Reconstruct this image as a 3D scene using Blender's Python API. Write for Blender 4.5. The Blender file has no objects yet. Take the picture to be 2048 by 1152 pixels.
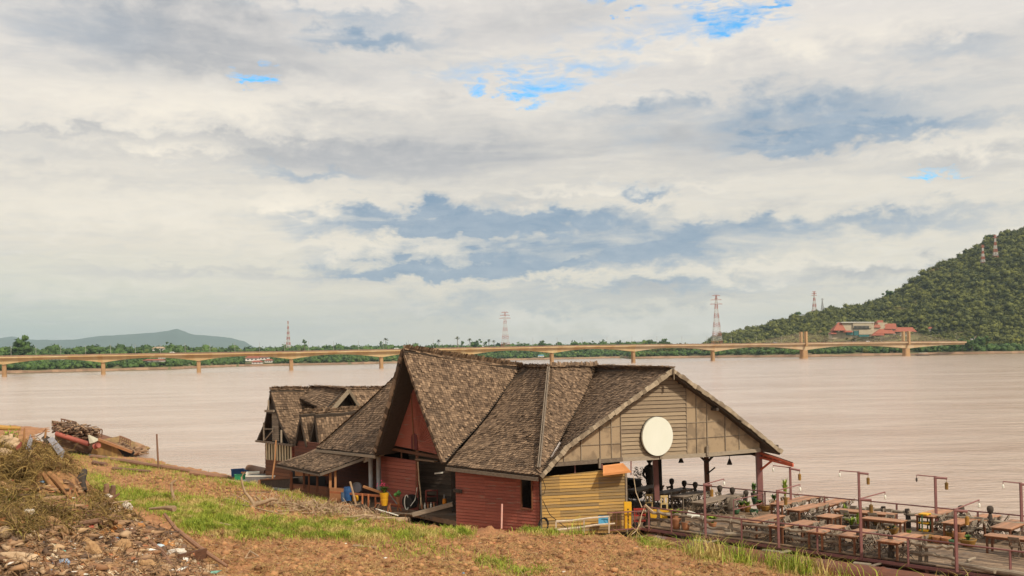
import bpy, math, random
import numpy as np
from mathutils import Vector, noise
random.seed(7); rng = np.random.default_rng(7)
C = bpy.context.scene.collection
scene = bpy.context.scene
R = math.radians
# ------------------------------------------------------------- camera
CAM_Z = 9.5; F = 2000.0; HZ = 710.0; ROLL = R(1.08)
cd = bpy.data.cameras.new('camera'); cam = bpy.data.objects.new('camera', cd); C.objects.link(cam)
cd.sensor_width = 36.0; cd.lens = 36.0*F/2048; cd.shift_y = (HZ-576)/2048; cd.clip_start = 0.5; cd.clip_end = 40000
cr, sr = math.cos(ROLL), math.sin(ROLL)
from mathutils import Matrix
cam.matrix_world = Matrix(((cr, sr, 0, 0), (0, 0, -1, 0), (-sr, cr, 0, CAM_Z), (0, 0, 0, 1)))
scene.camera = cam
scene.render.resolution_x = 1024; scene.render.resolution_y = 576
scene.view_settings.view_transform = 'Standard'; scene.view_settings.look = 'None'
scene.view_settings.exposure = 0.0; scene.view_settings.gamma = 1.0
# ------------------------------------------------------------- sun
SUN_EL = R(42); SUN_AZ = R(138)      # azimuth clockwise from +Y (view direction): behind, to the right
sdir = Vector((math.sin(SUN_AZ)*math.cos(SUN_EL), math.cos(SUN_AZ)*math.cos(SUN_EL), math.sin(SUN_EL)))
sl = bpy.data.lights.new('sun', 'SUN'); sl.energy = 3.9; sl.angle = R(4); sl.color = (1.0, 0.90, 0.74)
so = bpy.data.objects.new('sun', sl); C.objects.link(so); so.rotation_euler = sdir.to_track_quat('Z', 'Y').to_euler()
# ------------------------------------------------------------- pixel helpers (2048 x 1152 photograph pixels)
def ray(px, py):
    u = (px-1024)/F; v = (HZ-py)/F
    return Vector((cr*u+sr*v, 1.0, -sr*u+cr*v))
def atY(px, py, Y):
    d = ray(px, py); return Vector((d.x*Y, Y, CAM_Z+d.z*Y))
def atz(px, py, z):
    d = ray(px, py); return atY(px, py, (z-CAM_Z)/d.z)
def proj(p):
    X, Y, Z = p[0]/p[1], p[1], (p[2]-CAM_Z)/p[1]
    return 1024+F*(cr*X-sr*Z), HZ-F*(sr*X+cr*Z)
def hy(px): return HZ-(px-1024)*math.tan(ROLL)
# ------------------------------------------------------------- world: sky with clouds
world = bpy.data.worlds.new('World'); scene.world = world; world.use_nodes = True
nt = world.node_tree; nt.nodes.clear()
def N(t, **kw):
    n = nt.nodes.new(t)
    for k, v in kw.items(): setattr(n, k, v)
    return n
def L(a, b): nt.links.new(a, b)
def M(op, a, b=None, c=None, clamp=False):
    n = N('ShaderNodeMath', operation=op); n.use_clamp = clamp
    for i, x in enumerate((a, b, c)):
        if x is None: continue
        if isinstance(x, (int, float)): n.inputs[i].default_value = x
        else: L(x, n.inputs[i])
    return n.outputs[0]
def mixc(f, a, b):
    n = N('ShaderNodeMix', data_type='RGBA')
    if isinstance(f, (int, float)): n.inputs[0].default_value = f
    else: L(f, n.inputs[0])
    for i, x in ((6, a), (7, b)):
        if isinstance(x, tuple): n.inputs[i].default_value = (*x, 1)
        else: L(x, n.inputs[i])
    return n.outputs[2]
tc = N('ShaderNodeTexCoord'); sep = N('ShaderNodeSeparateXYZ'); L(tc.outputs['Generated'], sep.inputs[0])
sx, sy, sz = sep.outputs
az = M('ARCTAN2', sx, sy); el = M('ARCSINE', sz)
elp = M('MAXIMUM', el, 0.0)
# two noise fields: long streaks low over the horizon, billows above
q = M('DIVIDE', 1.0, M('ADD', elp, 0.16))
cv = N('ShaderNodeCombineXYZ'); L(M('MULTIPLY', az, 3.2), cv.inputs[0]); L(M('MULTIPLY', q, 3.0), cv.inputs[1]); cv.inputs[2].default_value = 3.3
def fbm(vec, scale, detail=7, rough=0.55, dist=0.4):
    n = N('ShaderNodeTexNoise', noise_dimensions='3D'); n.inputs['Scale'].default_value = scale
    n.inputs['Detail'].default_value = detail; n.inputs['Roughness'].default_value = rough; n.inputs['Distortion'].default_value = dist
    L(vec, n.inputs['Vector']); return n
n1 = fbm(cv.outputs[0], 1.5, 9, .56, .35)
cv2 = N('ShaderNodeCombineXYZ'); L(M('MULTIPLY', az, 9.0), cv2.inputs[0]); L(M('MULTIPLY', el, 34.0), cv2.inputs[1])
n2 = fbm(cv2.outputs[0], 1.0, 9, .58, .6)
cv3 = N('ShaderNodeCombineXYZ'); L(M('MULTIPLY', az, 22.0), cv3.inputs[0]); L(M('MULTIPLY', el, 40.0), cv3.inputs[1]); cv3.inputs[2].default_value = 8
n3 = fbm(cv3.outputs[0], 1.0, 8, .62, .2)
# warped position for cloud shapes
wa = M('ADD', az, M('MULTIPLY', M('SUBTRACT', n2.outputs[0], .5), .16))
we = M('ADD', el, M('MULTIPLY', M('SUBTRACT', n3.outputs[0], .5), .075))
P = N('ShaderNodeCombineXYZ'); L(wa, P.inputs[0]); L(we, P.inputs[1])
def pxae(px, py):
    d = ray(px, py).normalized(); return math.atan2(d.x, d.y), math.asin(d.z)
def blobs(lst):
    acc = None
    for (px, py, rx, ry, w) in lst:
        a, e = pxae(px, py)
        s = N('ShaderNodeVectorMath', operation='SUBTRACT'); L(P.outputs[0], s.inputs[0]); s.inputs[1].default_value = (a, e, 0)
        m = N('ShaderNodeVectorMath', operation='MULTIPLY'); L(s.outputs[0], m.inputs[0]); m.inputs[1].default_value = (2000/rx, 2000/ry, 0)
        l = N('ShaderNodeVectorMath', operation='LENGTH'); L(m.outputs[0], l.inputs[0])
        r = N('ShaderNodeMapRange', interpolation_type='SMOOTHSTEP'); L(l.outputs['Value'], r.inputs[0])
        r.inputs[1].default_value = 1.45; r.inputs[2].default_value = 0.0; r.inputs[3].default_value = 0; r.inputs[4].default_value = w
        acc = r.outputs[0] if acc is None else M('ADD', acc, r.outputs[0])
    return acc
grey = blobs([(330, 50, 330, 95, .75), (420, 100, 300, 70, .35), (700, 110, 260, 60, .25), (1050, 60, 330, 70, .38), (740, 235, 260, 34, .4),
              (1150, 290, 900, 75, .5), (600, 310, 500, 45, .4), (250, 268, 330, 12, .45), (150, 355, 420, 22, .35), (1750, 130, 480, 80, .35),
              (1350, 345, 700, 50, .25), (1960, 330, 140, 40, .4), (1600, 430, 380, 35, .3), (1000, 395, 200, 22, .3),
              (1750, 540, 250, 22, .6), (1300, 590, 330, 22, .45), (1480, 600, 160, 14, .3), (420, 545, 300, 12, .35), (640, 560, 200, 20, .25)])
blue = blobs([(880, 440, 320, 30, 1.0), (1060, 455, 340, 26, .6), (900, 540, 260, 20, .95), (1150, 510, 420, 30, .6), (1080, 528, 80, 8, .5), (1450, 470, 420, 26, .5),
              (1560, 235, 330, 50, .55), (1800, 255, 200, 22, .55), (1290, 385, 60, 18, .8), (740, 80, 130, 26, .7), (700, 30, 160, 20, .4), (1700, 440, 330, 20, .35),
              (1600, 290, 180, 18, .5), (1000, 610, 330, 30, .25), (640, 345, 120, 14, .35), (1900, 100, 120, 25, .3), (1330, 215, 160, 22, .3), (1300, 570, 300, 14, .4), (160, 60, 160, 60, .2)])
holes = blobs([(500, 146, 34, 9, 1.3), (960, 178, 55, 10, 1.0), (1060, 180, 90, 16, 1.0), (1010, 168, 50, 8, .9), (1090, 140, 200, 24, .45), (1250, 8, 60, 10, 1.2), (1430, 15, 70, 26, 1.1), (1470, 52, 70, 14, 1.1), (1540, 5, 40, 9, 1.2), (1330, 60, 200, 26, .3),
               (1870, 343, 60, 7, 1.0)])
lite = blobs([(380, 210, 420, 60, .8), (330, 290, 200, 22, 1.0), (560, 405, 70, 18, .9), (1180, 380, 360, 14, .8), (1600, 75, 330, 40, .6), (1930, 285, 200, 22, .6), (700, 495, 240, 16, .6), (1650, 530, 300, 14, .9),
              (350, 440, 420, 36, .3), (1050, 640, 80, 30, 1.6), (1200, 646, 130, 24, 1.5), (1380, 650, 150, 28, 1.4), (300, 560, 360, 40, .5), (250, 400, 420, 70, .5), (715, 682, 50, 10, .8), (820, 620, 60, 10, .6), (1560, 555, 90, 12, .7), (1100, 108, 400, 22, .4), (1500, 620, 90, 12, .5)])
# colours
base = mixc(M('MULTIPLY', M('SUBTRACT', 0.30, elp), 3.3, clamp=True), (0.82, 0.77, 0.72), (0.94, 0.85, 0.67))
left = M('MULTIPLY', M('MULTIPLY', M('SUBTRACT', -0.08, az), 2.6, clamp=True), M('MULTIPLY', M('SUBTRACT', 0.11, el), 12, clamp=True), clamp=True)
base = mixc(M('MULTIPLY', left, .85), base, (0.62, 0.69, 0.58))
fine = M('MULTIPLY', M('SUBTRACT', n1.outputs[0], .5), 2.2)
base = mixc(M('MULTIPLY', M('SUBTRACT', n1.outputs[0], .50), 1.7, clamp=True), base, (0.60, 0.60, 0.60))
base = mixc(M('MULTIPLY', M('SUBTRACT', n2.outputs[0], .56), 4.0, clamp=True), base, (0.82, 0.78, 0.71))
def soft(x, n, g=1.25):
    w_ = M('ADD', M('MULTIPLY', M('SUBTRACT', n.outputs[0], .5), 2.8), .80, clamp=True)
    f_ = M('ADD', M('MULTIPLY', M('SUBTRACT', n4.outputs[0], .5), 1.1), 1.0)
    return M('MULTIPLY', M('MULTIPLY', x, g), M('MULTIPLY', w_, f_), clamp=True)
cv4 = N('ShaderNodeCombineXYZ'); L(M('MULTIPLY', az, 26.0), cv4.inputs[0]); L(M('MULTIPLY', el, 120.0), cv4.inputs[1]); cv4.inputs[2].default_value = 15
n4 = fbm(cv4.outputs[0], 1.0, 6, .6, 1.2)
base = mixc(M('MULTIPLY', M('SUBTRACT', n4.outputs[0], .5), 1.1, clamp=True), base, (0.66, 0.665, 0.66))
base = mixc(M('MULTIPLY', M('SUBTRACT', .47, n4.outputs[0]), 1.6, clamp=True), base, (0.97, 0.92, 0.83))
tex = M('ADD', M('MULTIPLY', M('SUBTRACT', n3.outputs[0], .5), 1.8), M('ADD', M('MULTIPLY', M('SUBTRACT', n4.outputs[0], .5), 1.2), .5), clamp=True)
base = mixc(M('MULTIPLY', soft(grey, n1, 1.5), .9), base, mixc(tex, (0.36, 0.385, 0.43), (0.60, 0.585, 0.58)))
base = mixc(M('MULTIPLY', soft(blue, n2, 2.1), .95), base, mixc(tex, (0.20, 0.32, 0.47), (0.42, 0.50, 0.59)))
base = mixc(M('MULTIPLY', lite, M('MULTIPLY', M('SUBTRACT', n3.outputs[0], .25), 2.2), clamp=True), base, (1.08, 0.98, 0.82))
sky = N('ShaderNodeTexSky', sky_type='NISHITA'); sky.sun_disc = False; sky.sun_elevation = SUN_EL; sky.sun_rotation = SUN_AZ
skm = N('ShaderNodeVectorMath', operation='MULTIPLY'); L(sky.outputs[0], skm.inputs[0]); skm.inputs[1].default_value = (0.07, 0.19, 0.24)
hf = M('MULTIPLY', M('MULTIPLY', M('SUBTRACT', M('ADD', M('MULTIPLY', n3.outputs[0], 1.3), M('MULTIPLY', n4.outputs[0], .9)), .93), 2.8, clamp=True), M('MULTIPLY', holes, 1.5, clamp=True), clamp=True)
col = mixc(hf, base, skm.outputs[0])
# below the horizon: dull
col = mixc(M('MULTIPLY', M('SUBTRACT', -0.01, el), 60, clamp=True), col, (0.40, 0.36, 0.30))
bg = N('ShaderNodeBackground'); L(col, bg.inputs[0]); bg.inputs[1].default_value = 1.0
wo = N('ShaderNodeOutputWorld'); L(bg.outputs[0], wo.inputs[0])
world.cycles.sampling_method = 'MANUAL'; world.cycles.sample_map_resolution = 512
# ------------------------------------------------------------- mesh builder
class MB:
    def __init__(s): s.v = []; s.f = []; s.t = []
    def add(s, vs, fs, t=None):
        n = len(s.v); s.v += [tuple(x) for x in vs]
        t = random.random() if t is None else t
        for f in fs: s.f.append(tuple(i+n for i in f)); s.t.append(t)
    def hexa(s, c, t=None):   # 8 corners: bottom 4, top 4 (same winding)
        s.add(c, [(3, 2, 1, 0), (4, 5, 6, 7), (0, 1, 5, 4), (1, 2, 6, 5), (2, 3, 7, 6), (3, 0, 4, 7)], t)
    def box(s, c, e, rz=0.0, t=None):   # centre, full extents
        x, y, z = e[0]/2, e[1]/2, e[2]/2; a, b = math.cos(rz), math.sin(rz); out = []
        for dz in (-z, z):
            for dx, dy in ((-x, -y), (x, -y), (x, y), (-x, y)): out.append((c[0]+a*dx-b*dy, c[1]+b*dx+a*dy, c[2]+dz))
        s.hexa(out, t)
    def beam(s, a, b, w, h, t=None, up=(0, 0, 1)):
        a, b = Vector(a), Vector(b); d = (b-a)
        if d.length < 1e-6: return
        d.normalize(); u = Vector(up)
        if abs(d.dot(u)) > .98: u = Vector((1, 0, 0))
        x = d.cross(u).normalized()*w/2; y = x.cross(d).normalized()*h/2
        s.hexa([a-x-y, a+x-y, a+x+y, a-x+y, b-x-y, b+x-y, b+x+y, b-x+y], t)
    def slab(s, pts, n, th, t=None):   # polygon pts extruded by th against direction n
        n = Vector(n).normalized()*th; k = len(pts); pts = [Vector(p) for p in pts]
        vs = pts+[p-n for p in pts]
        fs = [tuple(range(k)), tuple(range(2*k-1, k-1, -1))]+[(i, i+k, (i+1) % k+k, (i+1) % k) for i in range(k)]
        s.add(vs, fs, t)
    def tube(s, pts, r, n=6, t=None, cap=True):
        pts = [Vector(p) for p in pts]; k = len(pts)
        if not hasattr(r, '__len__'): r = [r]*k
        vs = []; ref = Vector((.13, .21, .97))
        for i, p in enumerate(pts):
            d = (pts[min(i+1, k-1)]-pts[max(i-1, 0)]).normalized()
            if abs(d.dot(ref)) > .97: rf = Vector((1, 0, 0))
            else: rf = ref
            x = d.cross(rf).normalized(); y = d.cross(x)
            for j in range(n):
                a = 2*math.pi*j/n; vs.append(p+x*(math.cos(a)*r[i])+y*(math.sin(a)*r[i]))
        fs = [(i*n+j, i*n+(j+1) % n, (i+1)*n+(j+1) % n, (i+1)*n+j) for i in range(k-1) for j in range(n)]
        if cap: fs += [tuple(range(n)), tuple(range(k*n-1, (k-1)*n-1, -1))]
        s.add(vs, fs, t)
    def lathe(s, prof, c=(0, 0, 0), n=14, t=None):  # prof: (r, z)
        vs = []
        for r, z in prof:
            for j in range(n):
                a = 2*math.pi*j/n; vs.append((c[0]+r*math.cos(a), c[1]+r*math.sin(a), c[2]+z))
        k = len(prof)
        fs = [(i*n+j, i*n+(j+1) % n, (i+1)*n+(j+1) % n, (i+1)*n+j) for i in range(k-1) for j in range(n)]
        fs += [tuple(range(n-1, -1, -1)), tuple(range((k-1)*n, k*n))]
        s.add(vs, fs, t)
    def build(s, name, m, parent=None, smooth=False, loc=None, label=None):
        o = Vector((0, 0, 0))
        if parent is not None and loc is None: o = Vector(parent.get('_o', (0, 0, 0)))
        elif loc is not None: o = Vector(loc)
        me = bpy.data.meshes.new(name)
        me.from_pydata([(x[0]-o[0], x[1]-o[1], x[2]-o[2]) for x in s.v], [], s.f)
        at = me.attributes.new('tone', 'FLOAT', 'FACE'); at.data.foreach_set('value', s.t)
        if smooth: me.polygons.foreach_set('use_smooth', [True]*len(me.polygons))
        me.materials.append(m)
        ob = bpy.data.objects.new(name, me); C.objects.link(ob)
        if parent is not None: ob.parent = parent
        else: ob.location = o
        if label: ob['label'] = label
        return ob
def npmesh(name, V, Fq, tone, m, parent=None, smooth=False):   # fast arrays; Fq (n,k)
    me = bpy.data.meshes.new(name); n, k = Fq.shape
    me.vertices.add(len(V)); me.vertices.foreach_set('co', np.asarray(V, np.float32).ravel())
    me.loops.add(n*k); me.loops.foreach_set('vertex_index', Fq.astype(np.int32).ravel())
    me.polygons.add(n); me.polygons.foreach_set('loop_start', np.arange(0, n*k, k, dtype=np.int32))
    me.polygons.foreach_set('loop_total', np.full(n, k, np.int32))
    me.update(calc_edges=True)
    at = me.attributes.new('tone', 'FLOAT', 'FACE'); at.data.foreach_set('value', np.asarray(tone, np.float32))
    if smooth: me.polygons.foreach_set('use_smooth', [True]*n)
    me.materials.append(m); ob = bpy.data.objects.new(name, me); C.objects.link(ob)
    if parent is not None: ob.parent = parent
    return ob
def tag(o, label=None, cat=None, group=None, kind=None):
    if label: o['label'] = label
    if cat: o['category'] = cat
    if group: o['group'] = group
    if kind: o['kind'] = kind
    return o
def thing(name, loc, label, cat, group=None, rz=0.0):
    o = bpy.data.objects.new(name, None); C.objects.link(o); o.location = loc; o.rotation_euler = (0, 0, rz)
    o.empty_display_size = .2
    tag(o, label, cat, group)
    if rz == 0: o['_o'] = tuple(loc)
    return o
def dup(o, loc, rz=None, label=None, group=None):
    c = o.copy(); C.objects.link(c); c.location = loc
    if rz is not None: c.rotation_euler = (0, 0, rz)
    if label: c['label'] = label
    if group: c['group'] = group
    for ch in list(o.children):
        d = ch.copy(); C.objects.link(d); d.parent = c
        for g in list(ch.children):
            e = g.copy(); C.objects.link(e); e.parent = d
    return c
# ------------------------------------------------------------- materials
MATS = {}
def mat(name, c1, c2=None, rough=.8, scale=3.0, vec=(1, 1, 1), amt=.6, tone=.8, bump=0.0, bscale=None, metal=0.0, spec=.3, detail=6, c3=None, c3at=.62, c3scale=1.0, trans=0):
    if name in MATS: return MATS[name]
    m = bpy.data.materials.new(name); m.use_nodes = True; t = m.node_tree; b = t.nodes['Principled BSDF']
    c2 = c2 or tuple(x*.6 for x in c1)
    co = t.nodes.new('ShaderNodeTexCoord'); mp = t.nodes.new('ShaderNodeMapping'); mp.inputs['Scale'].default_value = vec
    t.links.new(co.outputs['Object'], mp.inputs[0])
    n = t.nodes.new('ShaderNodeTexNoise'); n.inputs['Scale'].default_value = scale; n.inputs['Detail'].default_value = detail; n.inputs['Roughness'].default_value = .62
    t.links.new(mp.outputs[0], n.inputs['Vector'])
    at = t.nodes.new('ShaderNodeAttribute'); at.attribute_name = 'tone'
    def mm(op, a, b_, cl=False):
        k = t.nodes.new('ShaderNodeMath'); k.operation = op; k.use_clamp = cl
        for i, x in enumerate((a, b_)):
            if isinstance(x, (int, float)): k.inputs[i].default_value = x
            else: t.links.new(x, k.inputs[i])
        return k.outputs[0]
    f = mm('ADD', mm('MULTIPLY', mm('SUBTRACT', n.outputs[0], .5), amt*3), mm('ADD', mm('MULTIPLY', mm('SUBTRACT', at.outputs['Fac'], .5), tone), .5), True)
    mx = t.nodes.new('ShaderNodeMix'); mx.data_type = 'RGBA'; t.links.new(f, mx.inputs[0]); mx.inputs[6].default_value = (*c2, 1); mx.inputs[7].default_value = (*c1, 1)
    out = mx.outputs[2]
    if c3:
        n2 = t.nodes.new('ShaderNodeTexNoise'); n2.inputs['Scale'].default_value = c3scale; n2.inputs['Detail'].default_value = 5
        t.links.new(mp.outputs[0], n2.inputs['Vector'])
        g = mm('MULTIPLY', mm('SUBTRACT', n2.outputs[0], c3at), 9, True)
        m2 = t.nodes.new('ShaderNodeMix'); m2.data_type = 'RGBA'; t.links.new(g, m2.inputs[0]); t.links.new(out, m2.inputs[6]); m2.inputs[7].default_value = (*c3, 1); out = m2.outputs[2]
    t.links.new(out, b.inputs['Base Color'])
    b.inputs['Roughness'].default_value = rough; b.inputs['Metallic'].default_value = metal; b.inputs['Specular IOR Level'].default_value = spec
    if bump:
        bp = t.nodes.new('ShaderNodeBump'); bp.inputs['Strength'].default_value = 1; bp.inputs['Distance'].default_value = bump
        if bscale:
            nb = t.nodes.new('ShaderNodeTexNoise'); nb.inputs['Scale'].default_value = bscale; nb.inputs['Detail'].default_value = 5; t.links.new(mp.outputs[0], nb.inputs['Vector']); t.links.new(nb.outputs[0], bp.inputs['Height'])
        else: t.links.new(n.outputs[0], bp.inputs['Height'])
        t.links.new(bp.outputs[0], b.inputs['Normal'])
    MATS[name] = m; return m
shingle_m = mat('weathered_shingle', (.30, .20, .125), (.045, .027, .017), scale=9, amt=.2, tone=.95, rough=.85, c3=(.07, .05, .035), c3at=.62, c3scale=.55)
under_m = mat('roof_underside', (.10, .075, .055), (.04, .03, .022), scale=6, vec=(1, 1, 6))
red_m = mat('red_painted_board', (.36, .11, .072), (.21, .06, .042), scale=2.2, vec=(1, 1, 9), amt=.35, tone=.6, rough=.75, bump=.004, c3=(.25, .14, .10), c3at=.60, c3scale=1.1)
yel_m = mat('yellow_painted_board', (.50, .30, .085), (.22, .15, .07), scale=1.2, vec=(.6, .6, 9), amt=.7, tone=1.1, rough=.75, bump=.004, c3=(.23, .18, .13), c3at=.6, c3scale=1.0)
greyw_m = mat('weathered_wood', (.33, .27, .20), (.13, .10, .075), scale=6, vec=(1, 1, 3), amt=.5, tone=.9, rough=.85, bump=.004)
darkw_m = mat('dark_old_wood', (.085, .065, .05), (.03, .023, .018), scale=7, amt=.5, rough=.85)
tan_m = mat('tan_clapboard', (.34, .26, .17), (.19, .14, .095), scale=3, vec=(1, 1, 8), amt=.4, tone=.7, rough=.8)
bambo_m = mat('woven_bamboo', (.42, .315, .20), (.26, .19, .12), scale=40, vec=(1, 1, 1), amt=.4, tone=.5, rough=.8, c3=(.23, .17, .11), c3at=.5, c3scale=1.6)
ochre_m = mat('ochre_varnished_wood', (.47, .23, .10), (.27, .13, .06), scale=4, amt=.4, tone=.8, rough=.6)
brownw_m = mat('brown_wood', (.21, .085, .04), (.10, .045, .025), scale=5, vec=(1, 1, 5), amt=.4, rough=.75)
pink_m = mat('faded_red_steel', (.27, .12, .11), (.15, .065, .06), scale=8, amt=.4, tone=.5, rough=.55, c3=(.2, .09, .05), c3at=.62, c3scale=4)
rust_m = mat('rusty_pipe', (.22, .085, .05), (.12, .06, .045), scale=2.5, amt=.5, tone=.6, rough=.6, c3=(.17, .15, .16), c3at=.55, c3scale=.7)
deck_m = mat('deck_planks', (.34, .235, .15), (.09, .06, .042), scale=3, amt=.5, tone=.9, rough=.7, bump=.003, c3=(.2, .17, .15), c3at=.6, c3scale=.5)
white_m = mat('dirty_white_paint', (.86, .86, .78), (.70, .69, .58), scale=2, amt=.3, tone=.3, rough=.6)
black_m = mat('black_interior', (.02, .017, .015), (.01, .009, .008))  # near-black: interior shade put into the colour, and plain black parts
orange_m = mat('orange_sheet', (.62, .28, .10), (.45, .17, .06), scale=3, amt=.3, tone=.3, rough=.6)
blue_m = mat('blue_plastic', (.025, .10, .25), (.015, .05, .15), rough=.5)
green_m = mat('green_plastic', (.03, .28, .12), (.02, .14, .07), rough=.5)
yellow_m = mat('yellow_paint', (.78, .44, .02), (.55, .28, .02), rough=.5, tone=.3)
clay_m = mat('clay_pot', (.45, .21, .10), (.28, .12, .06), rough=.7)
glaze_m = mat('glazed_pot', (.34, .18, .04), (.12, .075, .025), rough=.4)
gpot_m = mat('green_glazed_pot', (.06, .15, .07), (.03, .06, .03), rough=.35)
steel_m = mat('grey_steel', (.27, .27, .26), (.15, .15, .145), rough=.5, metal=.2)
leaf_m = mat('leaf_green', (.10, .19, .03), (.03, .07, .015), scale=9, tone=1.2, rough=.6)
yleaf_m = mat('bright_leaf', (.30, .38, .04), (.13, .2, .03), scale=9, tone=1.1, rough=.6)
straw_m = mat('dry_straw', (.50, .38, .17), (.16, .11, .045), scale=3, tone=1.4, amt=.3, rough=.9)
drift_m = mat('driftwood', (.52, .38, .24), (.26, .17, .10), scale=6, amt=.5, tone=.8, rough=.85, bump=.006)
log_m = mat('wet_log', (.28, .15, .09), (.13, .075, .05), scale=5, amt=.5, tone=.8, rough=.8, bump=.01)
cable_m = mat('black_cable', (.03, .028, .026), rough=.6)
sack_m = mat('dirty_sack', (.68, .55, .38), (.38, .27, .16), scale=5, amt=.6, tone=.5, rough=.85, bump=.02)
slate_m = mat('grey_sheet', (.26, .25, .27), (.17, .165, .18), scale=6)
# ============================================================= river, terrain, far bank
def interp(x, pts):
    xs = [p[0] for p in pts]; ys = [p[1] for p in pts]; return float(np.interp(x, xs, ys))
# water
wm = bpy.data.materials.new('river_water'); wm.use_nodes = True; t = wm.node_tree; b = t.nodes['Principled BSDF']
def wn(tp, **kw):
    n = t.nodes.new(tp)
    for k, v in kw.items(): n.inputs[k].default_value = v
    return n
co = wn('ShaderNodeTexCoord'); mp = wn('ShaderNodeMapping'); mp.inputs['Scale'].default_value = (.02, .055, 1); mp.inputs['Rotation'].default_value = (0, 0, R(-8)); t.links.new(co.outputs['Object'], mp.inputs[0])
na = wn('ShaderNodeTexNoise', Scale=1.0, Detail=8, Roughness=.65); t.links.new(mp.outputs[0], na.inputs['Vector'])
rp = t.nodes.new('ShaderNodeValToRGB'); rp.color_ramp.elements[0].position = .36; rp.color_ramp.elements[0].color = (.42, .29, .215, 1); rp.color_ramp.elements[1].position = .66; rp.color_ramp.elements[1].color = (.58, .455, .37, 1)
t.links.new(na.outputs[0], rp.inputs[0]); t.links.new(rp.outputs[0], b.inputs['Base Color'])
b.inputs['Roughness'].default_value = .16; b.inputs['IOR'].default_value = 1.333
mq = wn('ShaderNodeMapping'); mq.inputs['Scale'].default_value = (.6, 1.5, 1); mq.inputs['Rotation'].default_value = (0, 0, R(-6)); t.links.new(co.outputs['Object'], mq.inputs[0])
nb = wn('ShaderNodeTexNoise', Scale=1.0, Detail=5, Roughness=.6, Distortion=.5); t.links.new(mq.outputs[0], nb.inputs['Vector'])
mr = wn('ShaderNodeMapping'); mr.inputs['Scale'].default_value = (.10, .26, 1); mr.inputs['Rotation'].default_value = (0, 0, R(5)); t.links.new(co.outputs['Object'], mr.inputs[0])
nc = wn('ShaderNodeTexNoise', Scale=1.0, Detail=4, Roughness=.6); t.links.new(mr.outputs[0], nc.inputs['Vector'])
b1 = wn('ShaderNodeBump', Strength=1.0, Distance=.19); t.links.new(nb.outputs[0], b1.inputs['Height'])
b2 = wn('ShaderNodeBump', Strength=1.0, Distance=.34); t.links.new(nc.outputs[0], b2.inputs['Height']); t.links.new(b1.outputs[0], b2.inputs['Normal'])
t.links.new(b2.outputs[0], b.inputs['Normal'])
w = MB(); w.add([(-9500, -500, 0), (9500, -500, 0), (9500, 17400, 0), (-9500, 17400, 0)], [(0, 1, 2, 3)]); ob = w.build('river', wm); tag(ob, kind='structure')
# ---- near bank terrain from control points
ctl = []
for px, py, z in [(290, 914, 0), (400, 937, 0), (480, 953, 0.05), (545, 975, .4), (630, 990, .75), (690, 1006, .9), (760, 1026, 1.0), (905, 1050, 1.2), (1000, 1055, 1.2), (1080, 1060, 1.2), (1160, 1064, 1.15), (1250, 1066, 1.1), (1350, 1092, .85), (1500, 1116, .8), (1640, 1142, .8), (1760, 1172, .7),
                  (700, 1152, 2.3), (1000, 1152, 2.1), (1300, 1152, 1.7), (430, 1152, 2.6), (1500, 1170, 1.4), (430, 1050, 1.9), (600, 1060, 1.6), (300, 1000, 1.6), (850, 1095, 1.55), (1100, 1100, 1.45), (200, 925, .75), (120, 900, .6), (40, 880, .7), (250, 893, .35), (-100, 870, .7), (180, 960, 1.2), (0, 1000, 2.4)]:
    p = atz(px, py, z); ctl.append((p.x, p.y, z))
for px, py in [(290, 914), (400, 937), (480, 953)]:
    p = atz(px, py, 0)
    for dd, z in ((4, -.8), (14, -2)): ctl.append((p.x+.75*dd, p.y+.66*dd, z))
ctl += [(-6.2, 60.5, -.5), (-3, 55.5, -.5), (1, 52.5, -.5), (5, 51.5, -.5), (9, 49, -.6), (12, 45.5, -.6), (15.5, 42, -.6), (18.5, 39, -.6), (-12, 67, -.6), (-16.5, 72, -.6), (0, 62, -1.5), (10, 55, -1.5), (18, 48, -1.5), (-10, 76, -1.5), (24, 38, -1.2), (30, 26, -.8), (22, 33, -.3), (19, 33, .8), (15, 36, .8), (24, 22, 1.8),
        (-58, 146, -.5), (-48, 118, -.8), (-42, 108, -.5), (0, 22, 3.6), (-15, 22, 3.8), (12, 22, 3.2), (0, 8, 7), (-18, 8, 7), (16, 8, 6), (-40, 30, 3), (-60, 60, 2.2), (-80, 100, 1.5), (-90, 150, .5), (-30, 50, 2), (-75, 165, -.5), (40, 8, 5), (45, 20, 1)]
cx = np.array(ctl)
def U(r2): return np.where(r2 > 1e-9, r2*np.log(r2+1e-12), 0)
n_ = len(cx); D2 = ((cx[:, None, :2]-cx[None, :, :2])**2).sum(-1)
A = np.zeros((n_+3, n_+3)); A[:n_, :n_] = U(D2)+np.eye(n_)*2.0; A[:n_, n_] = 1; A[:n_, n_+1:] = cx[:, :2]; A[n_:, :n_] = A[:n_, n_:].T
W = np.linalg.solve(A, np.concatenate([cx[:, 2], np.zeros(3)]))
def gz_base(X, Y):
    X = np.asarray(X, float); Y = np.asarray(Y, float); out = W[n_]+W[n_+1]*X+W[n_+2]*Y
    for i in range(n_): out = out+W[i]*U((X-cx[i, 0])**2+(Y-cx[i, 1])**2)
    return np.clip(out, -3, 9)
cols = np.arange(-500, 2500, 7.0); rows = np.geomspace(7, 190, 330)
PX, YY = np.meshgrid(cols, rows); XX = (PX-1024)/F*YY; ZZ = gz_base(XX, YY)
nz = np.array([noise.fractal(Vector((x*.55, y*.55, 0)), 1.0, 2.0, 3)*.16+noise.turbulence(Vector((x*1.9, y*1.9, 3)), 4, False)*.20-.16 for x, y in zip(XX.ravel(), YY.ravel())]).reshape(XX.shape)
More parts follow.
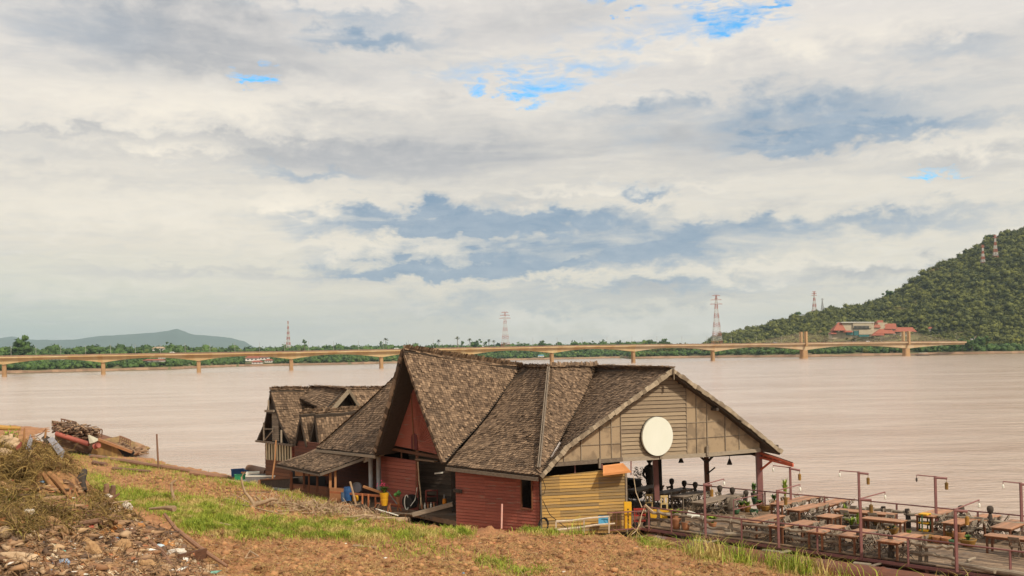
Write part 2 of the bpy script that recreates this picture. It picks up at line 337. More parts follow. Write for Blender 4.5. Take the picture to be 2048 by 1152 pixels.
fade = np.clip((ZZ+.2)/.8, .15, 1)
ZZ = ZZ+nz*fade
V = np.stack([XX, YY, ZZ], -1).reshape(-1, 3); nr, ncn = XX.shape
idx = np.arange(nr*ncn).reshape(nr, ncn); FQ = np.stack([idx[:-1, :-1], idx[:-1, 1:], idx[1:, 1:], idx[1:, :-1]], -1).reshape(-1, 4)
soil_m = mat('bank_soil', (.52, .255, .115), (.20, .09, .04), scale=2.2, amt=.5, tone=.3, rough=.95, bump=.05, bscale=9, detail=9, c3=(.22, .105, .05), c3at=.57, c3scale=.7)
ob = npmesh('river_bank', V, FQ, rng.random(len(FQ)), soil_m, smooth=True); tag(ob, kind='structure')
def gz(x, y):
    c = (x/y*F+1024); i = np.clip((np.log(y/7)/np.log(190/7))*(len(rows)-1), 0, len(rows)-1.001); j = np.clip((c+500)/7.0, 0, len(cols)-1.001)
    i0 = int(i); j0 = int(j); a, b_ = i-i0, j-j0
    return float(ZZ[i0, j0]*(1-a)*(1-b_)+ZZ[i0+1, j0]*a*(1-b_)+ZZ[i0, j0+1]*(1-a)*b_+ZZ[i0+1, j0+1]*a*b_)
def ground_at(px, py):    # march the ray of a pixel to the bank
    d = ray(px, py); Y = 12.0
    while Y < 180:
        if CAM_Z+d.z*Y <= gz(d.x*Y, Y): break
        Y += .15
    return Vector((d.x*Y, Y, gz(d.x*Y, Y)))
# ---- far land
WL = [(-900, 560), (-300, 850), (0, 1000), (342, 1150), (478, 1480), (700, 1450), (1000, 1760), (1245, 1830), (1262, 1540), (1400, 1500), (1615, 1230), (1843, 1180), (2048, 1150), (2500, 1050), (3000, 900)]
SIL = [(1200, 696), (1390, 694), (1440, 664), (1520, 652), (1600, 626), (1700, 612), (1790, 586), (1850, 548), (1920, 514), (1985, 480), (2048, 458), (2200, 400), (2500, 330), (3000, 420)]
def smooth01(t): t = min(max(t, 0), 1); return t*t*(3-2*t)
fcols = np.arange(-900, 3001, 10.0); fr = np.concatenate([np.linspace(-8, 60, 9), np.linspace(80, 1500, 48), np.geomspace(1600, 15000, 9)])
HYc = 620.0
def farz(px, dY):
    Yw = interp(px, WL); z = -1+min(max((dY+8)/16, 0), 1)*4+smooth01(dY/60)*3
    z += smooth01((dY-60)/260)*14*(1-smooth01((px-1250)/150))
    if px > 1300 and dY > 30:
        s = interp(px, SIL); Yc = Yw+HYc; crest = (hy(px)-s-14)*Yc/F+CAM_Z-7
        h = crest*(smooth01((dY-90)/(HYc-90))**.85) if dY < HYc else crest*(1-.5*smooth01((dY-HYc)/900))
        z += max(h, 0)
        z += noise.noise(Vector((px*.012, dY*.006, 2)))*min(max(h, 0)*.12, 9)
    return z
fv = [((px-1024)/F*(interp(px, WL)+d), interp(px, WL)+d, farz(px, d)) for px in fcols for d in fr]
a_, b_ = len(fcols), len(fr); idx = np.arange(a_*b_).reshape(a_, b_)
FQ = np.stack([idx[:-1, :-1], idx[1:, :-1], idx[1:, 1:], idx[:-1, 1:]], -1).reshape(-1, 4)
far_m = mat('far_bank_ground', (.17, .17, .06), (.10, .085, .04), scale=.02, tone=.3, amt=.8, rough=.95, c3=(.30, .19, .10), c3at=.62, c3scale=.03)
ob = npmesh('far_bank_land', np.array(fv), FQ, rng.random(len(FQ)), far_m, smooth=True); tag(ob, kind='structure')
def farpt(px, dY, up=0): Y = interp(px, WL)+dY; return Vector(((px-1024)/F*Y, Y, farz(px, dY)+up))
# muddy shore strip
sm = mat('far_shore_mud', (.36, .22, .13), (.2, .12, .07), scale=.08, amt=.7)
s = MB()
for a in np.arange(-880, 2990, 12.0):
    q0 = [farpt(a, -3), farpt(a+12, -3), farpt(a+12, 7+4*noise.noise(Vector((a+12, 0, 0))*.02)), farpt(a, 7+4*noise.noise(Vector((a, 0, 0))*.02))]
    s.add([(p.x, p.y, p.z+.25) for p in q0], [(0, 1, 2, 3)])
tag(s.build('far_shore', sm), kind='structure')
# distant blue mountains
mm_ = mat('distant_mountain_forest', (.09, .13, .08), (.06, .09, .06), scale=.002, rough=1, tone=.2)
def mountain(name, pts, Y, depth):
    m = MB(); vs = []; n = len(pts); xs = np.arange(pts[0][0], pts[-1][0]+1, 9.0)
    for px in xs:
        py = interp(px, pts)+1.2*noise.noise(Vector((px*.06, 0, 5)))
        top = atY(px, py, Y); dx = (px-1024)/F
        for k in range(7):
            f = k/6; yk = Y-depth*(1-f); vs.append((dx*yk, yk, max(2, top.z*(f**1.1)+noise.noise(Vector((px*.03, k*.7, 1)))*top.z*.12*(1-f)*f*3)))
        vs.append((dx*(Y+depth), Y+depth, 0))
    k = 8; fs = [(i*k+j, (i+1)*k+j, (i+1)*k+j+1, i*k+j+1) for i in range(len(xs)-1) for j in range(k-1)]
    m.add(vs, fs, .5); tag(m.build(name, mm_, smooth=True), kind='structure')
mountain('distant_mountain', [(-500, 690), (-200, 676), (0, 679), (60, 679), (100, 680), (150, 679), (200, 672), (270, 668), (310, 665), (335, 662), (352, 657), (368, 662), (385, 669), (430, 672), (465, 676), (490, 683), (508, 694), (560, 706), (700, 712)], 14500, 2000)
mountain('distant_hill', [(-300, 700), (-120, 690), (-40, 682), (15, 674), (30, 672), (48, 681), (80, 690), (120, 700), (160, 712)], 16500, 800)
# ---- forest: numpy crown cloud
ico_v = []; ico_f = []
import bmesh
bm = bmesh.new(); bmesh.ops.create_icosphere(bm, subdivisions=2, radius=1.0); bm.verts.ensure_lookup_table()
ico_v = np.array([v.co[:] for v in bm.verts]); ico_f = np.array([[v.index for v in f.verts] for f in bm.faces]); bm.free()
def crowns(pos, rad, name, m, parent=None, leafy=30, flat=.8, tonespread=.35, lsize=.24, shell=True):
    pos = np.asarray(pos, float); rad = np.asarray(rad, float); n = len(pos); nv = len(ico_v)
    tb = rng.random(n)
    Vs = []; Fs = []; Ts = []
    off = 0
    if shell:
        disp = 1+(rng.random((n, nv))-.5)*.7
        ang = rng.random(n)*6.28; ca, sa = np.cos(ang), np.sin(ang)
        x = ico_v[None, :, 0]*disp; y = ico_v[None, :, 1]*disp; z = ico_v[None, :, 2]*disp*flat
        v = np.stack([ca[:, None]*x-sa[:, None]*y, sa[:, None]*x+ca[:, None]*y, z], -1)*rad[:, None, None]*.74+pos[:, None, :]
        f = ico_f[None]+(np.arange(n)*nv)[:, None, None]
        Vs.append(v.reshape(-1, 3)); Fs.append(f.reshape(-1, 3)); Ts.append(np.repeat(tb, len(ico_f))*(1-tonespread)+rng.random(n*len(ico_f))*tonespread); off = n*nv
    if leafy:
        k = leafy; d = rng.normal(size=(n, k, 3)); d /= np.linalg.norm(d, axis=-1, keepdims=True); d[..., 2] = np.abs(d[..., 2])*1.0-.25*(rng.random((n, k)) < .3)
        rr = (.55+.6*rng.random((n, k, 1))); c = pos[:, None, :]+d*rr*rad[:, None, None]*np.array([1, 1, flat])
        e1 = rng.normal(size=(n, k, 3)); e2 = rng.normal(size=(n, k, 3)); s_ = rad[:, None, None]*lsize*(.6+.8*rng.random((n, k, 1)))
        tri = np.stack([c+e1*s_*.6, c+e2*s_*.6, c-(e1+e2)*s_*.4], 2)
        f = off+np.arange(n*k*3).reshape(-1, 3)
        Vs.append(tri.reshape(-1, 3)); Fs.append(f); Ts.append(np.repeat(tb, k)*(1-tonespread)+rng.random(n*k)*tonespread)
    return npmesh(name, np.concatenate(Vs), np.concatenate(Fs), np.concatenate(Ts), m, parent)
forest_m = mat('forest_foliage', (.175, .18, .034), (.024, .036, .011), scale=.03, amt=.4, tone=1.0, rough=.8, c3=(.17, .12, .04), c3at=.66, c3scale=.02)
bankf_m = mat('bank_foliage', (.10, .17, .035), (.02, .045, .014), scale=.05, amt=.3, tone=1.1, rough=.8, c3=(.15, .17, .04), c3at=.62, c3scale=.03)
pos = []; rad = []
CONF = (1640, 1860)
def clearing(px, d):
    if 1655 < px < 1842 and 165 < d < 250: return True
    return False
for _ in range(30000):
    px = random.uniform(1285, 2420); d = random.uniform(55, HYc+25)
    if px < 1440 and d > 260 and random.random() < .5: continue
    if clearing(px, d) and random.random() < .9: continue
    r = random.choice((1, 1, 1, 1.4, 2))*random.uniform(1.8, 3.4)
    if 1640 < px < 1960 and d < 200: r = random.uniform(1.3, 2.6)
    p = farpt(px, d); pos.append((p.x, p.y, p.z+r*random.uniform(.3, 1.9))); rad.append(r)
ob = crowns(pos, rad, 'hill_forest', forest_m, leafy=34, lsize=.3, tonespread=.45); tag(ob, 'dense green forest covering the steep hill beyond the bridge', 'forest', kind='stuff')
pos = []; rad = []
for _ in range(5200):
    px = random.uniform(-700, 1300) if random.random() < .8 else random.uniform(1255, 2500)
    d = 14+random.random()**1.4*(170 if px < 1255 else 60); r = random.uniform(2.4, 5.8)
    if 485 < px < 550 and d < 70: continue
    p = farpt(px, d); pos.append((p.x, p.y, p.z+r*random.uniform(.25, 1.0))); rad.append(r*.9)
for _ in range(4200):
    px = random.uniform(-700, 1420); d = random.uniform(120, 700); r = random.uniform(3.6, 7.4)*(1.35 if random.random() < .12 else 1)
    p = farpt(px, d); pos.append((p.x, p.y, p.z+r*random.uniform(.6, 1.2))); rad.append(r)
ob = crowns(pos, rad, 'far_bank_woods', bankf_m, leafy=22); tag(ob, 'low green trees and bushes covering the far river bank', 'woods', kind='stuff')
# low scrub right at the far waterline
# ---- individual skyline trees
trunk_m = mat('far_trunk', (.16, .12, .09), (.09, .07, .05), scale=1)
def far_tree(px, d, h, kind, label):
    base = farpt(px, d); o = thing({'palm': 'palm_tree', 'round': 'broadleaf_tree', 'lolly': 'tall_tree'}[kind], base, label, 'palm tree' if kind == 'palm' else 'tree', 'trees standing above the far bank skyline')
    m = MB(); m.tube([base, base+Vector((h*.01, 0, h*.5)), base+Vector((0, 0, h*.85))], [h*.03, h*.022, h*.015], 5); m.build('trunk', trunk_m, o)
    if kind == 'palm':
        c = MB(); top = base+Vector((0, 0, h*.88))
        for k in range(16):
            a = k*2.4; e = random.uniform(-.5, .9); L_ = h*.2
            dv = Vector((math.cos(a)*math.cos(e), math.sin(a)*math.cos(e), math.sin(e)))*L_
            side = dv.cross(Vector((0, 0, 1))).normalized()*L_*.22
            c.add([top, top+dv*.6+side, top+dv+Vector((0, 0, -.1*L_)), top+dv*.6-side], [(0, 1, 2, 3)])
        c.build('crown', forest_m, o)
    else:
        n = 26 if kind == 'round' else 10; pp = []; rr = []
        for k in range(n):
            R_ = h*(.36 if kind == 'round' else .17)
            dv = Vector((random.gauss(0, .45), random.gauss(0, .45), random.gauss(0, .35 if kind == 'round' else .5)))*R_
            pp.append(tuple(Vector((0, 0, h*(.62 if kind == 'round' else .82)))+dv)); rr.append(h*random.uniform(.09, .15)*(1 if kind == 'round' else .55))
        crowns(pp, rr, 'crown', bankf_m, o, leafy=40, lsize=.3)
far_tree(42, 60, 31, 'round', 'biggest dark round tree above the left end of the bridge')
far_tree(180, 90, 23, 'round', 'flat dark round tree above the second bridge pier')
far_tree(22, 70, 22, 'round', 'smaller dark tree left of the biggest tree at the left end of the bridge')
far_tree(205, 120, 13, 'round', 'low dark tree just right of the flat dark round tree')
TL = [(262, 'round', 20), (276, 'round', 20), (292, 'round', 17), (312, 'lolly', 22), (338, 'lolly', 26), (347, 'round', 20), (372, 'lolly', 25), (418, 'round', 17), (452, 'round', 18), (518, 'round', 22), (609, 'lolly', 30), (668, 'lolly', 20), (762, 'lolly', 27), (772, 'palm', 32), (878, 'palm', 30), (886, 'lolly', 20), (915, 'palm', 36), (925, 'lolly', 30), (940, 'palm', 32), (952, 'round', 32), (970, 'lolly', 26), (978, 'palm', 30), (988, 'palm', 28), (1085, 'round', 28), (1150, 'round', 22), (1183, 'round', 22), (1240, 'round', 25), (1300, 'round', 24), (1330, 'round', 25)]
words = {'palm': 'thin palm', 'round': 'rounded bushy tree', 'lolly': 'slender bare-stemmed tree'}
lm = [(577, 'the left mast'), (1011, 'the middle mast'), (352, 'the mountain peak'), (805, 'the tall roof peak')]
for k, (px, kind, h) in enumerate(TL):
    nm = min(lm, key=lambda q_: abs(q_[0]-px)); side = 'left' if px < nm[0] else 'right'
    same = sorted([abs(q_[0]-nm[0]) for q_ in TL if q_[1] == kind and (q_[0] < nm[0]) == (px < nm[0]) and min(lm, key=lambda z_: abs(z_[0]-q_[0])) == nm])
    ordn = ['nearest', 'second', 'third', 'fourth', 'fifth', 'sixth', 'seventh'][min(6, same.index(abs(px-nm[0])))]
    far_tree(px, 150 if px < 600 else 200, h*.9, kind, f'{words[kind]} on the far skyline, {ordn} such {side} of {nm[1]}')
# hillside trees on the silhouette
for px, h, lb in ((1781, 26, 'tall dark tree sticking up from the hill ridge above the red-roofed hall'), (1596, 20, 'dark tree on the low end of the hill ridge beside the pylon mast'), (1985, 24, 'dark tree at the top of the hill ridge beside the highest mast')):
    far_tree(px, HYc-10, h, 'round', lb)
for px, d, h, lb in ((1925, 12, 17, 'dense dark tree hiding the right end of the bridge'), (1944, 10, 15, 'bright bushy tree just right of the bridge end'), (1962, 30, 19, 'tall dark tree behind the right end of the bridge'), (1905, 16, 10, 'low bush tree under the last bridge span')):
    far_tree(px, d, h, 'round', lb)
# ---- bridge
conc_m = mat('stained_concrete', (.55, .44, .25), (.40, .23, .08), scale=.09, vec=(1, 1, .2), amt=.5, tone=.35, rough=.85, c3=(.52, .38, .22), c3at=.55, c3scale=.02)
conc2 = mat('pale_concrete', (.52, .43, .30), (.42, .28, .14), scale=.09, vec=(1, 1, .2), amt=.5, tone=.35, rough=.85, c3=(.45, .27, .12), c3at=.6, c3scale=.05)
pier_m = mat('pier_concrete', (.46, .29, .14), (.28, .16, .08), scale=.4, vec=(1, 1, .4), amt=.5, tone=.3, rough=.9)
rail_m = mat('bridge_parapet', (.30, .19, .12), (.2, .13, .09), scale=.5)
road_m = mat('bridge_asphalt', (.09, .085, .08), (.06, .055, .05), scale=1)
def bY(px): return interp(px, [(-400, 740), (0, 785), (600, 852), (1100, 930), (1425, 1005), (1607, 1060), (1812, 1130), (1935, 1172), (2100, 1230)])
DK = [(-400, 724), (-190, 719), (8, 714), (206, 710.5), (397, 707.5), (582, 704.5), (762, 701), (936, 697), (1103, 693.5), (1266, 691), (1425, 689.5), (1607, 687), (1812, 684.5), (1935, 684), (2100, 684)]
def dk(px): return atY(px, interp(px, DK), bY(px))
PIERS = [-400, -190, 8, 206, 397, 582, 762, 936, 1103, 1266, 1425, 1607, 1812, 1925]
bo = dk(1103); bo.z = 0
br = thing('river_bridge', bo, 'long ochre concrete road bridge with haunched girders and two short pylons', 'bridge')
wid = 6.0
def bn(px):
    a, b2_ = dk(px-6), dk(px+6); d = (b2_-a); d.z = 0; d.normalize(); return Vector((-d.y, d.x, 0))
for i in range(len(PIERS)-1):
    p0, p1 = PIERS[i], PIERS[i+1]; g = MB(); n = 20; big = i in (10, 11, 12)
    dmax, dmin = (7.2, 3.0) if big else (6.0, 2.6)
    prev = None
    for k in range(n+1):
        f = k/n; px = p0+(p1-p0)*f; c = dk(px); nn = bn(px)
        e = abs(2*f-1) if p1 != 1925 else 1-f
        dep = dmin+(dmax-dmin)*(max(0, e)**1.9)
        ring = [c-nn*wid, c+nn*wid, c+nn*wid-Vector((0, 0, .9)), c+nn*3.4-Vector((0, 0, 1.5)), c+nn*3.0-Vector((0, 0, dep)), c-nn*3.0-Vector((0, 0, dep)), c-nn*3.4-Vector((0, 0, 1.5)), c-nn*wid-Vector((0, 0, .9))]
        if prev:
            m_ = len(ring); g.add(prev+ring, [(j, (j+1) % m_, (j+1) % m_+m_, j+m_) for j in range(m_)], random.random())
        prev = ring
    g.build('girder', conc_m if i < 9 else conc2, br)
    for side in (-1, 1):
        r_ = MB()
        pa = [dk(p0+(p1-p0)*k/8)+bn(p0+(p1-p0)*k/8)*side*(wid-.15) for k in range(9)]
        for k in range(8): r_.beam(pa[k]+Vector((0, 0, .55)), pa[k+1]+Vector((0, 0, .55)), .3, 1.1)
        r_.build('parapet', rail_m, br)
for px in PIERS[:-1]:
    c = dk(px); nn = bn(px); d = Vector((nn.y, -nn.x, 0)); pm = MB(); big = px in (1607, 1812); hw = 4.6 if big else 1.9; ht = c.z-6
    th = 3.2 if big else 2.0
    ring = []
    for k in range(16):
        a = 2*math.pi*k/16; ring.append((math.copysign(abs(math.cos(a))**.5, math.cos(a))*hw*.85, math.copysign(abs(math.sin(a))**.5, math.sin(a))*th))
    def ringz(z, s_): return [Vector((c.x, c.y, 0))+d*(x*s_)+nn*(y*s_)+Vector((0, 0, z)) for x, y in ring]
    zs = [(-3, 1.1), (.8, 1.1), (1.0, 1.0), (ht, 1.0 if not big else .93)]
    vs = sum([ringz(z, s_) for z, s_ in zs], []); fs = [(i*16+j, i*16+(j+1) % 16, (i+1)*16+(j+1) % 16, (i+1)*16+j) for i in range(3) for j in range(16)]+[tuple(range(48, 64))]
    pm.add(vs, fs); pm.build('pier', pier_m, br)
for px in (1607, 1812):
    c = dk(px); nn = bn(px); d = Vector((nn.y, -nn.x, 0)); top = 12.5
    for s_ in (-1, 1):
        m = MB(); q_ = c+nn*s_*(wid-.4)+d*s_*1.9
        m.beam(q_-Vector((0, 0, 3)), q_+Vector((0, 0, top)), 3.1, 2.4, up=d); m.build('pylon', pier_m, br)
    cb = MB()
    for s_ in (-1, 1):
        for e in (-1, 1):
            for k in range(9):
                reach = 12+k*5.6; dpx = reach*F/bY(px)*e; a = c+nn*s_*(wid-.4)+Vector((0, 0, 3.5+k*1.0)); b2_ = dk(px+dpx)+bn(px+dpx)*s_*(wid-.5)+Vector((0, 0, 1))
                cb.tube([a, b2_], .05, 4, t=.8)
    cb.build('stay_cable', mat('stay_cable', (.55, .45, .3), (.45, .36, .22)), br)
lamp_m = mat('lamp_steel', (.45, .45, .43), (.35, .35, .33))
k_ = 0
LP = list(np.arange(20, 1930, 50.0)); proto = None
for k, px in enumerate(LP):
    c = dk(px)+bn(px)*(wid-.5); 
    if proto is None:
        proto = thing('street_lamp', c, 'x', 'street lamp', 'lamps along the bridge'); m = MB(); m.tube([c, c+Vector((0, 0, 8.5))], .11, 5); m.build('post', lamp_m, proto); m = MB(); m.beam(c+Vector((0, 0, 8.5)), c+Vector((0, -1.8, 8.7)), .2, .15); m.build('lamp_head', lamp_m, proto); o = proto
    else: o = dup(proto, c)
    i = int(np.searchsorted(PIERS, px)); i = max(3, i)
    o['label'] = f'grey lamp post on the bridge deck, number {k+1} of {len(LP)} from left end'
# vans on bridge
car_ms = [mat('van_white', (.8, .8, .78)), mat('car_silver', (.45, .47, .5)), mat('car_dark', (.06, .07, .09))]
tyre_m = mat('tyre', (.02, .02, .02)); glass_m = mat('window_glass', (.04, .05, .06), rough=.1)
def vehicle(px, mi, label, cat):
    c = dk(px)-bn(px)*2.0; o = thing(cat.split()[-1], c, label, cat, 'vehicles crossing the bridge'); nn = bn(px); d = Vector((nn.y, -nn.x, 0)); ang = math.atan2(d.y, d.x)
    m = MB(); m.box(c+Vector((0, 0, .85)), (4.6, 1.8, .9), ang); m.slab([c+d*-1.9+nn*.8+Vector((0, 0, 1.3)), c+d*-1.6+nn*.8+Vector((0, 0, 2.0)), c+d*.9+nn*.8+Vector((0, 0, 2.0)), c+d*1.7+nn*.8+Vector((0, 0, 1.3))], nn, 1.6); m.build('body', car_ms[mi], o)
    m = MB(); m.box(c+d*-.3+Vector((0, 0, 1.62)), (2.4, 1.66, .4), ang); m.build('window', glass_m, o)
    for a in (-1.4, 1.4):
        for s_ in (-.85, .85):
            m = MB(); q_ = c+d*a+nn*s_+Vector((0, 0, .36)); m.tube([q_-nn*.12, q_+nn*.12], .36, 10); m.build('wheel', tyre_m, o)
vehicle(345, 0, 'white van crossing the bridge above the blue mountain foot', 'van')
vehicle(792, 0, 'white car on the bridge just left of the tall roof peak', 'car')
vehicle(1548, 1, 'silver car on the bridge left of the left pylon', 'car')
vehicle(1705, 2, 'dark car on the bridge between the two pylons, the left one', 'car')
vehicle(1733, 0, 'white car on the bridge between the two pylons, the right one', 'car')
# ---- lattice masts
def hillY(px, py):
    for d in np.arange(60, HYc, 4.0):
        if proj(farpt(px, d, 6))[1] <= py: return interp(px, WL)+d
    return interp(px, WL)+HYc-20
mast_r = mat('mast_red', (.42, .15, .10), (.36, .12, .09)); mast_w = mat('mast_white', (.62, .58, .55), (.5, .47, .44)); mast_g = mat('mast_grey', (.36, .36, .36), (.3, .3, .3))
def mast(px, pyt, pyb, Y, wpx, label, cross=3, grey=False, bands=9):
    b0 = atY(px, pyb, Y); t0 = atY(px, pyt, Y); h = t0.z-b0.z; w0 = wpx*Y/F/2; o = thing('lattice_mast', b0, label, 'pylon mast', 'lattice masts on the far side of the river')
    def hw(f): return w0*(1-f)**1.3*(.85)+w0*.12
    for k in range(bands):
        m = MB(); f0, f1 = k/bands, (k+1)/bands; r_ = .055*Y/1000*2.4
        cs = lambda f: [b0+Vector((sx_*hw(f), sy_*hw(f), h*f)) for sx_, sy_ in ((-1, -1), (1, -1), (1, 1), (-1, 1))]
        sub = 2
        for q_ in range(sub):
            g0, g1 = f0+(f1-f0)*q_/sub, f0+(f1-f0)*(q_+1)/sub; A_, B_ = cs(g0), cs(g1)
            for j in range(4):
                m.beam(A_[j], B_[j], r_*2, r_*2); m.beam(A_[j], B_[(j+1) % 4], r_, r_); m.beam(A_[(j+1) % 4], B_[j], r_, r_); m.beam(A_[j], A_[(j+1) % 4], r_, r_)
        m.build('lattice_section', mast_g if grey else (mast_r if (bands-k) % 2 == 1 else mast_w), o)
    for k in range(cross):
        m = MB(); z = h*(1-.012-.085*k); s_ = w0*(.95+.15*k) if k else w0*.8; m.beam(b0+Vector((-s_, 0, z)), b0+Vector((s_, 0, z)), r_*2.2, r_*3); m.beam(b0+Vector((-s_, 0, z)), b0+Vector((0, 0, z+h*.03)), r_, r_); m.beam(b0+Vector((s_, 0, z)), b0+Vector((0, 0, z+h*.03)), r_, r_)
        m.build('crossarm', mast_g if grey else mast_r, o)
mast(577, 642, 700, 1750, 9, 'slim red and white mast, leftmost, above the bridge', 0, bands=11)
mast(1011, 624, 692, 2050, 18, 'red topped lattice mast in the middle of the far skyline', 3, bands=9)
mast(1434, 590, 690, 1620, 20, 'tallest red and white lattice mast at the foot of the hill', 3, bands=11)
mast(1629, 583, 626, 1950, 9, 'red and white mast rising behind the low part of the hill ridge', 3, bands=7)
mast(1645, 597, 620, 2000, 5, 'small grey mast right beside a red and white mast behind the hill ridge', 2, True, bands=5)
mast(1966, 490, 530, hillY(1966, 530), 8, 'red and white mast half way up the right hill, the lower one', 2, bands=7)
mast(1991, 470, 518, hillY(1991, 518), 9, 'pale red and white mast near the top of the right hill', 2, bands=7)
# ---- hall with red roofs on the hillside
wall_m = mat('hall_wall', (.50, .42, .30), (.38, .31, .22), scale=.3); rroof_m = mat('red_tile_roof', (.36, .115, .07), (.26, .08, .05), scale=.5); teal_m = mat('teal_glass', (.06, .2, .2), (.04, .12, .12), rough=.15); wwhite = mat('white_wall', (.75, .72, .68), (.6, .58, .52), scale=.5)
HY = 1400.0
def hp(px, py, dy=0): return atY(px, py, HY+dy)
def block(m, x0, y0, x1, y1, d0=0, d1=20):   # pixel rect as a solid block at real depth
    a, b2_, c, d_ = hp(x0, y1, d0), hp(x1, y1, d0), hp(x1, y0, d0), hp(x0, y0, d0); o_ = Vector((0, d1-d0, 0))
    m.hexa([a, b2_, b2_+o_, a+o_, d_, c, c+o_, d_+o_])
def hiproof(m, x0, x1, ye, yt, inset, d0, d1):
    a, b2_ = hp(x0, ye, d0), hp(x1, ye, d0); dp = Vector((0, d1-d0, 0)); t0, t1 = hp(x0+inset, yt, (d0+d1)/2), hp(x1-inset, yt, (d0+d1)/2)
    m.add([a, b2_, b2_+dp, a+dp, t0, t1], [(0, 1, 5, 4), (1, 2, 5), (2, 3, 4, 5), (3, 0, 4), (3, 2, 1, 0)])
hl = thing('conference_hall', hp(1720, 676), 'cream columned hall with red tiled roofs on the hillside behind the bridge', 'building')
m = MB(); block(m, 1685, 645, 1748, 675); block(m, 1706, 645, 1744, 656, -2, 0); block(m, 1718, 660, 1744, 669, -2, 0); block(m, 1748, 652, 1770, 672, 2, 20); block(m, 1756, 645, 1775, 660, 8, 22); block(m, 1664, 664, 1688, 678, 2, 18); m.build('wall', wall_m, hl)
m = MB(); m.beam(hp(1683, 644.5, -1), hp(1747, 644.5, -1), 2, 1); block(m, 1683, 643.8, 1749, 645.2, -3, 21); m.build('cornice', wwhite, hl)
for i in range(12):
    m = MB(); block(m, 1708+i*2.6, 651.5, 1709.3+i*2.6, 658, -2.6, -2.05); m.build('window', glass_m, hl)
for (x0, y0, x1, y1) in ((1693, 664, 1706, 670), (1708, 662, 1717, 671), (1718, 669.6, 1738, 673.5)):
    m = MB(); block(m, x0, y0, x1, y1, -2.6, -.2); m.build('window', teal_m, hl)
for (x0, x1, ye, yt, ins, d0, d1) in ((1667, 1692, 661, 645, 9, -6, 12), (1662, 1674, 668, 660, 3, -5, 8), (1686, 1706, 664.5, 661, 3, -6, 0), (1747, 1762, 655, 649, 3, 0, 10), (1754, 1767, 647, 640.5, 1, 8, 20), (1769, 1794, 658, 647, 2, 0, 18), (1749, 1792, 667, 658, 10, -6, 10), (1744, 1770, 671, 666.5, 3, -9, -1), (1786, 1834, 663.5, 654.5, 9, -2, 22)):
    m = MB(); hiproof(m, x0, x1, ye, yt, ins, d0, d1); m.build('roof', rroof_m, hl)
m = MB(); block(m, 1800, 663, 1830, 672, 2, 18); block(m, 1770, 657, 1792, 670, 3, 15); m.build('side_wall', wwhite, hl)
def cottage(px, py, w_, h_, Y, label, roof=True, rm=None):
    b0 = atY(px, py, Y); o = thing('house', b0, label, 'house', 'houses among the trees on the far bank'); W_ = w_*Y/F; H_ = h_*Y/F
    m = MB(); m.box(b0+Vector((0, 0, H_*.3)), (W_, W_*.6, H_*.6)); m.build('wall', wwhite, o)
    m = MB(); e = W_*.56; g_ = W_*.38; zb = b0.z+H_*.58; zt = b0.z+H_
    m.add([(b0.x-e, b0.y-g_, zb), (b0.x+e, b0.y-g_, zb), (b0.x+e, b0.y+g_, zb), (b0.x-e, b0.y+g_, zb), (b0.x-e*.6, b0.y, zt), (b0.x+e*.6, b0.y, zt)], [(0, 1, 5, 4), (1, 2, 5), (2, 3, 4, 5), (3, 0, 4), (3, 2, 1, 0)]); m.build('roof', rm or rroof_m, o)
    m = MB(); 
    for k in (-.3, 0, .3): m.box(b0+Vector((W_*k, -W_*.3-.05, H_*.3)), (W_*.12, .1, H_*.22))
    m.build('window', glass_m, o)
broof = mat('brown_tile_roof', (.35, .10, .06), (.25, .08, .05), scale=.4); wroof = mat('pale_sheet_roof', (.6, .62, .62), (.5, .5, .5), scale=.4)
cottage(506, 722, 26, 11, 1495, 'left house of the red-roofed group under the bridge left of a pier', rm=broof)
cottage(527, 720, 22, 10, 1500, 'middle house of the red-roofed group by the third bridge span', rm=rroof_m)
cottage(515, 728, 20, 7, 1485, 'lowest house of the red-roofed group nearest the water', rm=rroof_m)
cottage(538, 725, 15, 7, 1490, 'right house of the red-roofed group nearest the bridge pier', rm=broof)
cottage(308, 724, 38, 6, 1160, 'long brown-roofed house below the bridge between the second and third piers', rm=broof)
cottage(324, 717, 12, 5, 1190, 'small white-roofed house just above the long brown-roofed house', rm=wroof)
cottage(114, 720, 24, 4, 1090, 'grey-roofed shed in the trees under the first bridge span', rm=wroof)
cottage(1858, 662, 14, 8, 1395, 'white cottage with red roof right of the hall', rm=rroof_m)
cottage(1950, 680, 14, 7, 1260, 'pale hut with tan roof near the right bridge end', rm=mat('tan_roof', (.5, .36, .24)))
cottage(1082, 714, 12, 4.5, 1765, 'small blue-roofed hut at the far water edge', rm=mat('blue_roof', (.12, .35, .45)))
cottage(318, 701.5, 22, 8, 1330, 'square tan block on the skyline beyond the bridge', rm=mat('tan_roof', (.5, .36, .24)))
# white boat at far shore
b0 = atz(1846, 711.2, 0.02); o = thing('river_boat', b0, 'low pale boat with canopy moored at the far bank below the right pylon', 'boat')
m = MB(); L_ = 16; m.hexa([b0+Vector((-L_*.4, -1, -.2)), b0+Vector((L_*.4, -1, -.2)), b0+Vector((L_*.4, 1, -.2)), b0+Vector((-L_*.4, 1, -.2)), b0+Vector((-L_*.55, -1.6, 1.4)), b0+Vector((L_*.5, -1.6, 1.0)), b0+Vector((L_*.5, 1.6, 1.0)), b0+Vector((-L_*.55, 1.6, 1.4))]); m.build('hull', darkw_m, o)
m = MB(); m.box(b0+Vector((0, 0, 3.0)), (L_*.6, 2.6, .25)); m.build('canopy', wroof, o)
m = MB(); [m.box(b0+Vector((x, y, 2)), (.15, .15, 2)) for x in (-4.5, 0, 4.5) for y in (-1.2, 1.2)]; m.build('canopy_post', steel_m, o)
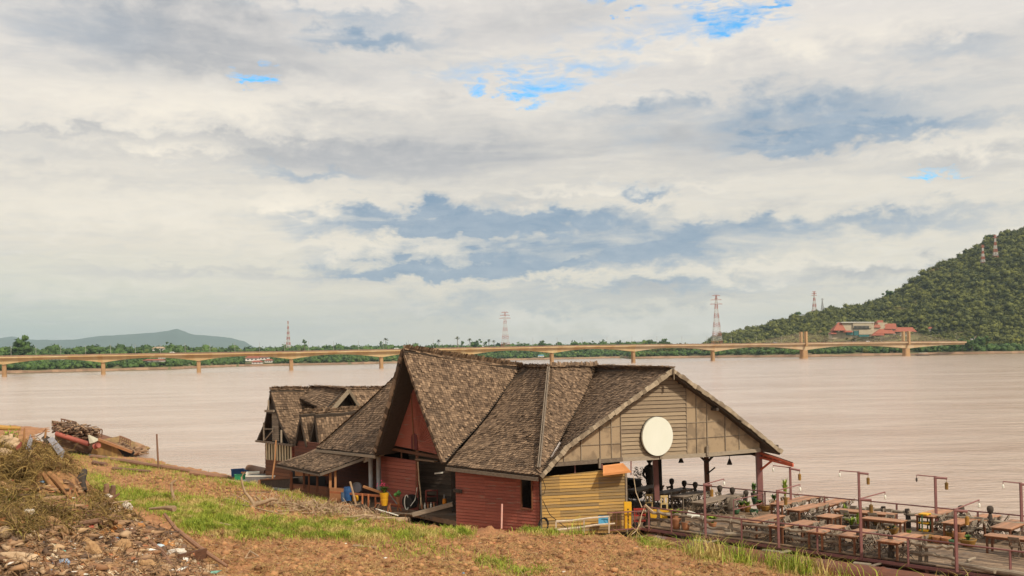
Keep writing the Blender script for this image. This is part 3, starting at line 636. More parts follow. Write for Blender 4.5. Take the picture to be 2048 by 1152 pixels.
# ============================================================= floating restaurant building
DV = Vector((.7071, -.7071, 0)); PV = Vector((.7071, .7071, 0))     # deck axis, and towards the river
def lerp(a, b, t): return Vector(a)*(1-t)+Vector(b)*t
def polyl(pts, t):
    pts = [Vector(p) for p in pts]; ls = [(pts[i+1]-pts[i]).length for i in range(len(pts)-1)]; T = sum(ls)*t
    for i, l in enumerate(ls):
        if T <= l or i == len(ls)-1: return pts[i].lerp(pts[i+1], min(max(T/l if l > 1e-6 else 0, 0), 1.02))
        T -= l
def roof(name_parent, eL, eR, rows=None, sag=.10, th=.16, wd=.17, rh=.20, label=None, seed=1):
    """eL, eR: polylines of the two edges from eave to ridge, seen from outside left/right."""
    rd = random.Random(seed); n = 14; m = MB()
    def S(u, v):
        a, b2_ = polyl(eL, v), polyl(eR, v); p = a.lerp(b2_, u); wv = (a-b2_).length
        p.z -= sag*4*v*(1-v)*min(1, wv/3); p.z += .05*noise.noise(p*.7); return p
    def nrm(u, v):
        a = S(min(u+.03, 1), v)-S(max(u-.03, 0), v); b2_ = S(u, min(v+.03, 1))-S(u, max(v-.03, 0)); k = a.cross(b2_)
        if k.length < 1e-7: k = (polyl(eR, .9)-polyl(eL, .9)).cross(polyl(eL, 1)-polyl(eL, 0))
        k.normalize(); return k if k.z > 0 else -k
    # under-roof sheet with thickness
    vs = []; 
    for i in range(n+1):
        for j in range(n+1):
            p = S(i/n, j/n); q_ = nrm(i/n, j/n); vs.append(p-q_*.03); vs.append(p-q_*th)
    def I(i, j, k): return (i*(n+1)+j)*2+k
    fs = []
    for i in range(n):
        for j in range(n):
            fs.append((I(i, j, 0), I(i+1, j, 0), I(i+1, j+1, 0), I(i, j+1, 0))); fs.append((I(i, j, 1), I(i, j+1, 1), I(i+1, j+1, 1), I(i+1, j, 1)))
    for i in range(n):
        fs.append((I(i, 0, 1), I(i+1, 0, 1), I(i+1, 0, 0), I(i, 0, 0))); fs.append((I(i, n, 0), I(i+1, n, 0), I(i+1, n, 1), I(i, n, 1)))
        fs.append((I(0, i, 0), I(0, i+1, 0), I(0, i+1, 1), I(0, i, 1))); fs.append((I(n, i, 1), I(n, i+1, 1), I(n, i+1, 0), I(n, i, 0)))
    m.add(vs, fs, .4)
    base = m.build('roof', under_m, name_parent, label=label)
    # shingles: one thin wedge each
    Ll = max(sum((Vector(e[i+1])-Vector(e[i])).length for i in range(len(e)-1)) for e in (eL, eR)); nr_ = int(Ll/rh); s_ = MB()
    for r_ in range(nr_+1):
        v = (r_+.1*rd.random())/nr_; v = min(v, .995)
        a, b2_ = S(0, v), S(1, v); wv = (b2_-a).length
        if wv < .1: continue
        nc_ = max(1, int(wv/wd)); nn = nrm(.5, v); sl_ = (S(.5, min(v+.04, 1))-S(.5, max(v-.04, 0))).normalized(); al = (b2_-a).normalized()
        sl_ = (sl_-al*sl_.dot(al)).normalized(); off = rd.random()*.5; rt = rd.random()*.12
        for c in range(-1 if False else 0, nc_):
            if rd.random() < .012: continue
            u = (c+.5+off*.5*(1 if c < nc_-1 else -1))/nc_; p = S(min(u, 1), v)
            w_ = wd*(.40+.09*rd.random()); ln = rh*(1.75+.5*rd.random()); dz = rd.uniform(-.014, .014); lift = .036+.016*rd.random()+(0.04 if rd.random() < .03 else 0)
            sk = rd.uniform(-.012, .012); p0 = p+sl_*dz; p0 += nn*.0
            A_ = p0-al*w_+nn*lift; B_ = p0+al*w_+al*sk+nn*(lift+rd.uniform(-.012, .012)); Cc = B_+sl_*ln-nn*(lift+.01)-al*sk; Dd = A_+sl_*ln-nn*(lift+.01)
            k = nn*.036
            s_.add([A_, B_, Cc, Dd, A_-k, B_-k], [(0, 1, 2, 3), (4, 5, 1, 0)], (rd.uniform(1.15, 1.5) if rd.random() < .05 else min(1, max(0, rd.betavariate(1.6, 1.9)*.85+rt))))
    o = s_.build('shingle_cladding', shingle_m, base); o.location = (0, 0, 0)
    # parent mesh base sits at parent origin; keep child coordinates consistent
    pv = Vector(name_parent.get('_o', (0, 0, 0)))
    for v_ in o.data.vertices: v_.co -= pv
    return base
def ridgecap(parent, pts, w_=.34, seed=3, m_=None, name='ridge_cap'):
    rd = random.Random(seed); m = MB(); pts = [Vector(p) for p in pts]
    for i in range(len(pts)-1):
        a, b2_ = pts[i], pts[i+1]; n = max(1, int((b2_-a).length/.24))
        for k in range(n):
            p, q_ = a.lerp(b2_, k/n), a.lerp(b2_, (k+1.15)/n); j = Vector((0, 0, rd.uniform(0, .05)))
            m.beam(p+j, q_+j, w_*rd.uniform(.8, 1.1), .07)
    m.build(name, m_ or shingle_m, parent)
def boards(parent, a, b2_, z0, z1, m_, bh=.2, name='wall', seed=1, label=None, clip=None, th=.03, holes=(), nrmv=None, slope=0.0, joints=(), sag=0.0):
    """clapboards between plan points a and b; z0/z1 may be (left,right); clip(u,z)->bool; holes (u0,u1,z0,z1)"""
    rd = random.Random(seed); m = MB(); a = Vector((a[0], a[1], 0)); b2_ = Vector((b2_[0], b2_[1], 0)); d = b2_-a; Ln = d.length; d.normalize()
    nn = nrmv or Vector((d.y, -d.x, 0)); zl = z0 if isinstance(z0, tuple) else (z0, z0); zh = z1 if isinstance(z1, tuple) else (z1, z1)
    H_ = max(zh[0]-zl[0], zh[1]-zl[1]); nb_ = int(H_/bh)+1
    cuts0 = [0.0, *joints, 1.0]
    for k in range(nb_):
        cuts = sorted(set(cuts0+[h[0] for h in holes]+[h[1] for h in holes]))
        for i in range(len(cuts)-1):
            u0, u1 = cuts[i], cuts[i+1]; um = (u0+u1)/2; t = rd.random(); n = 1 if clip is None else 24
            # horizontal extent for clipping
            def zz(u, kk): return zl[0]*(1-u)+zl[1]*u+(kk*bh)+slope*u-sag*4*u*(1-u)
            zm = zz(um, k+.5)
            if any(h[0]-1e-4 <= um <= h[1]+1e-4 and h[2] < zm < h[3] for h in holes): continue
            us = [u0+(u1-u0)*j/n for j in range(n+1)]
            for j in range(n):
                if clip and not clip((us[j]+us[j+1])/2, zz((us[j]+us[j+1])/2, k+.5)): continue
                pts = []
                for u, kk, o_ in ((us[j], k, th), (us[j+1], k, th), (us[j+1], k+.90, .0), (us[j], k+.90, .0)):
                    z = min(zz(u, kk), zh[0]*(1-u)+zh[1]*u); p = a+d*Ln*u; pts.append(Vector((p.x, p.y, z))+nn*o_)
                if pts[2].z-pts[1].z < .01 and pts[3].z-pts[0].z < .01: continue
                jit = nn*rd.uniform(-.003, .004) if n == 1 else Vector((0, 0, 0))
                pts = [p+jit for p in pts]; back = [p-nn*.07 for p in pts]
                m.hexa([back[0], back[1], pts[1], pts[0], back[3], back[2], pts[2], pts[3]], t)
    ob_ = m.build(name, m_, parent, label=label)
    bk = MB(); ev = [0.0]+sorted(set([h[0] for h in holes]+[h[1] for h in holes]))+[1.0]
    for i in range(len(ev)-1):
        u0, u1 = ev[i], ev[i+1]; um = (u0+u1)/2; hh = [h for h in holes if h[0]-1e-4 <= um <= h[1]+1e-4]
        def zb0(u): return zl[0]*(1-u)+zl[1]*u+.02
        def zt0(u): return zh[0]*(1-u)+zh[1]*u-.02
        segs = [(zb0, zt0)] if not hh else [(zb0, lambda u: hh[0][2]), (lambda u: hh[0][3], zt0)]
        if clip: 
            n = 16
            for q_ in range(n):
                ua, ub = q_/n, (q_+1)/n; ca, cb_ = zroof(gc0+Lw*ua)-.06, zroof(gc0+Lw*ub)-.06
                P4 = [(ua, zb0(ua)), (ub, zb0(ub)), (ub, cb_), (ua, ca)]; bk.add([Vector(((a+d*Ln*u).x, (a+d*Ln*u).y, z))-nn*.025 for u, z in P4], [(0, 1, 2, 3)])
            continue
        for f0, f1 in segs:
            P4 = [(u0, f0(u0)), (u1, f0(u1)), (u1, f1(u1)), (u0, f1(u0))]; bk.add([Vector(((a+d*Ln*u).x, (a+d*Ln*u).y, z))-nn*.025 for u, z in P4], [(0, 1, 2, 3)])
    if bk.v:
        bo_ = bk.build('wall_backing', darkw_m, ob_)
        pv = Vector(parent.get('_o', (0, 0, 0)))
        for v_ in bo_.data.vertices: v_.co -= pv
    return ob_
Z0 = .62
rb = thing('floating_restaurant', (1.4, 52, Z0), 'red and yellow boarded restaurant under big weathered shingle roofs beside the river bank', 'restaurant')
GA = Vector((1.9, 49.5, 0)); GD = Vector((.932, .364, 0)).normalized(); GN = Vector((GD.y, -GD.x, 0)); RB = -GN    # gable plane, ridge direction going back
def G(g, z, out=0): p = GA+GD*g+GN*out; return Vector((p.x, p.y, z))
def pxG(px, py, out=0):  # pixel on the gable plane -> (g, z)
    d = ray(px, py); o_ = GA+GN*out; Y = (o_.x*GN.x+o_.y*GN.y)/(d.x*GN.x+GN.y); p = atY(px, py, Y); return (p-o_).dot(GD), p.z
OUT = .55
gA, zA = pxG(1344, 740, OUT); gE, zE = pxG(1081, 952, OUT); gR, zR = pxG(1562, 904, OUT)
gm, zm_ = pxG(1133, 893, OUT); gm2, zm2 = pxG(1240, 815, OUT); gn, zn = pxG(1460, 822, OUT)
apex = G(gA, zA, OUT); eL_ = G(gE, zE, OUT); eR_ = G(gR, zR, OUT)
Q = atY(1196, 735, 60.1); P_ = atY(1100, 737, 56.6); Vv = atY(1042, 736, 61.0)
Ec = Vector((eL_.x-.02, eL_.y+.12, eL_.z+.02))
R0 = atY(887, 925, 53.0); L0 = atY(750, 908, 58.1); TA = atY(807, 700, 55.9); Le = R0+Vector((.15, -.1, -.12))
# main gable roof: near slope (faces the bank), far slope (faces the river)
roof(rb, [Ec, lerp(Ec, Q, .25)-Vector((0, 0, .22)), Q], [eL_, G(gm, zm_, OUT), G(gm2, zm2, OUT), apex], sag=.05, seed=11)
back = RB*9.5
roof(rb, [eR_, G(gn, zn, OUT), apex], [eR_+back, G(gn, zn, OUT)+back, apex+back], sag=.05, seed=12)
roof(rb, [Ec, P_], [Ec+Vector((.05, 0, 0)), Q], sag=.16, seed=13)
roof(rb, [Le, lerp(Le, Vv, .5)-Vector((0, 0, .18)), Vv], [Ec, lerp(Ec, P_, .22)-Vector((0, 0, .12)), P_], sag=.12, seed=14)
roof(rb, [R0, lerp(R0, TA, .5)+Vector((.0, 0, -.15)), TA], [R0+Vector((.1, .1, 0)), lerp(R0, Vv, .5)-Vector((0, 0, .18)), Vv], sag=.14, seed=15)
# hidden far slopes, so the building is closed from the river side
roof(rb, [P_+PV*5.5-Vector((0, 0, 4.8)), P_], [Q+PV*4.5-Vector((0, 0, 4.6)), Q], seed=16)
roof(rb, [Vv+PV*3-Vector((0, 0, 4.6)), Vv], [P_+PV*5.5-Vector((0, 0, 4.8)), P_], seed=17)
# far side of the steep roof (seen from below through its open gable) 
Lb = L0+PV*5.5; Tb = lerp(TA, Vv, .55)
roof(rb, [Lb, Tb], [L0, lerp(L0, TA, .5)+Vector((.05, -.05, -.1)), TA], sag=.06, seed=18)
roof(rb, [Lb, Tb], [Vv+PV*3-Vector((0, 0, 4.6)), Vv], sag=.06, seed=19)
# bank-facing roof left of the steep gable
CC = atY(632, 896, 64.4); S2 = atY(786, 757, 63.6)
S3 = S2+DV*3.2+Vector((0, 0, .3))
roof(rb, [CC, lerp(CC, S2, .5)-Vector((0, 0, .15)), S2], [L0+PV*.12+Vector((0, 0, -.06)), S3], sag=.12, seed=20)
roof(rb, [CC+PV*7.5, S2+PV*.5], [CC, S2], sag=.05, seed=21)
# porch lean-to
pe0, pe1, pt1, pt0 = atY(552, 928, 66.5), atY(640, 946, 60.2), atY(731, 913, 59.7), atY(634, 900, 64.6)
roof(rb, [pe0, pt0], [pe1, pt1], sag=.05, seed=22, wd=.2)
# ridge and hip caps, rake boards
lift = Vector((0, 0, .10))
ridgecap(rb, [TA+lift*.6, lerp(TA, Vv, .35)-Vector((0, 0, .12)), lerp(TA, Vv, .7)-Vector((0, 0, .12)), Vv+lift, P_+lift, Q+lift, apex+lift*1.2], .3)
m = MB(); hp0 = [Ec.lerp(P_, t)+Vector((-.1, -.1, .10+.0)) for t in (.05, .2, .4, .6, .8, 1)]
for i in range(5):
    m.beam(hp0[i]+Vector((-.04, 0, 0)), hp0[i+1]+Vector((-.04, 0, 0)), .05, .04, t=.3); m.beam(hp0[i]+Vector((.06, -.02, -.01)), hp0[i+1]+Vector((.06, -.02, -.01)), .07, .05, t=.2)
m.build('hip_batten', greyw_m, rb)
def rake(pts, name='rake_shingle', seed=4, out=Vector((0, -.1, 0)), w_=.2, m_=None):
    rd = random.Random(seed); m = MB()
    for i in range(len(pts)-1):
        a, b2_ = Vector(pts[i]), Vector(pts[i+1]); n = max(1, int((b2_-a).length/.2))
        for k in range(n):
            p, q_ = a.lerp(b2_, k/n), a.lerp(b2_, (k+1.05)/n); j = Vector((0, 0, rd.uniform(-.02, .03)))
            m.beam(p+out+j, q_+out+j, .07, w_*rd.uniform(.8, 1.2))
    m.build(name, m_ or rake_m, rb)
rake_m = mat('pale_rake_shingle', (.42, .34, .24), (.16, .12, .08), scale=8, amt=.4, tone=.9)
rake([eL_, G(gm, zm_, OUT), G(gm2, zm2, OUT), apex], out=GN*.10+Vector((0, 0, -.04)), w_=.22)
rake([apex, G(gn, zn, OUT), eR_], out=GN*.10+Vector((0, 0, -.02)), w_=.2)
rake([R0, lerp(R0, TA, .5)+Vector((.0, 0, -.15)), TA], out=-PV*.08, w_=.2, m_=shingle_m)
rake([TA, lerp(L0, TA, .5)+Vector((.05, -.05, -.1)), L0], out=-PV*.08, w_=.26, m_=shingle_m)
m = MB(); m.beam(Le+Vector((0, 0, -.2))-PV*.05, Ec+Vector((-.05, 0, -.2))-PV*.05, .06, .18); m.build('eave_board', greyw_m, rb); m = MB(); m.beam(CC+Vector((0, 0, -.16)), L0+Vector((0, 0, -.16)), .06, .16); m.build('eave_board', greyw_m, rb)
m = MB(); m.beam(pe1+Vector((.02, -.04, -.1)), pt1+Vector((.02, -.04, -.1)), .05, .16); m.beam(pe0+Vector((0, 0, -.15)), pe1+Vector((0, 0, -.15)), .06, .1); m.build('porch_fascia', greyw_m, rb)
# front finial board at the apex
m = MB(); m.beam(apex+GN*.18+Vector((0, 0, -.5)), apex+GN*.18+Vector((0, 0, .12)), .16, .05); m.build('apex_board', rake_m, rb)
# ---- gable wall
def zroof(g):
    return float(np.interp(g, [gE, gm, gm2, gA, gn, gR], [zE, zm_, zm2, zA, zn, zR]))-.22
def zbot(g):
    g1, z1_ = pxG(1110, 930); g2, z2_ = pxG(1244, 920); g3, z3_ = pxG(1410, 911); g4, z4_ = pxG(1518, 901)
    return float(np.interp(g, [g1, g2, g3, g4], [z1_, z2_, z3_, z4_]))
gc0, _ = pxG(1242, 870); gc1, _ = pxG(1373, 870); gl, _ = pxG(1104, 925); gr, _ = pxG(1519, 895)
Lw = gc1-gc0; pa = G(gc0, 0); pb = G(gc1, 0)
boards(rb, pa, pb, (zbot(gc0)+.12, zbot(gc1)+.12), 9.2, tan_m, bh=.205, name='gable_boarding', seed=5, clip=lambda u, z: z < zroof(gc0+Lw*u)-.02, nrmv=GN, th=.05)
def panelstrip(ga, gb, name, n=14):
    m = MB()
    for k in range(n):
        a, b2_ = ga+(gb-ga)*k/n, ga+(gb-ga)*(k+1)/n
        za, zb = zroof(a), zroof(b2_)
        ba, bb_ = zbot(a)+.1, zbot(b2_)+.1
        if za < ba+.02 and zb < bb_+.02: continue
        za, zb = max(za, ba+.01), max(zb, bb_+.01)
        m.hexa([G(a, ba, -.06), G(b2_, bb_, -.06), G(b2_, bb_, 0), G(a, ba, 0), G(a, za, -.06), G(b2_, zb, -.06), G(b2_, zb, 0), G(a, za, 0)], .5)
    m.build(name, bambo_m, rb)
# woven panels, their battens
wv = bpy.data.materials['woven_bamboo'].node_tree
Lp = [pxG(px, 900)[0] for px in (1104, 1127, 1162, 1200, 1223, 1242)]
for i in range(len(Lp)-1): panelstrip(Lp[i]+.0, Lp[i+1]-.012, 'woven_panel')
Rp = [pxG(px, 880)[0] for px in (1373, 1393, 1414, 1450, 1478, 1519)]
for i in range(len(Rp)-1): panelstrip(Rp[i]+.012, Rp[i+1], 'woven_panel')
for g in Lp[1:]+Rp[:-1]:
    if zroof(g)-zbot(g) > .15: m = MB(); m.beam(G(g, zbot(g)+.08, .03), G(g, zroof(g)-.02, .03), .035, .04, up=GN); m.build('vertical_batten', greyw_m, rb)
def hb(x0, y0, x1, y1):
    m = MB(); g0, z0_ = pxG(x0, y0, .02); g1, z1_ = pxG(x1, y1, .02); m.beam(G(g0, z0_, .02), G(g1, z1_, .02), .03, .025); m.build('horizontal_batten', greyw_m, rb)
hb(1110, 912, 1242, 905) if False else None
hb(1133, 893, 1242, 887); hb(1198, 856, 1242, 852); hb(1374, 846, 1440, 842); hb(1374, 815, 1412, 815); hb(1374, 878, 1516, 868)
m = MB()
gs = [pxG(1104, 930)[0], pxG(1244, 920)[0], pxG(1410, 911)[0], pxG(1519, 901)[0]]
for i in range(3): m.beam(G(gs[i], zbot(gs[i])+.03, .03), G(gs[i+1], zbot(gs[i+1])+.03, .03), .14, .2)
m.build('gable_beam', greyw_m, rb)
for px, py in ((1197, 930), (1412, 905), (1319, 912)):
    m = MB(); g, z = pxG(px, py); m.beam(G(g, z-.15, .12), G(g, z+.35, .12), .12, .1, up=GN); m.build('post_stub', greyw_m, rb)
# purlin ends under the right rake
m = MB()
for px, py in ((1428, 818), (1547, 892), (1210, 838)):
    g, z = pxG(px, py, .2); m.beam(G(g, z, -.5), G(g, z, OUT), .14, .16)
m.build('purlin', darkw_m, rb)
# ---- walls
yl, yr = Vector((1.33, 49.95, 0)), Vector((5.57, 50.25, 0))
boards(rb, yl, yr, .42, (3.38, 3.72), yel_m, bh=.155, name='yellow_wall', seed=7, joints=(.22, .68), slope=.10)
m = MB(); m.beam(yl+Vector((-.02, -.03, .42)), yl+Vector((-.02, -.03, 3.4)), .09, .09); m.beam(yr+Vector((.05, -.02, .42)), yr+Vector((.05, -.02, 3.6)), .08, .08); m.build('corner_post', greyw_m, rb)
rl, rr = Vector((-3.1, 52.8, 0)), Vector((1.24, 50.02, 0))
boards(rb, rl, rr, .50, (3.60, 3.40), red_m, bh=.16, name='red_wall', seed=8, holes=((.795, .92, 1.75, 3.25),), joints=(.36, .74), th=.022)
wp = lambda u, z, o_=0: Vector((rl.x+(rr.x-rl.x)*u, rl.y+(rr.y-rl.y)*u, z))+Vector((-.54, -.84, 0))*o_
m = MB()
for a, b2_ in (((.795, 1.72), (.795, 3.27)), ((.92, 1.72), (.92, 3.27)), ((.79, 1.72), (.925, 1.72)), ((.79, 3.27), (.925, 3.27))): m.beam(wp(a[0], a[1], .03), wp(b2_[0], b2_[1], .03), .06, .07, up=(.5, .8, 0))
wf = m.build('window_frame', brownw_m, rb, label='dark open window in the red wall')
m = MB(); m.beam(wp(-.01, 2.42, .12), wp(.09, 2.40, .12), .1, .17); m.build('bracket', darkw_m, rb)
# inner partitions keep the rooms dark
m = MB(); m.box((1.2, 56.2, 2.1), (9.5, .1, 3.2)); m.box((5.5, 53.4, 2.0), (.1, 6.0, 2.9)); m.build('inner_shade_wall', darkw_m, rb)
# room behind the doorway between the red walls
dl = atY(838, 1000, 58.6); m = MB()
boards(rb, (-6.3, 60.0), (-2.2, 57.0), .7, 4.2, darkg_m if 'darkg_m' in globals() else mat('grey_plank_inside', (.20, .16, .125), (.10, .08, .06), scale=4, vec=(1, 1, 8)), bh=.22, name='inner_boarding', seed=9)
# red wall under the steep gable and the triangle above it
K = 51.6
def onK(px, py): d = ray(px, py); Y = K/(d.x+1); return atY(px, py, Y)
ta, tb = onK(762, 985), onK(836, 1010)
boards(rb, ta, tb, .6, (onK(762, 912).z, onK(836, 922).z), red_m, bh=.2, name='red_wall', seed=10, th=.03)
tri = [onK(757, 893), onK(886, 906), onK(822, 764)]
nK = Vector((-.7071, -.7071, 0))
# triangle: left half plain panel, right half radiating battens
tb0, tb1, tap = onK(784, 890), onK(874, 908), onK(822, 765); tm = onK(829, 897)
m = MB(); m.slab([tb0, onK(829, 899), tap], nK, .08, .7); m.build('gable_panel', red_m, rb)
m = MB(); m.slab([onK(829.5, 899), tb1, tap+Vector((0.01, -.01, 0))], nK, .06, .3); gp = m.build('gable_panel', red_m, rb)
m = MB(); o0 = onK(829, 893)
for k in range(30):
    t = k/29; e = polyl([tb1, tap], t); st = o0.lerp(e, .12); m.beam(st+nK*.015, e+nK*.015, .045, .035, t=random.random(), up=nK)
m.build('sunray_batten', red_m, rb)
m = MB(); m.beam(onK(829.5, 899)+nK*.05, onK(823, 768)+nK*.05, .07, .05, up=nK); m.build('centre_batten', brownw_m, rb)
m = MB(); pc = onK(830, 884); ww = DV*.27
m.slab([pc-ww-Vector((0, 0, .42)), pc+ww-Vector((0, 0, .42)), pc+ww+Vector((0, 0, .25)), pc+ww*.7+Vector((0, 0, .42)), pc+Vector((0, 0, .5)), pc-ww*.7+Vector((0, 0, .42)), pc-ww+Vector((0, 0, .25))], nK, -.07); m.build('plaque', mat('dark_red_plaque', (.13, .03, .03), (.07, .02, .02), scale=8, vec=(1, 1, .2)), rb, label='dark red rounded plaque at the foot of the red gable')
m = MB(); m.beam(onK(757, 893), onK(884, 916), .12, .16); m.build('lintel', brownw_m, rb)
m = MB(); m.beam(onK(766, 895), onK(766, 912), .1, .1); m.beam(onK(803, 900), onK(803, 918), .07, .07); m.beam(onK(833, 900)-nK*.05, onK(833, 1015)-nK*.05, .16, .16); m.build('door_post', brownw_m, rb)
m = MB(); m.beam(onK(836, 918)+nK*.1, onK(880, 922)+nK*.3, .25, .07); m.build('lintel_shingle', shingle_m, rb)
# black sheet in place of the shade behind the open slot
m = MB(); m.slab([onK(700, 1005)-nK*2.6, onK(905, 1005)-nK*2.6, onK(905, 850)-nK*2.6, onK(700, 850)-nK*2.6], nK, .05, .5); m.build('inner_shade_wall', black_m, rb)
# two grey posts at the corner
for px, y0, y1, r_, Y in ((742, 912, 976, .13, 59.2), (758, 903, 984, .14, 58.9)):
    m = MB(); m.tube([atY(px, y1, Y), atY(px-1, y0, Y)], r_, 10); m.build('corner_column', steel_m, rb, smooth=True)
m = MB(); m.beam(atY(728, 921, 59.8), atY(768, 905, 58.5), .12, .28); m.build('eave_beam', greyw_m, rb)
# porch: posts, low wall, back wall
for px, y0, y1, Y, w_ in ((583, 944, 985, 65.0, .14), (608, 944, 978, 63.5, .12), (618, 944, 985, 62.5, .1), (634.5, 944, 984, 61.5, .12), (661, 940, 976, 60.6, .15), (671, 935, 976, 60.4, .12)):
    m = MB(); m.beam(atY(px, y1, Y), atY(px, y0, Y), w_, w_); m.build('porch_post', brownw_m if px < 650 else ochre_m, rb)
pw0, pw1 = atY(580, 985, 65.3), atY(688, 1001, 60.0)
boards(rb, pw0, pw1, (.35, .3), (atY(580, 967, 65.3).z, atY(688, 976, 60).z), brownw_m, bh=.26, name='porch_low_wall', seed=21, joints=(.35, .7))
m = MB(); q0 = atY(659, 975, 59.7); q1 = atY(688, 978, 59.4); m.slab([q0-Vector((0, 0, .8)), q1-Vector((0, 0, .8)), q1, q0], (-.5, -.85, 0), .05); m.build('porch_panel', ochre_m, rb)
boards(rb, atY(590, 940, 70.2)+Vector((0, 0, 0)), atY(764, 950, 61.6), .4, 3.8, mat('dark_red_board', (.15, .055, .035), (.08, .035, .022), scale=3, vec=(1, 1, 8)), bh=.24, name='porch_back_wall', seed=22)
m = MB(); m.slab([atY(583, 935, 69.8), atY(650, 950, 66), atY(650, 985, 66), atY(583, 985, 69.8)], (-.5, -.85, 0), .05); m.build('inner_shade_wall', black_m, rb)  # added black sheet stands in for the shade inside the porch
m = MB(); m.slab([atY(590, 952, 65), atY(655, 952, 61), atY(655, 941, 61.1), atY(590, 941, 65.1)], (-.5, -.85, 0), .04); m.build('porch_valance', ochre_m, rb)
# floor platform under the house
m = MB(); fl = [(-15.6, 67.4), (-11.2, 60.6), (-5.6, 56.2), (-3.0, 53.0), (1.3, 50.25), (5.6, 50.4), (8.5, 52.8), (11.0, 55.6), (5, 62), (-2, 66), (-9, 74)]
m.slab([Vector((x, y, .72)) for x, y in fl], (0, 0, 1), .25); m.build('floor_platform', deck_m, rb)
m = MB()
for k in range(7):
    a = Vector((-14+k*2.9, 65.0-k*2.4, .25)); m.tube([a, a+PV*7], .32, 10)
m.build('float_barrel', rust_m, rb, smooth=True)
# orange awning over the counter
m = MB(); a0, a1 = atY(1206, 931, 49.9), atY(1206, 949.5, 49.5); b0_, b1_ = atY(1246, 926, 50.6), atY(1262, 943, 49.6)
m.slab([a1, b1_, b0_, a0], (0, -.3, 1), .04); m.beam(a1, b1_, .04, .1, t=1); m.build('awning', orange_m, rb)
# red steel bits under the gable
m = MB()
for px, y0, y1 in ((1150, 929, 946), (1204, 928, 938), (1262, 922, 950)): m.beam(atY(px, y0, 50.3), atY(px, y1, 50.3), .06, .06)
m.build('hanger', pink_m, rb)
# white round sign
g, z = pxG(1314.5, 872.5, .2); o_ = G(g, z, .12); sg = thing('round_sign', o_, 'big blank white round sign board mounted on the tan boarded gable', 'sign')
rad_ = (pxG(1345, 872, .2)[0]-pxG(1284, 872, .2)[0])/2
def disc(c, r_, n, th, sc=1.0):
    vs = []
    for o2 in (0, th):
        for k in range(48): a = 2*math.pi*k/48; vs.append(c+GD*(math.cos(a)*r_)+Vector((0, 0, math.sin(a)*r_*sc))+n*o2)
    return vs, [tuple(range(47, -1, -1)), tuple(range(48, 96))]+[(k, (k+1) % 48, (k+1) % 48+48, k+48) for k in range(48)]
m = MB(); vs, fs = disc(o_, rad_, GN, .14, 1.12); m.add(vs, fs, .5); m.build('sign_face', mat('sign_white', (.76, .77, .69), (.62, .63, .52), scale=1.2, vec=(1, 1, .4), amt=.35, tone=0, rough=.5, c3=(.68, .66, .48), c3at=.66, c3scale=2), sg)
m = MB(); vs, fs = disc(o_-GN*.07, rad_*1.02, GN, .068, 1.12); m.add(vs, fs, .5); m.build('sign_rim', darkw_m, sg)
# steel posts and canopy frame to the right
def onL(px, py, Y): return atY(px, py, Y)
m = MB(); pA0, pA1 = atY(1314, 1000, 53.6), atY(1309.5, 905, 53.4); m.beam(pA0, pA1, .27, .27); m.build('steel_post', pink_m, rb)
for (x0, y0, x1, y1, Y, w_, mm2) in ((1320, 985, 1317.5, 905, 57.5, .26, darkw_m), (1415, 986, 1412, 905, 58.5, .26, brownw_m), (1521, 1015, 1517, 899, 54.6, .30, pink_m)):
    m = MB(); m.beam(atY(x0, y0, Y), atY(x1, y1, Y), w_, w_); m.build('steel_post', mm2, rb)
m = MB(); q_ = [atY(1517, 905, 54.6), atY(1586, 929, 52.2)]; q2 = [atY(1517, 914, 54.6), atY(1586, 932, 52.2)]
m.beam(q_[0], q_[1], .10, .10); m.beam(q2[0], q2[1], .10, .10)
for k in range(8): m.beam(q_[0].lerp(q_[1], k/7), q2[0].lerp(q2[1], k/7), .05, .05)
m.beam(atY(1521, 940, 54.5), atY(1548, 918, 53.6), .09, .09)
m.build('canopy_truss', mat('bright_red_steel', (.62, .14, .07), (.45, .1, .06)), rb)
c0 = q_[0]+Vector((0, 0, .12)); c1 = q_[1]+Vector((0, 0, .12)); m = MB(); bkv = RB*3.4
m.slab([c0, c1, c1+bkv*.8, c0+bkv], (0, 0, 1), .05); m.build('canopy_sheet', mat('canopy_sheet', (.40, .20, .12), (.25, .13, .09)), rb)
m = MB(); a0 = atY(1392, 909, 58.5); 
for k in range(5): m.beam(G(gs[2]+.2, zbot(gs[2])-.05, -.7-k*.9), G(gs[3]-.1, zbot(gs[3])-.05, -.7-k*.9), .08, .1)
m.beam(atY(1413, 912, 58.5), atY(1518, 906, 54.6), .14, .16); m.beam(atY(1318, 908, 57.5), atY(1413, 912, 58.5), .12, .14); m.beam(atY(1430, 935, 58), atY(1414, 948, 58.4), .07, .07); m.beam(atY(1400, 912, 58.4), atY(1413, 925, 58.4), .12, .12); m.beam(atY(1426, 912, 58.4), atY(1414, 925, 58.4), .12, .12)
m.build('ceiling_joist', darkw_m, rb)
# loose cables on the house
m = MB()
def cable(pts, r_=.018): m.tube(pts, r_, 4)
cable([atY(1083, 952, 49.3), atY(1091, 975, 49.3), atY(1088, 988, 49.3), atY(1078, 992, 49.4)]); cable([atY(1080, 955, 49.4), atY(1081, 1000, 49.4), atY(1083, 1045, 49.3)]); cable([atY(1085, 1000, 49.4), atY(1100, 1030, 49.4), atY(1135, 1058, 49.2)])
for k in range(3): cable([atY(1086+9*math.cos(a)+k*1.2, 1050+13*math.sin(a)-k, 49.1) for a in np.linspace(0, 6.28, 14)], .022)
m.build('cable', cable_m, rb)
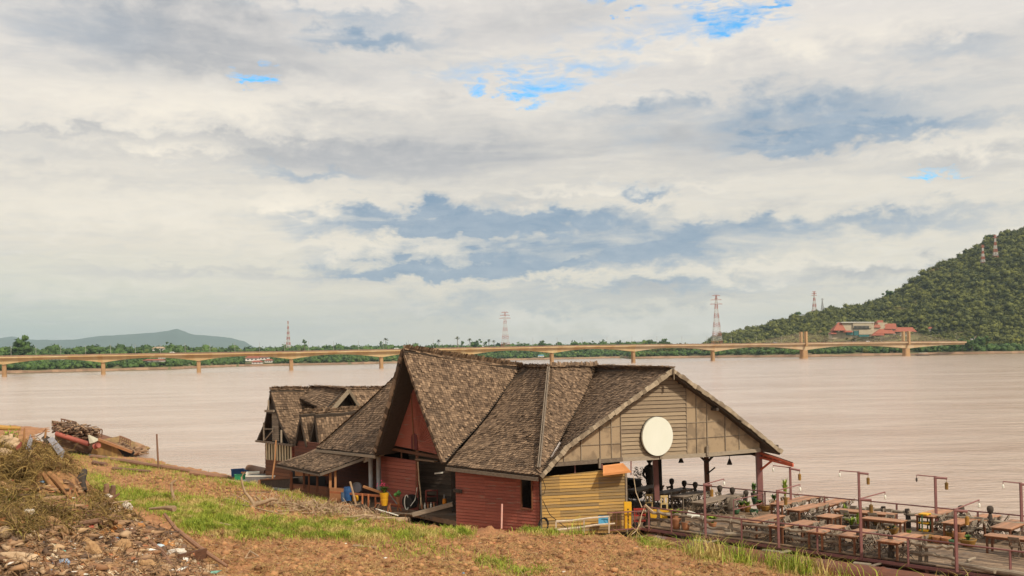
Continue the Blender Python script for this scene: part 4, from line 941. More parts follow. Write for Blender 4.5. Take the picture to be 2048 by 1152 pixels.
# ============================================================= second house behind, to the left
nh = thing('stilt_house', atz(600, 950, .6), 'smaller shingle roofed house with cream striped gable base behind the porch', 'house')
Ra = atY(540, 781, 73.0); Na = atY(512, 881, 75.5); Nb = atY(582, 891, 71.0); nl = PV*11
def roof2(*a, **k): return roof(nh, *a, **k)
drp = Vector((0, 0, -.35))
roof2([Nb, lerp(Nb, Ra, .45)+Vector((-.1, .1, -.15)), Ra], [Nb+nl, lerp(Nb, Ra, .45)+nl+drp, Ra+nl+drp], sag=.08, seed=31, wd=.2, rh=.19)
roof2([Na+nl, Ra+nl+drp], [Na, lerp(Na, Ra, .45)+Vector((.2, -.2, -.2)), Ra], sag=.05, seed=32, wd=.2, rh=.19)
ridgecap(nh, [Ra+lift, lerp(Ra, Ra+nl+drp, .3)+lift*.2, Ra+nl+drp+lift], .25)
# gable front: upper boards, collar, lower lattice base
def onN(px, py, off=.0): k = Nb+PV*off; kk = k.x+k.y; d = ray(px, py); return atY(px, py, kk/(d.x+1))
m = MB(); m.slab([onN(532, 826, .3), onN(560, 829, .3), onN(541, 795, .3)], nK, .06); m.build('upper_gable_boarding', darkw_m, nh)
m = MB(); m.beam(onN(530, 822, -.05), onN(548, 822, -.05), .1, .16); m.beam(onN(537, 800, 0), onN(537, 822, 0), .1, .1); m.build('collar_beam', greyw_m, nh)
boards(nh, onN(545, 885, .25), onN(558, 885, .25), onN(552, 882, .25).z, onN(552, 826, .25).z, greyw_m, bh=.14, name='gable_boarding', seed=33, nrmv=nK)
m = MB(); m.slab([onN(520, 884, .9), onN(580, 890, .9), onN(556, 830, .9), onN(534, 826, .9)], nK, .06); m.build('inner_shade_wall', black_m, nh)  # black sheet paints the shade inside the open gable
m = MB(); m.beam(onN(528, 882, 0), onN(528, 845, 0), .12, .12); m.beam(onN(563, 885, 0), onN(563, 860, 0), .12, .12); m.beam(onN(512, 882, 0), onN(586, 891, 0), .14, .14); m.beam(onN(529, 858, 0), onN(545, 858, 0), .07, .07); m.beam(onN(530, 880, 0), onN(545, 862, 0), .07, .07); m.build('gable_frame', greyw_m, nh)
la, lb_ = onN(531, 930, .35), onN(585, 935, .35)
m = MB(); zt, zb = onN(558, 886, .3).z, onN(558, 922, .3).z
nL = 10
for k in range(nL):
    a, b2_ = la.lerp(lb_, (k+.2)/nL), la.lerp(lb_, (k+.75)/nL); m.slab([Vector((a.x, a.y, zb)), Vector((b2_.x, b2_.y, zb)), Vector((b2_.x, b2_.y, zt)), Vector((a.x, a.y, zt))], nK, .03)
m.build('cream_slat', mat('cream_slat', (.58, .50, .33), (.42, .35, .22)), nh)
m = MB(); a, b2_ = la-nK*.06, lb_-nK*.06; m.slab([Vector((a.x, a.y, zb)), Vector((b2_.x, b2_.y, zb)), Vector((b2_.x, b2_.y, zt)), Vector((a.x, a.y, zt))], nK, .03); m.build('dark_backing', darkw_m, nh)
boards(nh, la, lb_, .3, zb, brownw_m, bh=.25, name='base_wall', seed=34, nrmv=nK)
sd = lb_+PV*8; boards(nh, lb_, sd, .3, zt+.1, red_m, bh=.25, name='red_wall', seed=35)
boards(nh, la+PV*8, la, .3, zt+.1, brownw_m, bh=.25, name='base_wall', seed=36)
# twin small gables in front
for (ax, ay, Y, lx, ly, rx, ry, sd_) in ((600, 828, 69.2, 587, 890, 613, 893, 41), (630, 828, 68.4, 615, 893, 638, 896, 42)):
    A_ = atY(ax, ay, Y); k = A_.x+A_.y
    def onk(px, py, k=k): d = ray(px, py); return atY(px, py, k/(d.x+1))
    Lq, Rq = onk(lx, ly), onk(rx, ry); ln = PV*6.5
    roof2([Rq, A_], [Rq+ln, A_+ln], sag=.03, seed=sd_, wd=.2, rh=.19); roof2([Lq+ln, A_+ln], [Lq, A_], sag=.03, seed=sd_+5, wd=.2, rh=.19)
    ridgecap(nh, [A_+lift, A_+ln+lift], .2)
    m = MB(); m.slab([Lq+PV*.8, Rq+PV*.8, A_+PV*.8], nK, .05); m.build('small_gable_wall', darkw_m, nh)
# cross gable on the river end
A_ = atY(697, 781, 71.5); Lq, Rq = atY(660, 824, 70.6), atY(719, 817, 73.0); bk = Vector((-3.6, 4.6, .15))
roof2([Lq+bk*1.0+Vector((0, 0, .9)), A_+bk], [Lq, A_], sag=.02, seed=51, wd=.2, rh=.19); roof2([Rq, A_], [Rq+bk+Vector((0, 0, .9)), A_+bk], sag=.02, seed=52, wd=.2, rh=.19)
dn = (Rq-Lq).cross(A_-Lq).normalized(); dn = dn if dn.y < 0 else -dn
m = MB(); m.slab([Lq-dn*.5+Vector((0, 0, .05)), Rq-dn*.5+Vector((0, 0, .05)), A_-dn*.5-Vector((0, 0, .15))], dn, .06); m.build('dormer_wall', darkw_m, nh)
m = MB(); m.beam(Lq+dn*.05, A_+dn*.05, .07, .28, up=(0, 0, 1)); m.beam(A_+dn*.05, Rq+dn*.05, .07, .28); m.build('barge_board', rake_m, nh)
# ============================================================= dining deck
DO = Vector((6.4, 49.7, 0)); DZ = .88
def dp(s, w, z=DZ): p = DO+DV*s+PV*w; return Vector((p.x, p.y, z))
def pxD(px, py, z=DZ): p = atz(px, py, z)-DO; return p.dot(DV), p.dot(PV)
fd = thing('floating_deck', (6.4, 49.7, 0), 'long floating plank dining deck with rusty pontoon pipes beside the dirt bank', 'deck')
m = MB(); rd = random.Random(5); S0, S1, WW = -3.0, 22.0, 7.75
w = 0.0
while w < WW:
    bw = .14+rd.random()*.03; s = S0 if w > 3.4 else .0
    s0 = s
    while s < S1:
        ln = rd.uniform(2, 4.5); e = min(s+ln, S1); m.beam(dp(s+.005, w+bw/2, DZ-.03+rd.uniform(-.006, .006)), dp(e-.005, w+bw/2, DZ-.03+rd.uniform(-.006, .006)), bw-.018, .05, t=rd.random()); s = e
    w += bw
m.build('planking', deck_m, fd)
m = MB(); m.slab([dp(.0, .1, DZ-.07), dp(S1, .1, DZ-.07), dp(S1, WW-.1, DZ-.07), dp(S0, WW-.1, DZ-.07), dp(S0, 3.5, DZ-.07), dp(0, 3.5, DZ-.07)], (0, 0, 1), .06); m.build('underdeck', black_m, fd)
m = MB(); m.beam(dp(-.2, -.06, .74), dp(S1, -.06, .74), .08, .12, t=.5); m.build('edge_beam', pink_m, fd)
m = MB(); m.beam(dp(-.2, .35, .62), dp(S1, .35, .62), .14, .16, t=.5); m.build('edge_beam', rust_m, fd)
m = MB(); m.beam(dp(S0, WW+.05, .74), dp(S1, WW+.05, .74), .08, .12, t=.5); m.build('edge_beam', pink_m, fd)
for k in range(10):
    m = MB(); m.beam(dp(.8+k*2.2, .1, .58), dp(.8+k*2.2, WW-.2, .58), .12, .14); m.build('joist', rust_m, fd)
for w_, r_, z, s0, s1 in ((-.75, .46, .20, .8, 22), (.9, .42, .1, .3, 22), (3.2, .42, .1, 1, 22), (6.0, .42, .1, 1, 22)):
    m = MB(); n = 9
    for k in range(n):
        a, b2_ = s0+(s1-s0)*k/n, s0+(s1-s0)*(k+1)/n; m.tube([dp(a, w_, z), dp(b2_-.02, w_, z)], r_, 20, t=random.random()); m.tube([dp(b2_-.05, w_, z), dp(b2_+.03, w_, z)], r_+.03, 20, t=.3)
    m.build('pontoon_pipe', rust_m, fd, smooth=False)
# chocks of timber between pipe and deck
m = None
for px, py in ((1405, 1083), (1548, 1104), (1730, 1128), (1520, 1110)):
    s, w_ = pxD(px, py, .6); 
    m = MB(); m.beam(dp(s-.3, -.7, .66), dp(s+.35, -.5, .64), .3, .08); m.build('timber_chock', greyw_m, fd)
    m = MB(); m.beam(dp(s+.3, -.9, .60), dp(s+.6, -.1, .68), .1, .05); m.build('timber_chock', greyw_m, fd)
# front railing
rl_ = thing('steel_railing', dp(0, 0), 'faded red steel railing along the bank side of the deck', 'railing')
m = MB(); zr = [dp(.0, -.06, 1.86)]+[dp(s, -.06, 1.83+.02*math.sin(s*1.7)) for s in (3, 6, 9, 12, 15, 18, 21.8)]
m.tube(zr, .035, 8, t=.5); m.build('top_rail', pink_m, rl_)
for px in (1285, 1344, 1481, 1635, 1813, 2016, 2200):
    s, _ = pxD(px, {1285: 1060, 1344: 1063, 1481: 1083, 1635: 1103, 1813: 1129, 2016: 1158, 2200: 1190}[px], .8); m = MB(); m.beam(dp(s, -.06, .35 if px == 1481 else .7), dp(s, -.06, 1.84), .07, .07, t=.6); m.build('post', pink_m, rl_)
r2 = thing('steel_railing', dp(0, WW), 'faded red steel railing along the river side of the deck', 'railing')
m = MB(); m.tube([dp(s, WW, 1.93-.01*(s > 8)) for s in (S0, 0, 4, 8, 12, 16, 21.8)], .032, 8, t=.4); m.build('top_rail', pink_m, r2)
for px in (1345, 1462, 1530, 1649, 1793, 1955, 2100):
    d = ray(px, 1000); Y = (DO+PV*WW).x+(DO+PV*WW).y; Y = Y/(d.x+1); s = (Vector((d.x*Y, Y, 0))-DO-PV*WW).dot(DV); m = MB(); m.beam(dp(s, WW, .8), dp(s, WW, 1.93), .07, .07, t=.5); m.build('post', pink_m, r2)
# inner low railing by the plant corner
r3 = thing('steel_railing', dp(3, 6), 'short faded red steel railing beside the potted plants', 'railing')
a, b2_ = atY(1467, 1000, 51.6), atY(1526, 988, 53.8)
m = MB(); m.tube([a, b2_], .03, 6); m.build('top_rail', pink_m, r3); m = MB(); m.tube([a-Vector((0, 0, .5)), b2_-Vector((0, 0, .5))], .03, 6); m.build('middle_rail', pink_m, r3)
m = MB(); m.beam(Vector((a.x, a.y, DZ)), a, .05, .05); m.build('post', pink_m, r3); m = MB(); m.beam(Vector((b2_.x, b2_.y, DZ)), b2_, .05, .05); m.build('post', pink_m, r3)
def onfront(px, w_=0.0):
    d = ray(px, 1000); o_ = DO+PV*w_; Y = (o_.x+o_.y)/(d.x+1); return (Vector((d.x*Y, Y, 0))-o_).dot(DV)
# rustic log fences
def wob(a, b2_, n=7, amp=.05, r_=.075, rd=random):
    return [a.lerp(b2_, k/n)+Vector((rd.uniform(-amp, amp), rd.uniform(-amp, amp), rd.uniform(-amp, amp))) for k in range(n+1)], [r_*rd.uniform(.8, 1.2) for _ in range(n+1)]
def logfence(label, w_, posts, z1=1.55, z2=1.2, headed=False):
    f = thing('log_fence', dp(posts[0], w_), label, 'fence', 'rustic log fences on the deck')
    for i, s in enumerate(posts):
        m = MB(); r_ = random.choice((.08, .10, .14)); m.tube([dp(s, w_, DZ-.1), dp(s+.02, w_, 1.3), dp(s+random.uniform(-.03, .03), w_, 1.78)], [r_, r_*.9, r_*.8], 8); m.build('post', darkw_m if r_ > .12 else greyw_m, f)
        if i:
            for z in (z1, z2):
                p, r_ = wob(dp(posts[i-1]-.1, w_-.05, z+random.uniform(-.05, .05)), dp(s+.1, w_-.05, z+random.uniform(-.05, .05))); m = MB(); m.tube(p, r_, 7); m.build('rail_log', greyw_m, f)
logfence('grey log fence at the deck edge left of the second red lamp post', .35, [onfront(x, .35) for x in (1295, 1316, 1365, 1402, 1460, 1552)])
logfence('grey log fence between the second and third red lamp posts', .35, [onfront(x, .35) for x in (1563, 1613, 1672, 1716)])
logfence('grey log fence left of the nearest red lamp post', .35, [onfront(x, .35) for x in (1780, 1838, 1850, 1908)])
logfence('long log fence along the river side under the steel rail', WW-.25, [onfront(x, WW-.25) for x in (1690, 1766, 1815, 1925, 1978, 2090)], 1.6, 1.2)
# carved head posts along the river side under the roof
for k, (px, py) in enumerate(((1344, 962), (1369, 966), (1391, 969), (1440, 976), (1465, 980), (1492, 986), (1922, 1017), (1980, 1018))):
    s = onfront(px, WW-.3); d = ray(px, py); pz = dp(s, WW-.3); ztop = CAM_Z+d.z*pz.y+.15
    o = thing('carved_post', dp(s, WW-.3), f'dark carved wooden post with round head, {["first","second","third","fourth","fifth","sixth","seventh","eighth"][k]} from the left along the river side', 'post', 'carved posts along the river side')
    m = MB(); m.lathe([(.09, 0), (.09, ztop-DZ-.42), (.06, ztop-DZ-.38)], dp(s, WW-.3), 8); m.build('shaft', darkw_m, o)
    m = MB(); m.lathe([(.05, -.38), (.10, -.33), (.145, -.2), (.15, -.12), (.12, -.04), (.05, 0)], dp(s, WW-.3, ztop), 10); m.build('head', darkw_m, o, smooth=True)
# lamp posts
def lampost(px, ytop, ybase, w_, thin, thick, label, lantern=True, bulb=True):
    s = onfront(px, w_); b0 = dp(s, w_, .75); d = ray(px-2, ytop); zt = CAM_Z+d.z*b0.y; o = thing('lamp_post', b0, label, 'lamp post', 'red steel lamp posts on the deck'); t_ = Vector((b0.x-.02, b0.y, zt))
    m = MB(); m.beam(b0, t_, .10, .10, t=.5); m.build('pole', pink_m, o)
    def ap(q, Yo): return atY(q[0], q[1], b0.y+Yo)
    e = ap(thin, 1.2 if thin[0] > px else .2); m = MB(); m.tube([t_-Vector((0, 0, .03)), e], .028, 6, t=.9); m.tube([e, e-Vector((0, 0, .14))], .015, 5); m.build('thin_arm', pink_m, o)
    m = MB(); m.lathe([(.02, .0), (.05, -.06), (.045, -.16), (.01, -.2)], e-Vector((0, 0, .12)), 8); m.build('bulb', white_m if bulb else darkw_m, o)
    k = ap(thick, -.1); m = MB(); m.tube([t_-Vector((.05, 0, .07)), k-Vector((0, 0, .02))], .055, 8, t=.6); m.build('thick_arm', pink_m, o)
    q_ = t_.lerp(k, .95); m = MB(); m.tube([q_, q_-Vector((0, 0, .22))], .012, 4); m.lathe([(.075, -.55), (.085, -.24), (.03, -.2)], q_, 10); m.build('lantern', glaze_m if lantern else ochre_m, o)
lampost(1410, 967, 1077, -.1, (1448, 958), (1424, 970), 'red lamp post at the bank edge below the white round sign')
lampost(1556, 980, 1101, -.1, (1600, 969), (1572, 985), 'red lamp post at the bank edge left of the tallest row of tables')
lampost(1721, 996, 1128, -.1, (1770, 984), (1743, 999), 'red lamp post at the bank edge directly below a taller river side post')
lampost(1911, 1017, 1152, -.1, (1958, 1000), (1935, 1022), 'nearest red lamp post at the bank edge with short pipe arm')
lampost(1582, 934, 1020, WW-.05, (1546, 931), (1600, 940), 'red lamp post on the river side next to the canopy truss')
lampost(1719, 943, 1041, WW-.05, (1679, 941), (1737, 947), 'red lamp post on the river side, second from the building')
lampost(1872, 952, 1060, WW-.05, (1833, 950), (1894, 956), 'red lamp post on the river side standing behind the yellow stool', bulb=False)
lampost(2043, 965, 1080, WW-.05, (2006, 963), (2066, 970), 'red lamp post on the river side at the right picture edge')
# ---- furniture prototypes (local coordinates, built at origin)
def proto(name, cat, group): o = bpy.data.objects.new(name, None); C.objects.link(o); tag(o, 'x', cat, group); return o
tops = {'orange': mat('terracotta_tabletop', (.50, .24, .125), (.24, .135, .08), scale=2, vec=(1, 6, 1), amt=.5, tone=.7, rough=.55), 'grey': mat('grey_tabletop', (.40, .31, .23), (.22, .17, .13), scale=2, vec=(1, 6, 1), amt=.4, tone=.4, rough=.6)}
TP = {}
def table_proto(L_, W_, kind):
    key = (round(L_, 1), round(W_, 1), kind)
    if key in TP: return TP[key], False
    o = proto('dining_table', 'table', 'dining tables on the deck'); rd = random.Random(int(L_*10))
    m = MB(); n = 5
    for k in range(n): y = -W_/2+W_*(k+.5)/n; m.box((0, y, .735), (L_, W_/n-.006, .035), t=rd.random())
    m.build('tabletop', tops[kind], o)
    m = MB(); m.box((0, -W_/2+.08, .67), (L_-.14, .025, .09)); m.box((0, W_/2-.08, .67), (L_-.14, .025, .09)); m.box((-L_/2+.08, 0, .67), (.025, W_-.16, .09)); m.box((L_/2-.08, 0, .67), (.025, W_-.16, .09)); m.build('apron', brownw_m if kind == 'orange' else greyw_m, o)
    xs = [-L_/2+.1, L_/2-.1]+([0] if L_ > 2.6 else [])
    for x in xs:
        for y in (-W_/2+.1, W_/2-.1): m = MB(); m.box((x, y, .36), (.08, .08, .72)); m.build('leg', brownw_m if kind == 'orange' else greyw_m, o)
    TP[key] = o; return o, True
def chair_proto(name, ms, lab):
    o = proto('folding_chair', 'chair', 'wooden folding chairs on the deck')
    m = MB()
    for k in range(4): m.box((0, -.17+k*.11, .45), (.40, .09, .022))
    m.build('seat', ms, o)
    m = MB(); m.box((0, .27, .80), (.38, .02, .13)); m.box((0, .235, .66), (.36, .02, .05)); m.build('backrest', ms, o)
    for s in (-.19, .19):
        m = MB(); m.beam((s, -.28, 0), (s, .285, .87), .03, .05, up=(1, 0, 0)); m.build('rear_frame', ms, o)
        m = MB(); m.beam((s*.88, .26, 0), (s*.88, -.2, .45), .03, .045, up=(1, 0, 0)); m.build('front_leg', ms, o)
    m = MB(); m.box((0, -.19, .14), (.38, .025, .03)); m.box((0, .17, .16), (.34, .025, .03)); m.build('stretcher', ms, o)
    return o
chairA = chair_proto('a', mat('grey_chair_wood', (.30, .24, .18), (.10, .08, .06), scale=5, amt=.5, tone=.8), ''); chairB = chair_proto('b', mat('brown_chair_wood', (.24, .16, .105), (.10, .07, .05), scale=5, amt=.5, tone=.8), '')
usedA = []
nums = ['first', 'second', 'third', 'fourth', 'fifth', 'sixth']
ang_p = math.atan2(PV.y, PV.x); ang_d = math.atan2(DV.y, DV.x)
def chair_at(pos, rz, label, which):
    if which not in usedA: usedA.append(which); o = which; o.location = pos; o.rotation_euler = (0, 0, rz); o['label'] = label; o['group'] = 'wooden folding chairs on the deck'; return
    dup(which, pos, rz, label)
def table(cx, cy, L_, W_, axis, kind, label, short, chairs=(2, 2), chm=None, seed=0):
    c = atz(cx, cy, DZ+.75); c.z = DZ; rd = random.Random(int(cx)); a = (ang_p if axis == 'p' else ang_d)+rd.uniform(-.05, .05)
    o, new = table_proto(L_, W_, kind)
    if new: o.location = c; o.rotation_euler = (0, 0, a); o['label'] = label
    else: o = dup(o, c, a, label)
    ax = Vector((math.cos(a), math.sin(a), 0)); ay = Vector((-math.sin(a), math.cos(a), 0))
    for sidx, n in enumerate(chairs):
        sg_ = -1 if sidx == 0 else 1      # 0: right-hand/bank side, 1: other
        side = ('bank side' if axis == 'd' else 'right side') if sidx == 0 else ('river side' if axis == 'd' else 'left side')
        for k in range(n):
            p = c+ax*((k+.5)/n-.5)*L_*.92+ay*sg_*(W_/2+rd.uniform(.02, .2)); rz = a+(math.pi if sg_ < 0 else 0)+rd.uniform(-.15, .15)
            chair_at(p, rz, f'folding chair, {nums[k]} on {side} of {short}', chm or chairA)
table(1592, 1000, 4.0, .8, 'p', 'orange', 'long terracotta topped table nearest the roof post, along the river rail', 'the farthest terracotta table', (4, 3))
table(1612, 1014, 2.5, .8, 'p', 'orange', 'terracotta table second from the roof, front half of the long row', 'the second terracotta row, front table', (3, 2))
table(1667, 1003.5, 2.5, .8, 'p', 'orange', 'terracotta table second from the roof, river half of the long row', 'the second terracotta row, river table', (3, 2))
table(1729, 1023, 2.9, .75, 'd', 'orange', 'thin terracotta table lengthways behind the third front lamp post', 'the lengthways table by the third lamp post', (2, 3))
table(1659, 1031, 1.1, .85, 'p', 'orange', 'small square terracotta table in front of the long rows', 'the small square table', (0, 0))
table(1768, 1038, 1.9, .7, 'd', 'orange', 'terracotta table lengthways behind the two glazed flower bowls', 'the table above the glazed bowls', (0, 1))
table(1526, 1036, 2.6, .9, 'p', 'orange', 'wide terracotta table with papers in front of the plant corner', 'the table below the plant corner', (2, 2))
table(1562, 1050, 1.0, .8, 'p', 'orange', 'small low terracotta table just left of the second front lamp post', 'the small table left of the second lamp post', (1, 1))
table(1606, 1045.5, 1.6, .85, 'p', 'orange', 'terracotta table just right of the second front lamp post', 'the table right of the second lamp post', (2, 1))
table(1653, 1057, 2.3, .8, 'p', 'orange', 'terracotta table behind the log fence between two front lamp posts', 'the table between two front lamp posts', (2, 2))
table(1715, 1065, 2.1, .85, 'p', 'orange', 'terracotta table crossing behind the third front lamp post', 'the table crossing the third lamp post', (3, 2))
table(1800, 1075, 2.4, .95, 'p', 'orange', 'nearest bright terracotta table right of the third front lamp post', 'the nearest bright table', (2, 2))
table(1870, 1025, 2.5, .9, 'p', 'orange', 'terracotta table beside the yellow stool', 'the table beside the yellow stool', (4, 0))
table(1917, 1042, 1.7, .85, 'p', 'orange', 'terracotta table behind the nearest lamp post and pots, front half', 'the table behind the clay pots', (3, 1))
table(1968, 1034, 2.0, .85, 'p', 'orange', 'terracotta table behind the nearest lamp post and pots, river half', 'the river table behind the clay pots', (3, 1))
table(2022, 1048, 2.6, .95, 'p', 'orange', 'terracotta table at the right picture edge near the rail', 'the rail side table at the right edge', (3, 2))
table(2040, 1075, 2.6, .75, 'd', 'orange', 'dark legged terracotta table at the right picture edge nearest the bank', 'the bank side table at the right edge', (1, 1), chairB)
table(1290, 975, 2.6, .9, 'p', 'grey', 'grey table farthest inside under the roof by the statue', 'the innermost grey table', (2, 2), chairB)
table(1346, 981, 2.8, .9, 'p', 'grey', 'grey table second from inside under the roof', 'the second grey table', (3, 2), chairB)
table(1382, 987, 2.8, .9, 'p', 'grey', 'grey table third from inside under the roof', 'the third grey table', (3, 2))
table(1438, 996, 4.2, .9, 'p', 'grey', 'longest grey table under the roof next to the wooden barrel', 'the longest grey table', (4, 3))
# ---- yellow stool stack beside the table
sp = atz(1850, 1062, DZ); o = thing('shelf_stand', sp, 'small yellow and green three tier stand beside a terracotta table', 'stand')
for z in (.05, .40, .80):
    m = MB(); m.box(sp+Vector((0, 0, z)), (.5, .4, .06), ang_p); m.build('shelf', yellow_m, o)
for x in (-.19, .19):
    for y in (-.15, .15): m = MB(); m.box(sp+Vector((x, y, .4)), (.05, .05, .8), t=.5); m.build('leg', gpot_m, o)
# ---- pots
def leaves(parent, c, r_, h, n, m_, w_=.05, droop=.3, name='leaves', up=.6):
    m = MB()
    for k in range(n):
        a = random.random()*6.28; l = r_*random.uniform(.5, 1); base = c+Vector((random.uniform(-.04, .04), random.uniform(-.04, .04), 0)); dv = Vector((math.cos(a), math.sin(a), 0)); hh = h*random.uniform(up, 1)
        p1 = base+dv*l*.4+Vector((0, 0, hh*.7)); p2 = base+dv*l+Vector((0, 0, hh*(1-droop*random.random()))); sd_ = dv.cross(Vector((0, 0, 1)))*w_
        m.add([base-sd_*.3, base+sd_*.3, p1+sd_, p1-sd_, p2], [(0, 1, 2, 3), (3, 2, 4)])
    m.build(name, m_, parent)
def pot(px, py, r_, h, mt, label, plant=None, ph=.4, z=DZ, cat='pot', pn=20, pr=.3, lw=.05):
    c = atz(px, py, z); o = thing('flower_pot', c, label, 'flower pot' if plant else 'pot', 'pots and planters on the deck')
    m = MB(); m.lathe([(r_*.62, 0), (r_*.8, h*.35), (r_*.98, h*.85), (r_*1.05, h), (r_*.93, h), (r_*.88, h*.82)], c, 16, t=.8); m.build('pot_body', mt, o, smooth=True)
    m = MB(); m.lathe([(r_*.9, h*.80), (r_*.9, h*.83)], c, 14); m.build('soil', darkw_m, o)
    if plant: leaves(o, c+Vector((0, 0, h*.85)), pr, ph, pn, plant, lw)
pot(1759, 1053, .30, .26, glaze_m, 'brown glazed bowl, left of a pair behind the bright tables', None)
pot(1783, 1068, .34, .28, glaze_m, 'brown glazed bowl with low herbs, right of a pair behind the bright tables', leaf_m, .22, pn=30, pr=.25)
pot(1703, 1057, .36, .2, darkw_m, 'low planter with bushy yellow green grass beside the third lamp post', yleaf_m, .42, pn=60, pr=.4, lw=.03)
pot(1692, 1045, .14, .2, clay_m, 'thin pot with tall upright bright stem beside the small square table', yleaf_m, .85, pn=9, pr=.12, lw=.06)
pot(1716, 1055, .14, .2, clay_m, 'thin pot with tall leafy stem just left of the third lamp post', yleaf_m, .75, pn=12, pr=.14, lw=.05)
for k, (px, py) in enumerate(((1858, 1084), (1874, 1086), (1892, 1088))): pot(px, py, .22, .3, clay_m if k else glaze_m, f'empty clay pot, {nums[k]} from the left in the row before the nearest lamp post')
pot(1902, 1076, .26, .3, glaze_m, 'brown glazed pot directly behind the nearest lamp post')
pot(1918, 1082, .27, .42, clay_m, 'tall chipped orange and white pot right of the nearest lamp post')
pot(1905, 1092, .16, .26, gpot_m, 'small dark pot at the foot of the nearest lamp post')
pot(1936, 1093, .35, .32, glaze_m, 'large mustard glazed bowl with a small green plant, nearest of all pots', leaf_m, .28, pn=26, pr=.2)
pot(1818, 1077, .15, .16, clay_m, 'small hidden pot with bright leaf behind the nearest bright table', yleaf_m, .35, pn=7, pr=.15, lw=.07)
for px, py, r_, h, mt, lb, pl, ph in ((1483, 1021, .2, .3, clay_m, 'clay pot with red flowers on the left of the plant corner', leaf_m, .3), (1495, 1024, .2, .35, glaze_m, 'brown pot with bushy leaves in the middle of the plant corner', yleaf_m, .35), (1473, 1028, .18, .25, gpot_m, 'dark green pot at the front left of the plant corner', None, 0), (1508, 1029, .24, .22, gpot_m, 'green rectangular style tub at the front of the plant corner', leaf_m, .15), (1520, 1019, .22, .36, clay_m, 'clay pot with small plant beside the red roof post', leaf_m, .25), (1512, 1010, .25, .4, gpot_m, 'tall green pot at the back of the plant corner', yleaf_m, .2), (1531, 1022, .30, .30, glaze_m, 'round brown glazed bowl right of the red roof post', None, 0), (1543, 1021, .22, .28, glaze_m, 'smaller brown glazed pot beside the round bowl right of the post', None, 0), (1508, 1003, .18, .5, darkw_m, 'dark pot with tall thin shrub by the river rail', leaf_m, .8), (1570, 1008, .26, .35, clay_m, 'clay pot with tall palm like plant by the river lamp post', yleaf_m, 1.4), (1548, 1010, .2, .25, clay_m, 'small pot with spiky leaves by the river rail', leaf_m, .5)):
    pot(px, py, r_, h, mt, lb, pl, ph, pn=26, pr=.28)
pot(1353, 1058, .24, .5, clay_m, 'tall clay jar behind the log fence left of the first lamp post'); pot(1372, 1060, .22, .4, clay_m, 'round bellied clay jar beside the first lamp post')
pot(1350, 1040, .2, .3, clay_m, 'pot with spreading light green leaves at the deck corner', yleaf_m, .35, pn=26, pr=.6, lw=.07)
pot(1425, 1054, .22, .22, clay_m, 'pot with upright light green leaves right of the first lamp post', yleaf_m, .45, pn=26, pr=.35, lw=.08)
pot(1415, 1046, .14, .2, clay_m, 'small pot with yellow green leaves just behind the first lamp post', yleaf_m, .3, pn=14, pr=.2, lw=.06)
# barrel
c = atz(1462, 1027, DZ); o = thing('wooden_barrel', c, 'grey wooden barrel standing between the grey tables and the plants', 'barrel'); m = MB(); m.lathe([(.26, 0), (.30, .3), (.30, .55), (.26, .85), (.22, .86)], c, 16); m.build('staves', greyw_m, o); m = MB(); m.lathe([(.305, .2), (.31, .2), (.31, .25), (.305, .25)], c, 16); m.build('hoop', darkw_m, o)
# statue: seated dark figure bust
c = atY(1300, 978, 60.2); c.z = DZ; o = thing('statue', c, 'dark standing carved figure against the river under the roof', 'statue')
m = MB(); m.lathe([(.26, 0), (.26, .6), (.22, .65)], c, 10); m.build('plinth', darkw_m, o)
m = MB(); m.lathe([(.2, .65), (.24, .9), (.25, 1.2), (.33, 1.55), (.34, 1.68), (.24, 1.80), (.09, 1.88), (.08, 1.96), (.15, 2.02), (.185, 2.15), (.17, 2.3), (.10, 2.38), (.07, 2.44)], c, 14); 
m.tube([c+Vector((-.32, 0, 1.62)), c+Vector((-.40, -.05, 1.25)), c+Vector((-.2, -.25, 1.0))], [.09, .08, .06], 8); m.tube([c+Vector((.32, 0, 1.62)), c+Vector((.40, -.05, 1.25)), c+Vector((.2, -.25, 1.0))], [.09, .08, .06], 8)
m.build('figure', darkw_m, o, smooth=True)
c = atY(1279, 985, 59.6); c.z = DZ; o = thing('potted_shrub', c, 'dark round leaved shrub in a pot left of the carved figure', 'plant'); m = MB(); m.lathe([(.15, 0), (.22, .5), (.2, .5)], c, 12); m.tube([c+Vector((0, 0, .45)), c+Vector((0, 0, 1.2))], .03, 6); m.build('pot_body', darkw_m, o); 
m = MB()
for k in range(160):
    v = Vector((random.gauss(0, .2), random.gauss(0, .2), random.gauss(0, .17)))+c+Vector((0, 0, 1.45)); e1 = Vector([random.gauss(0, .06) for _ in range(3)]); e2 = Vector([random.gauss(0, .06) for _ in range(3)]); m.add([v, v+e1, v+e2], [(0, 1, 2)])
m.build('foliage', darkw_m, o)
c = atY(1262, 985, 59.8); o = thing('counter', (c.x, c.y, DZ), 'black counter at the back under the roof left of the shrub', 'counter'); m = MB(); m.box((c.x-.4, c.y, DZ+.55), (2.2, .5, 1.1), ang_d); m.build('body', black_m, o); m = MB(); m.box((c.x-.4, c.y, DZ+1.12), (2.3, .6, .05), ang_d); m.build('worktop', darkw_m, o)
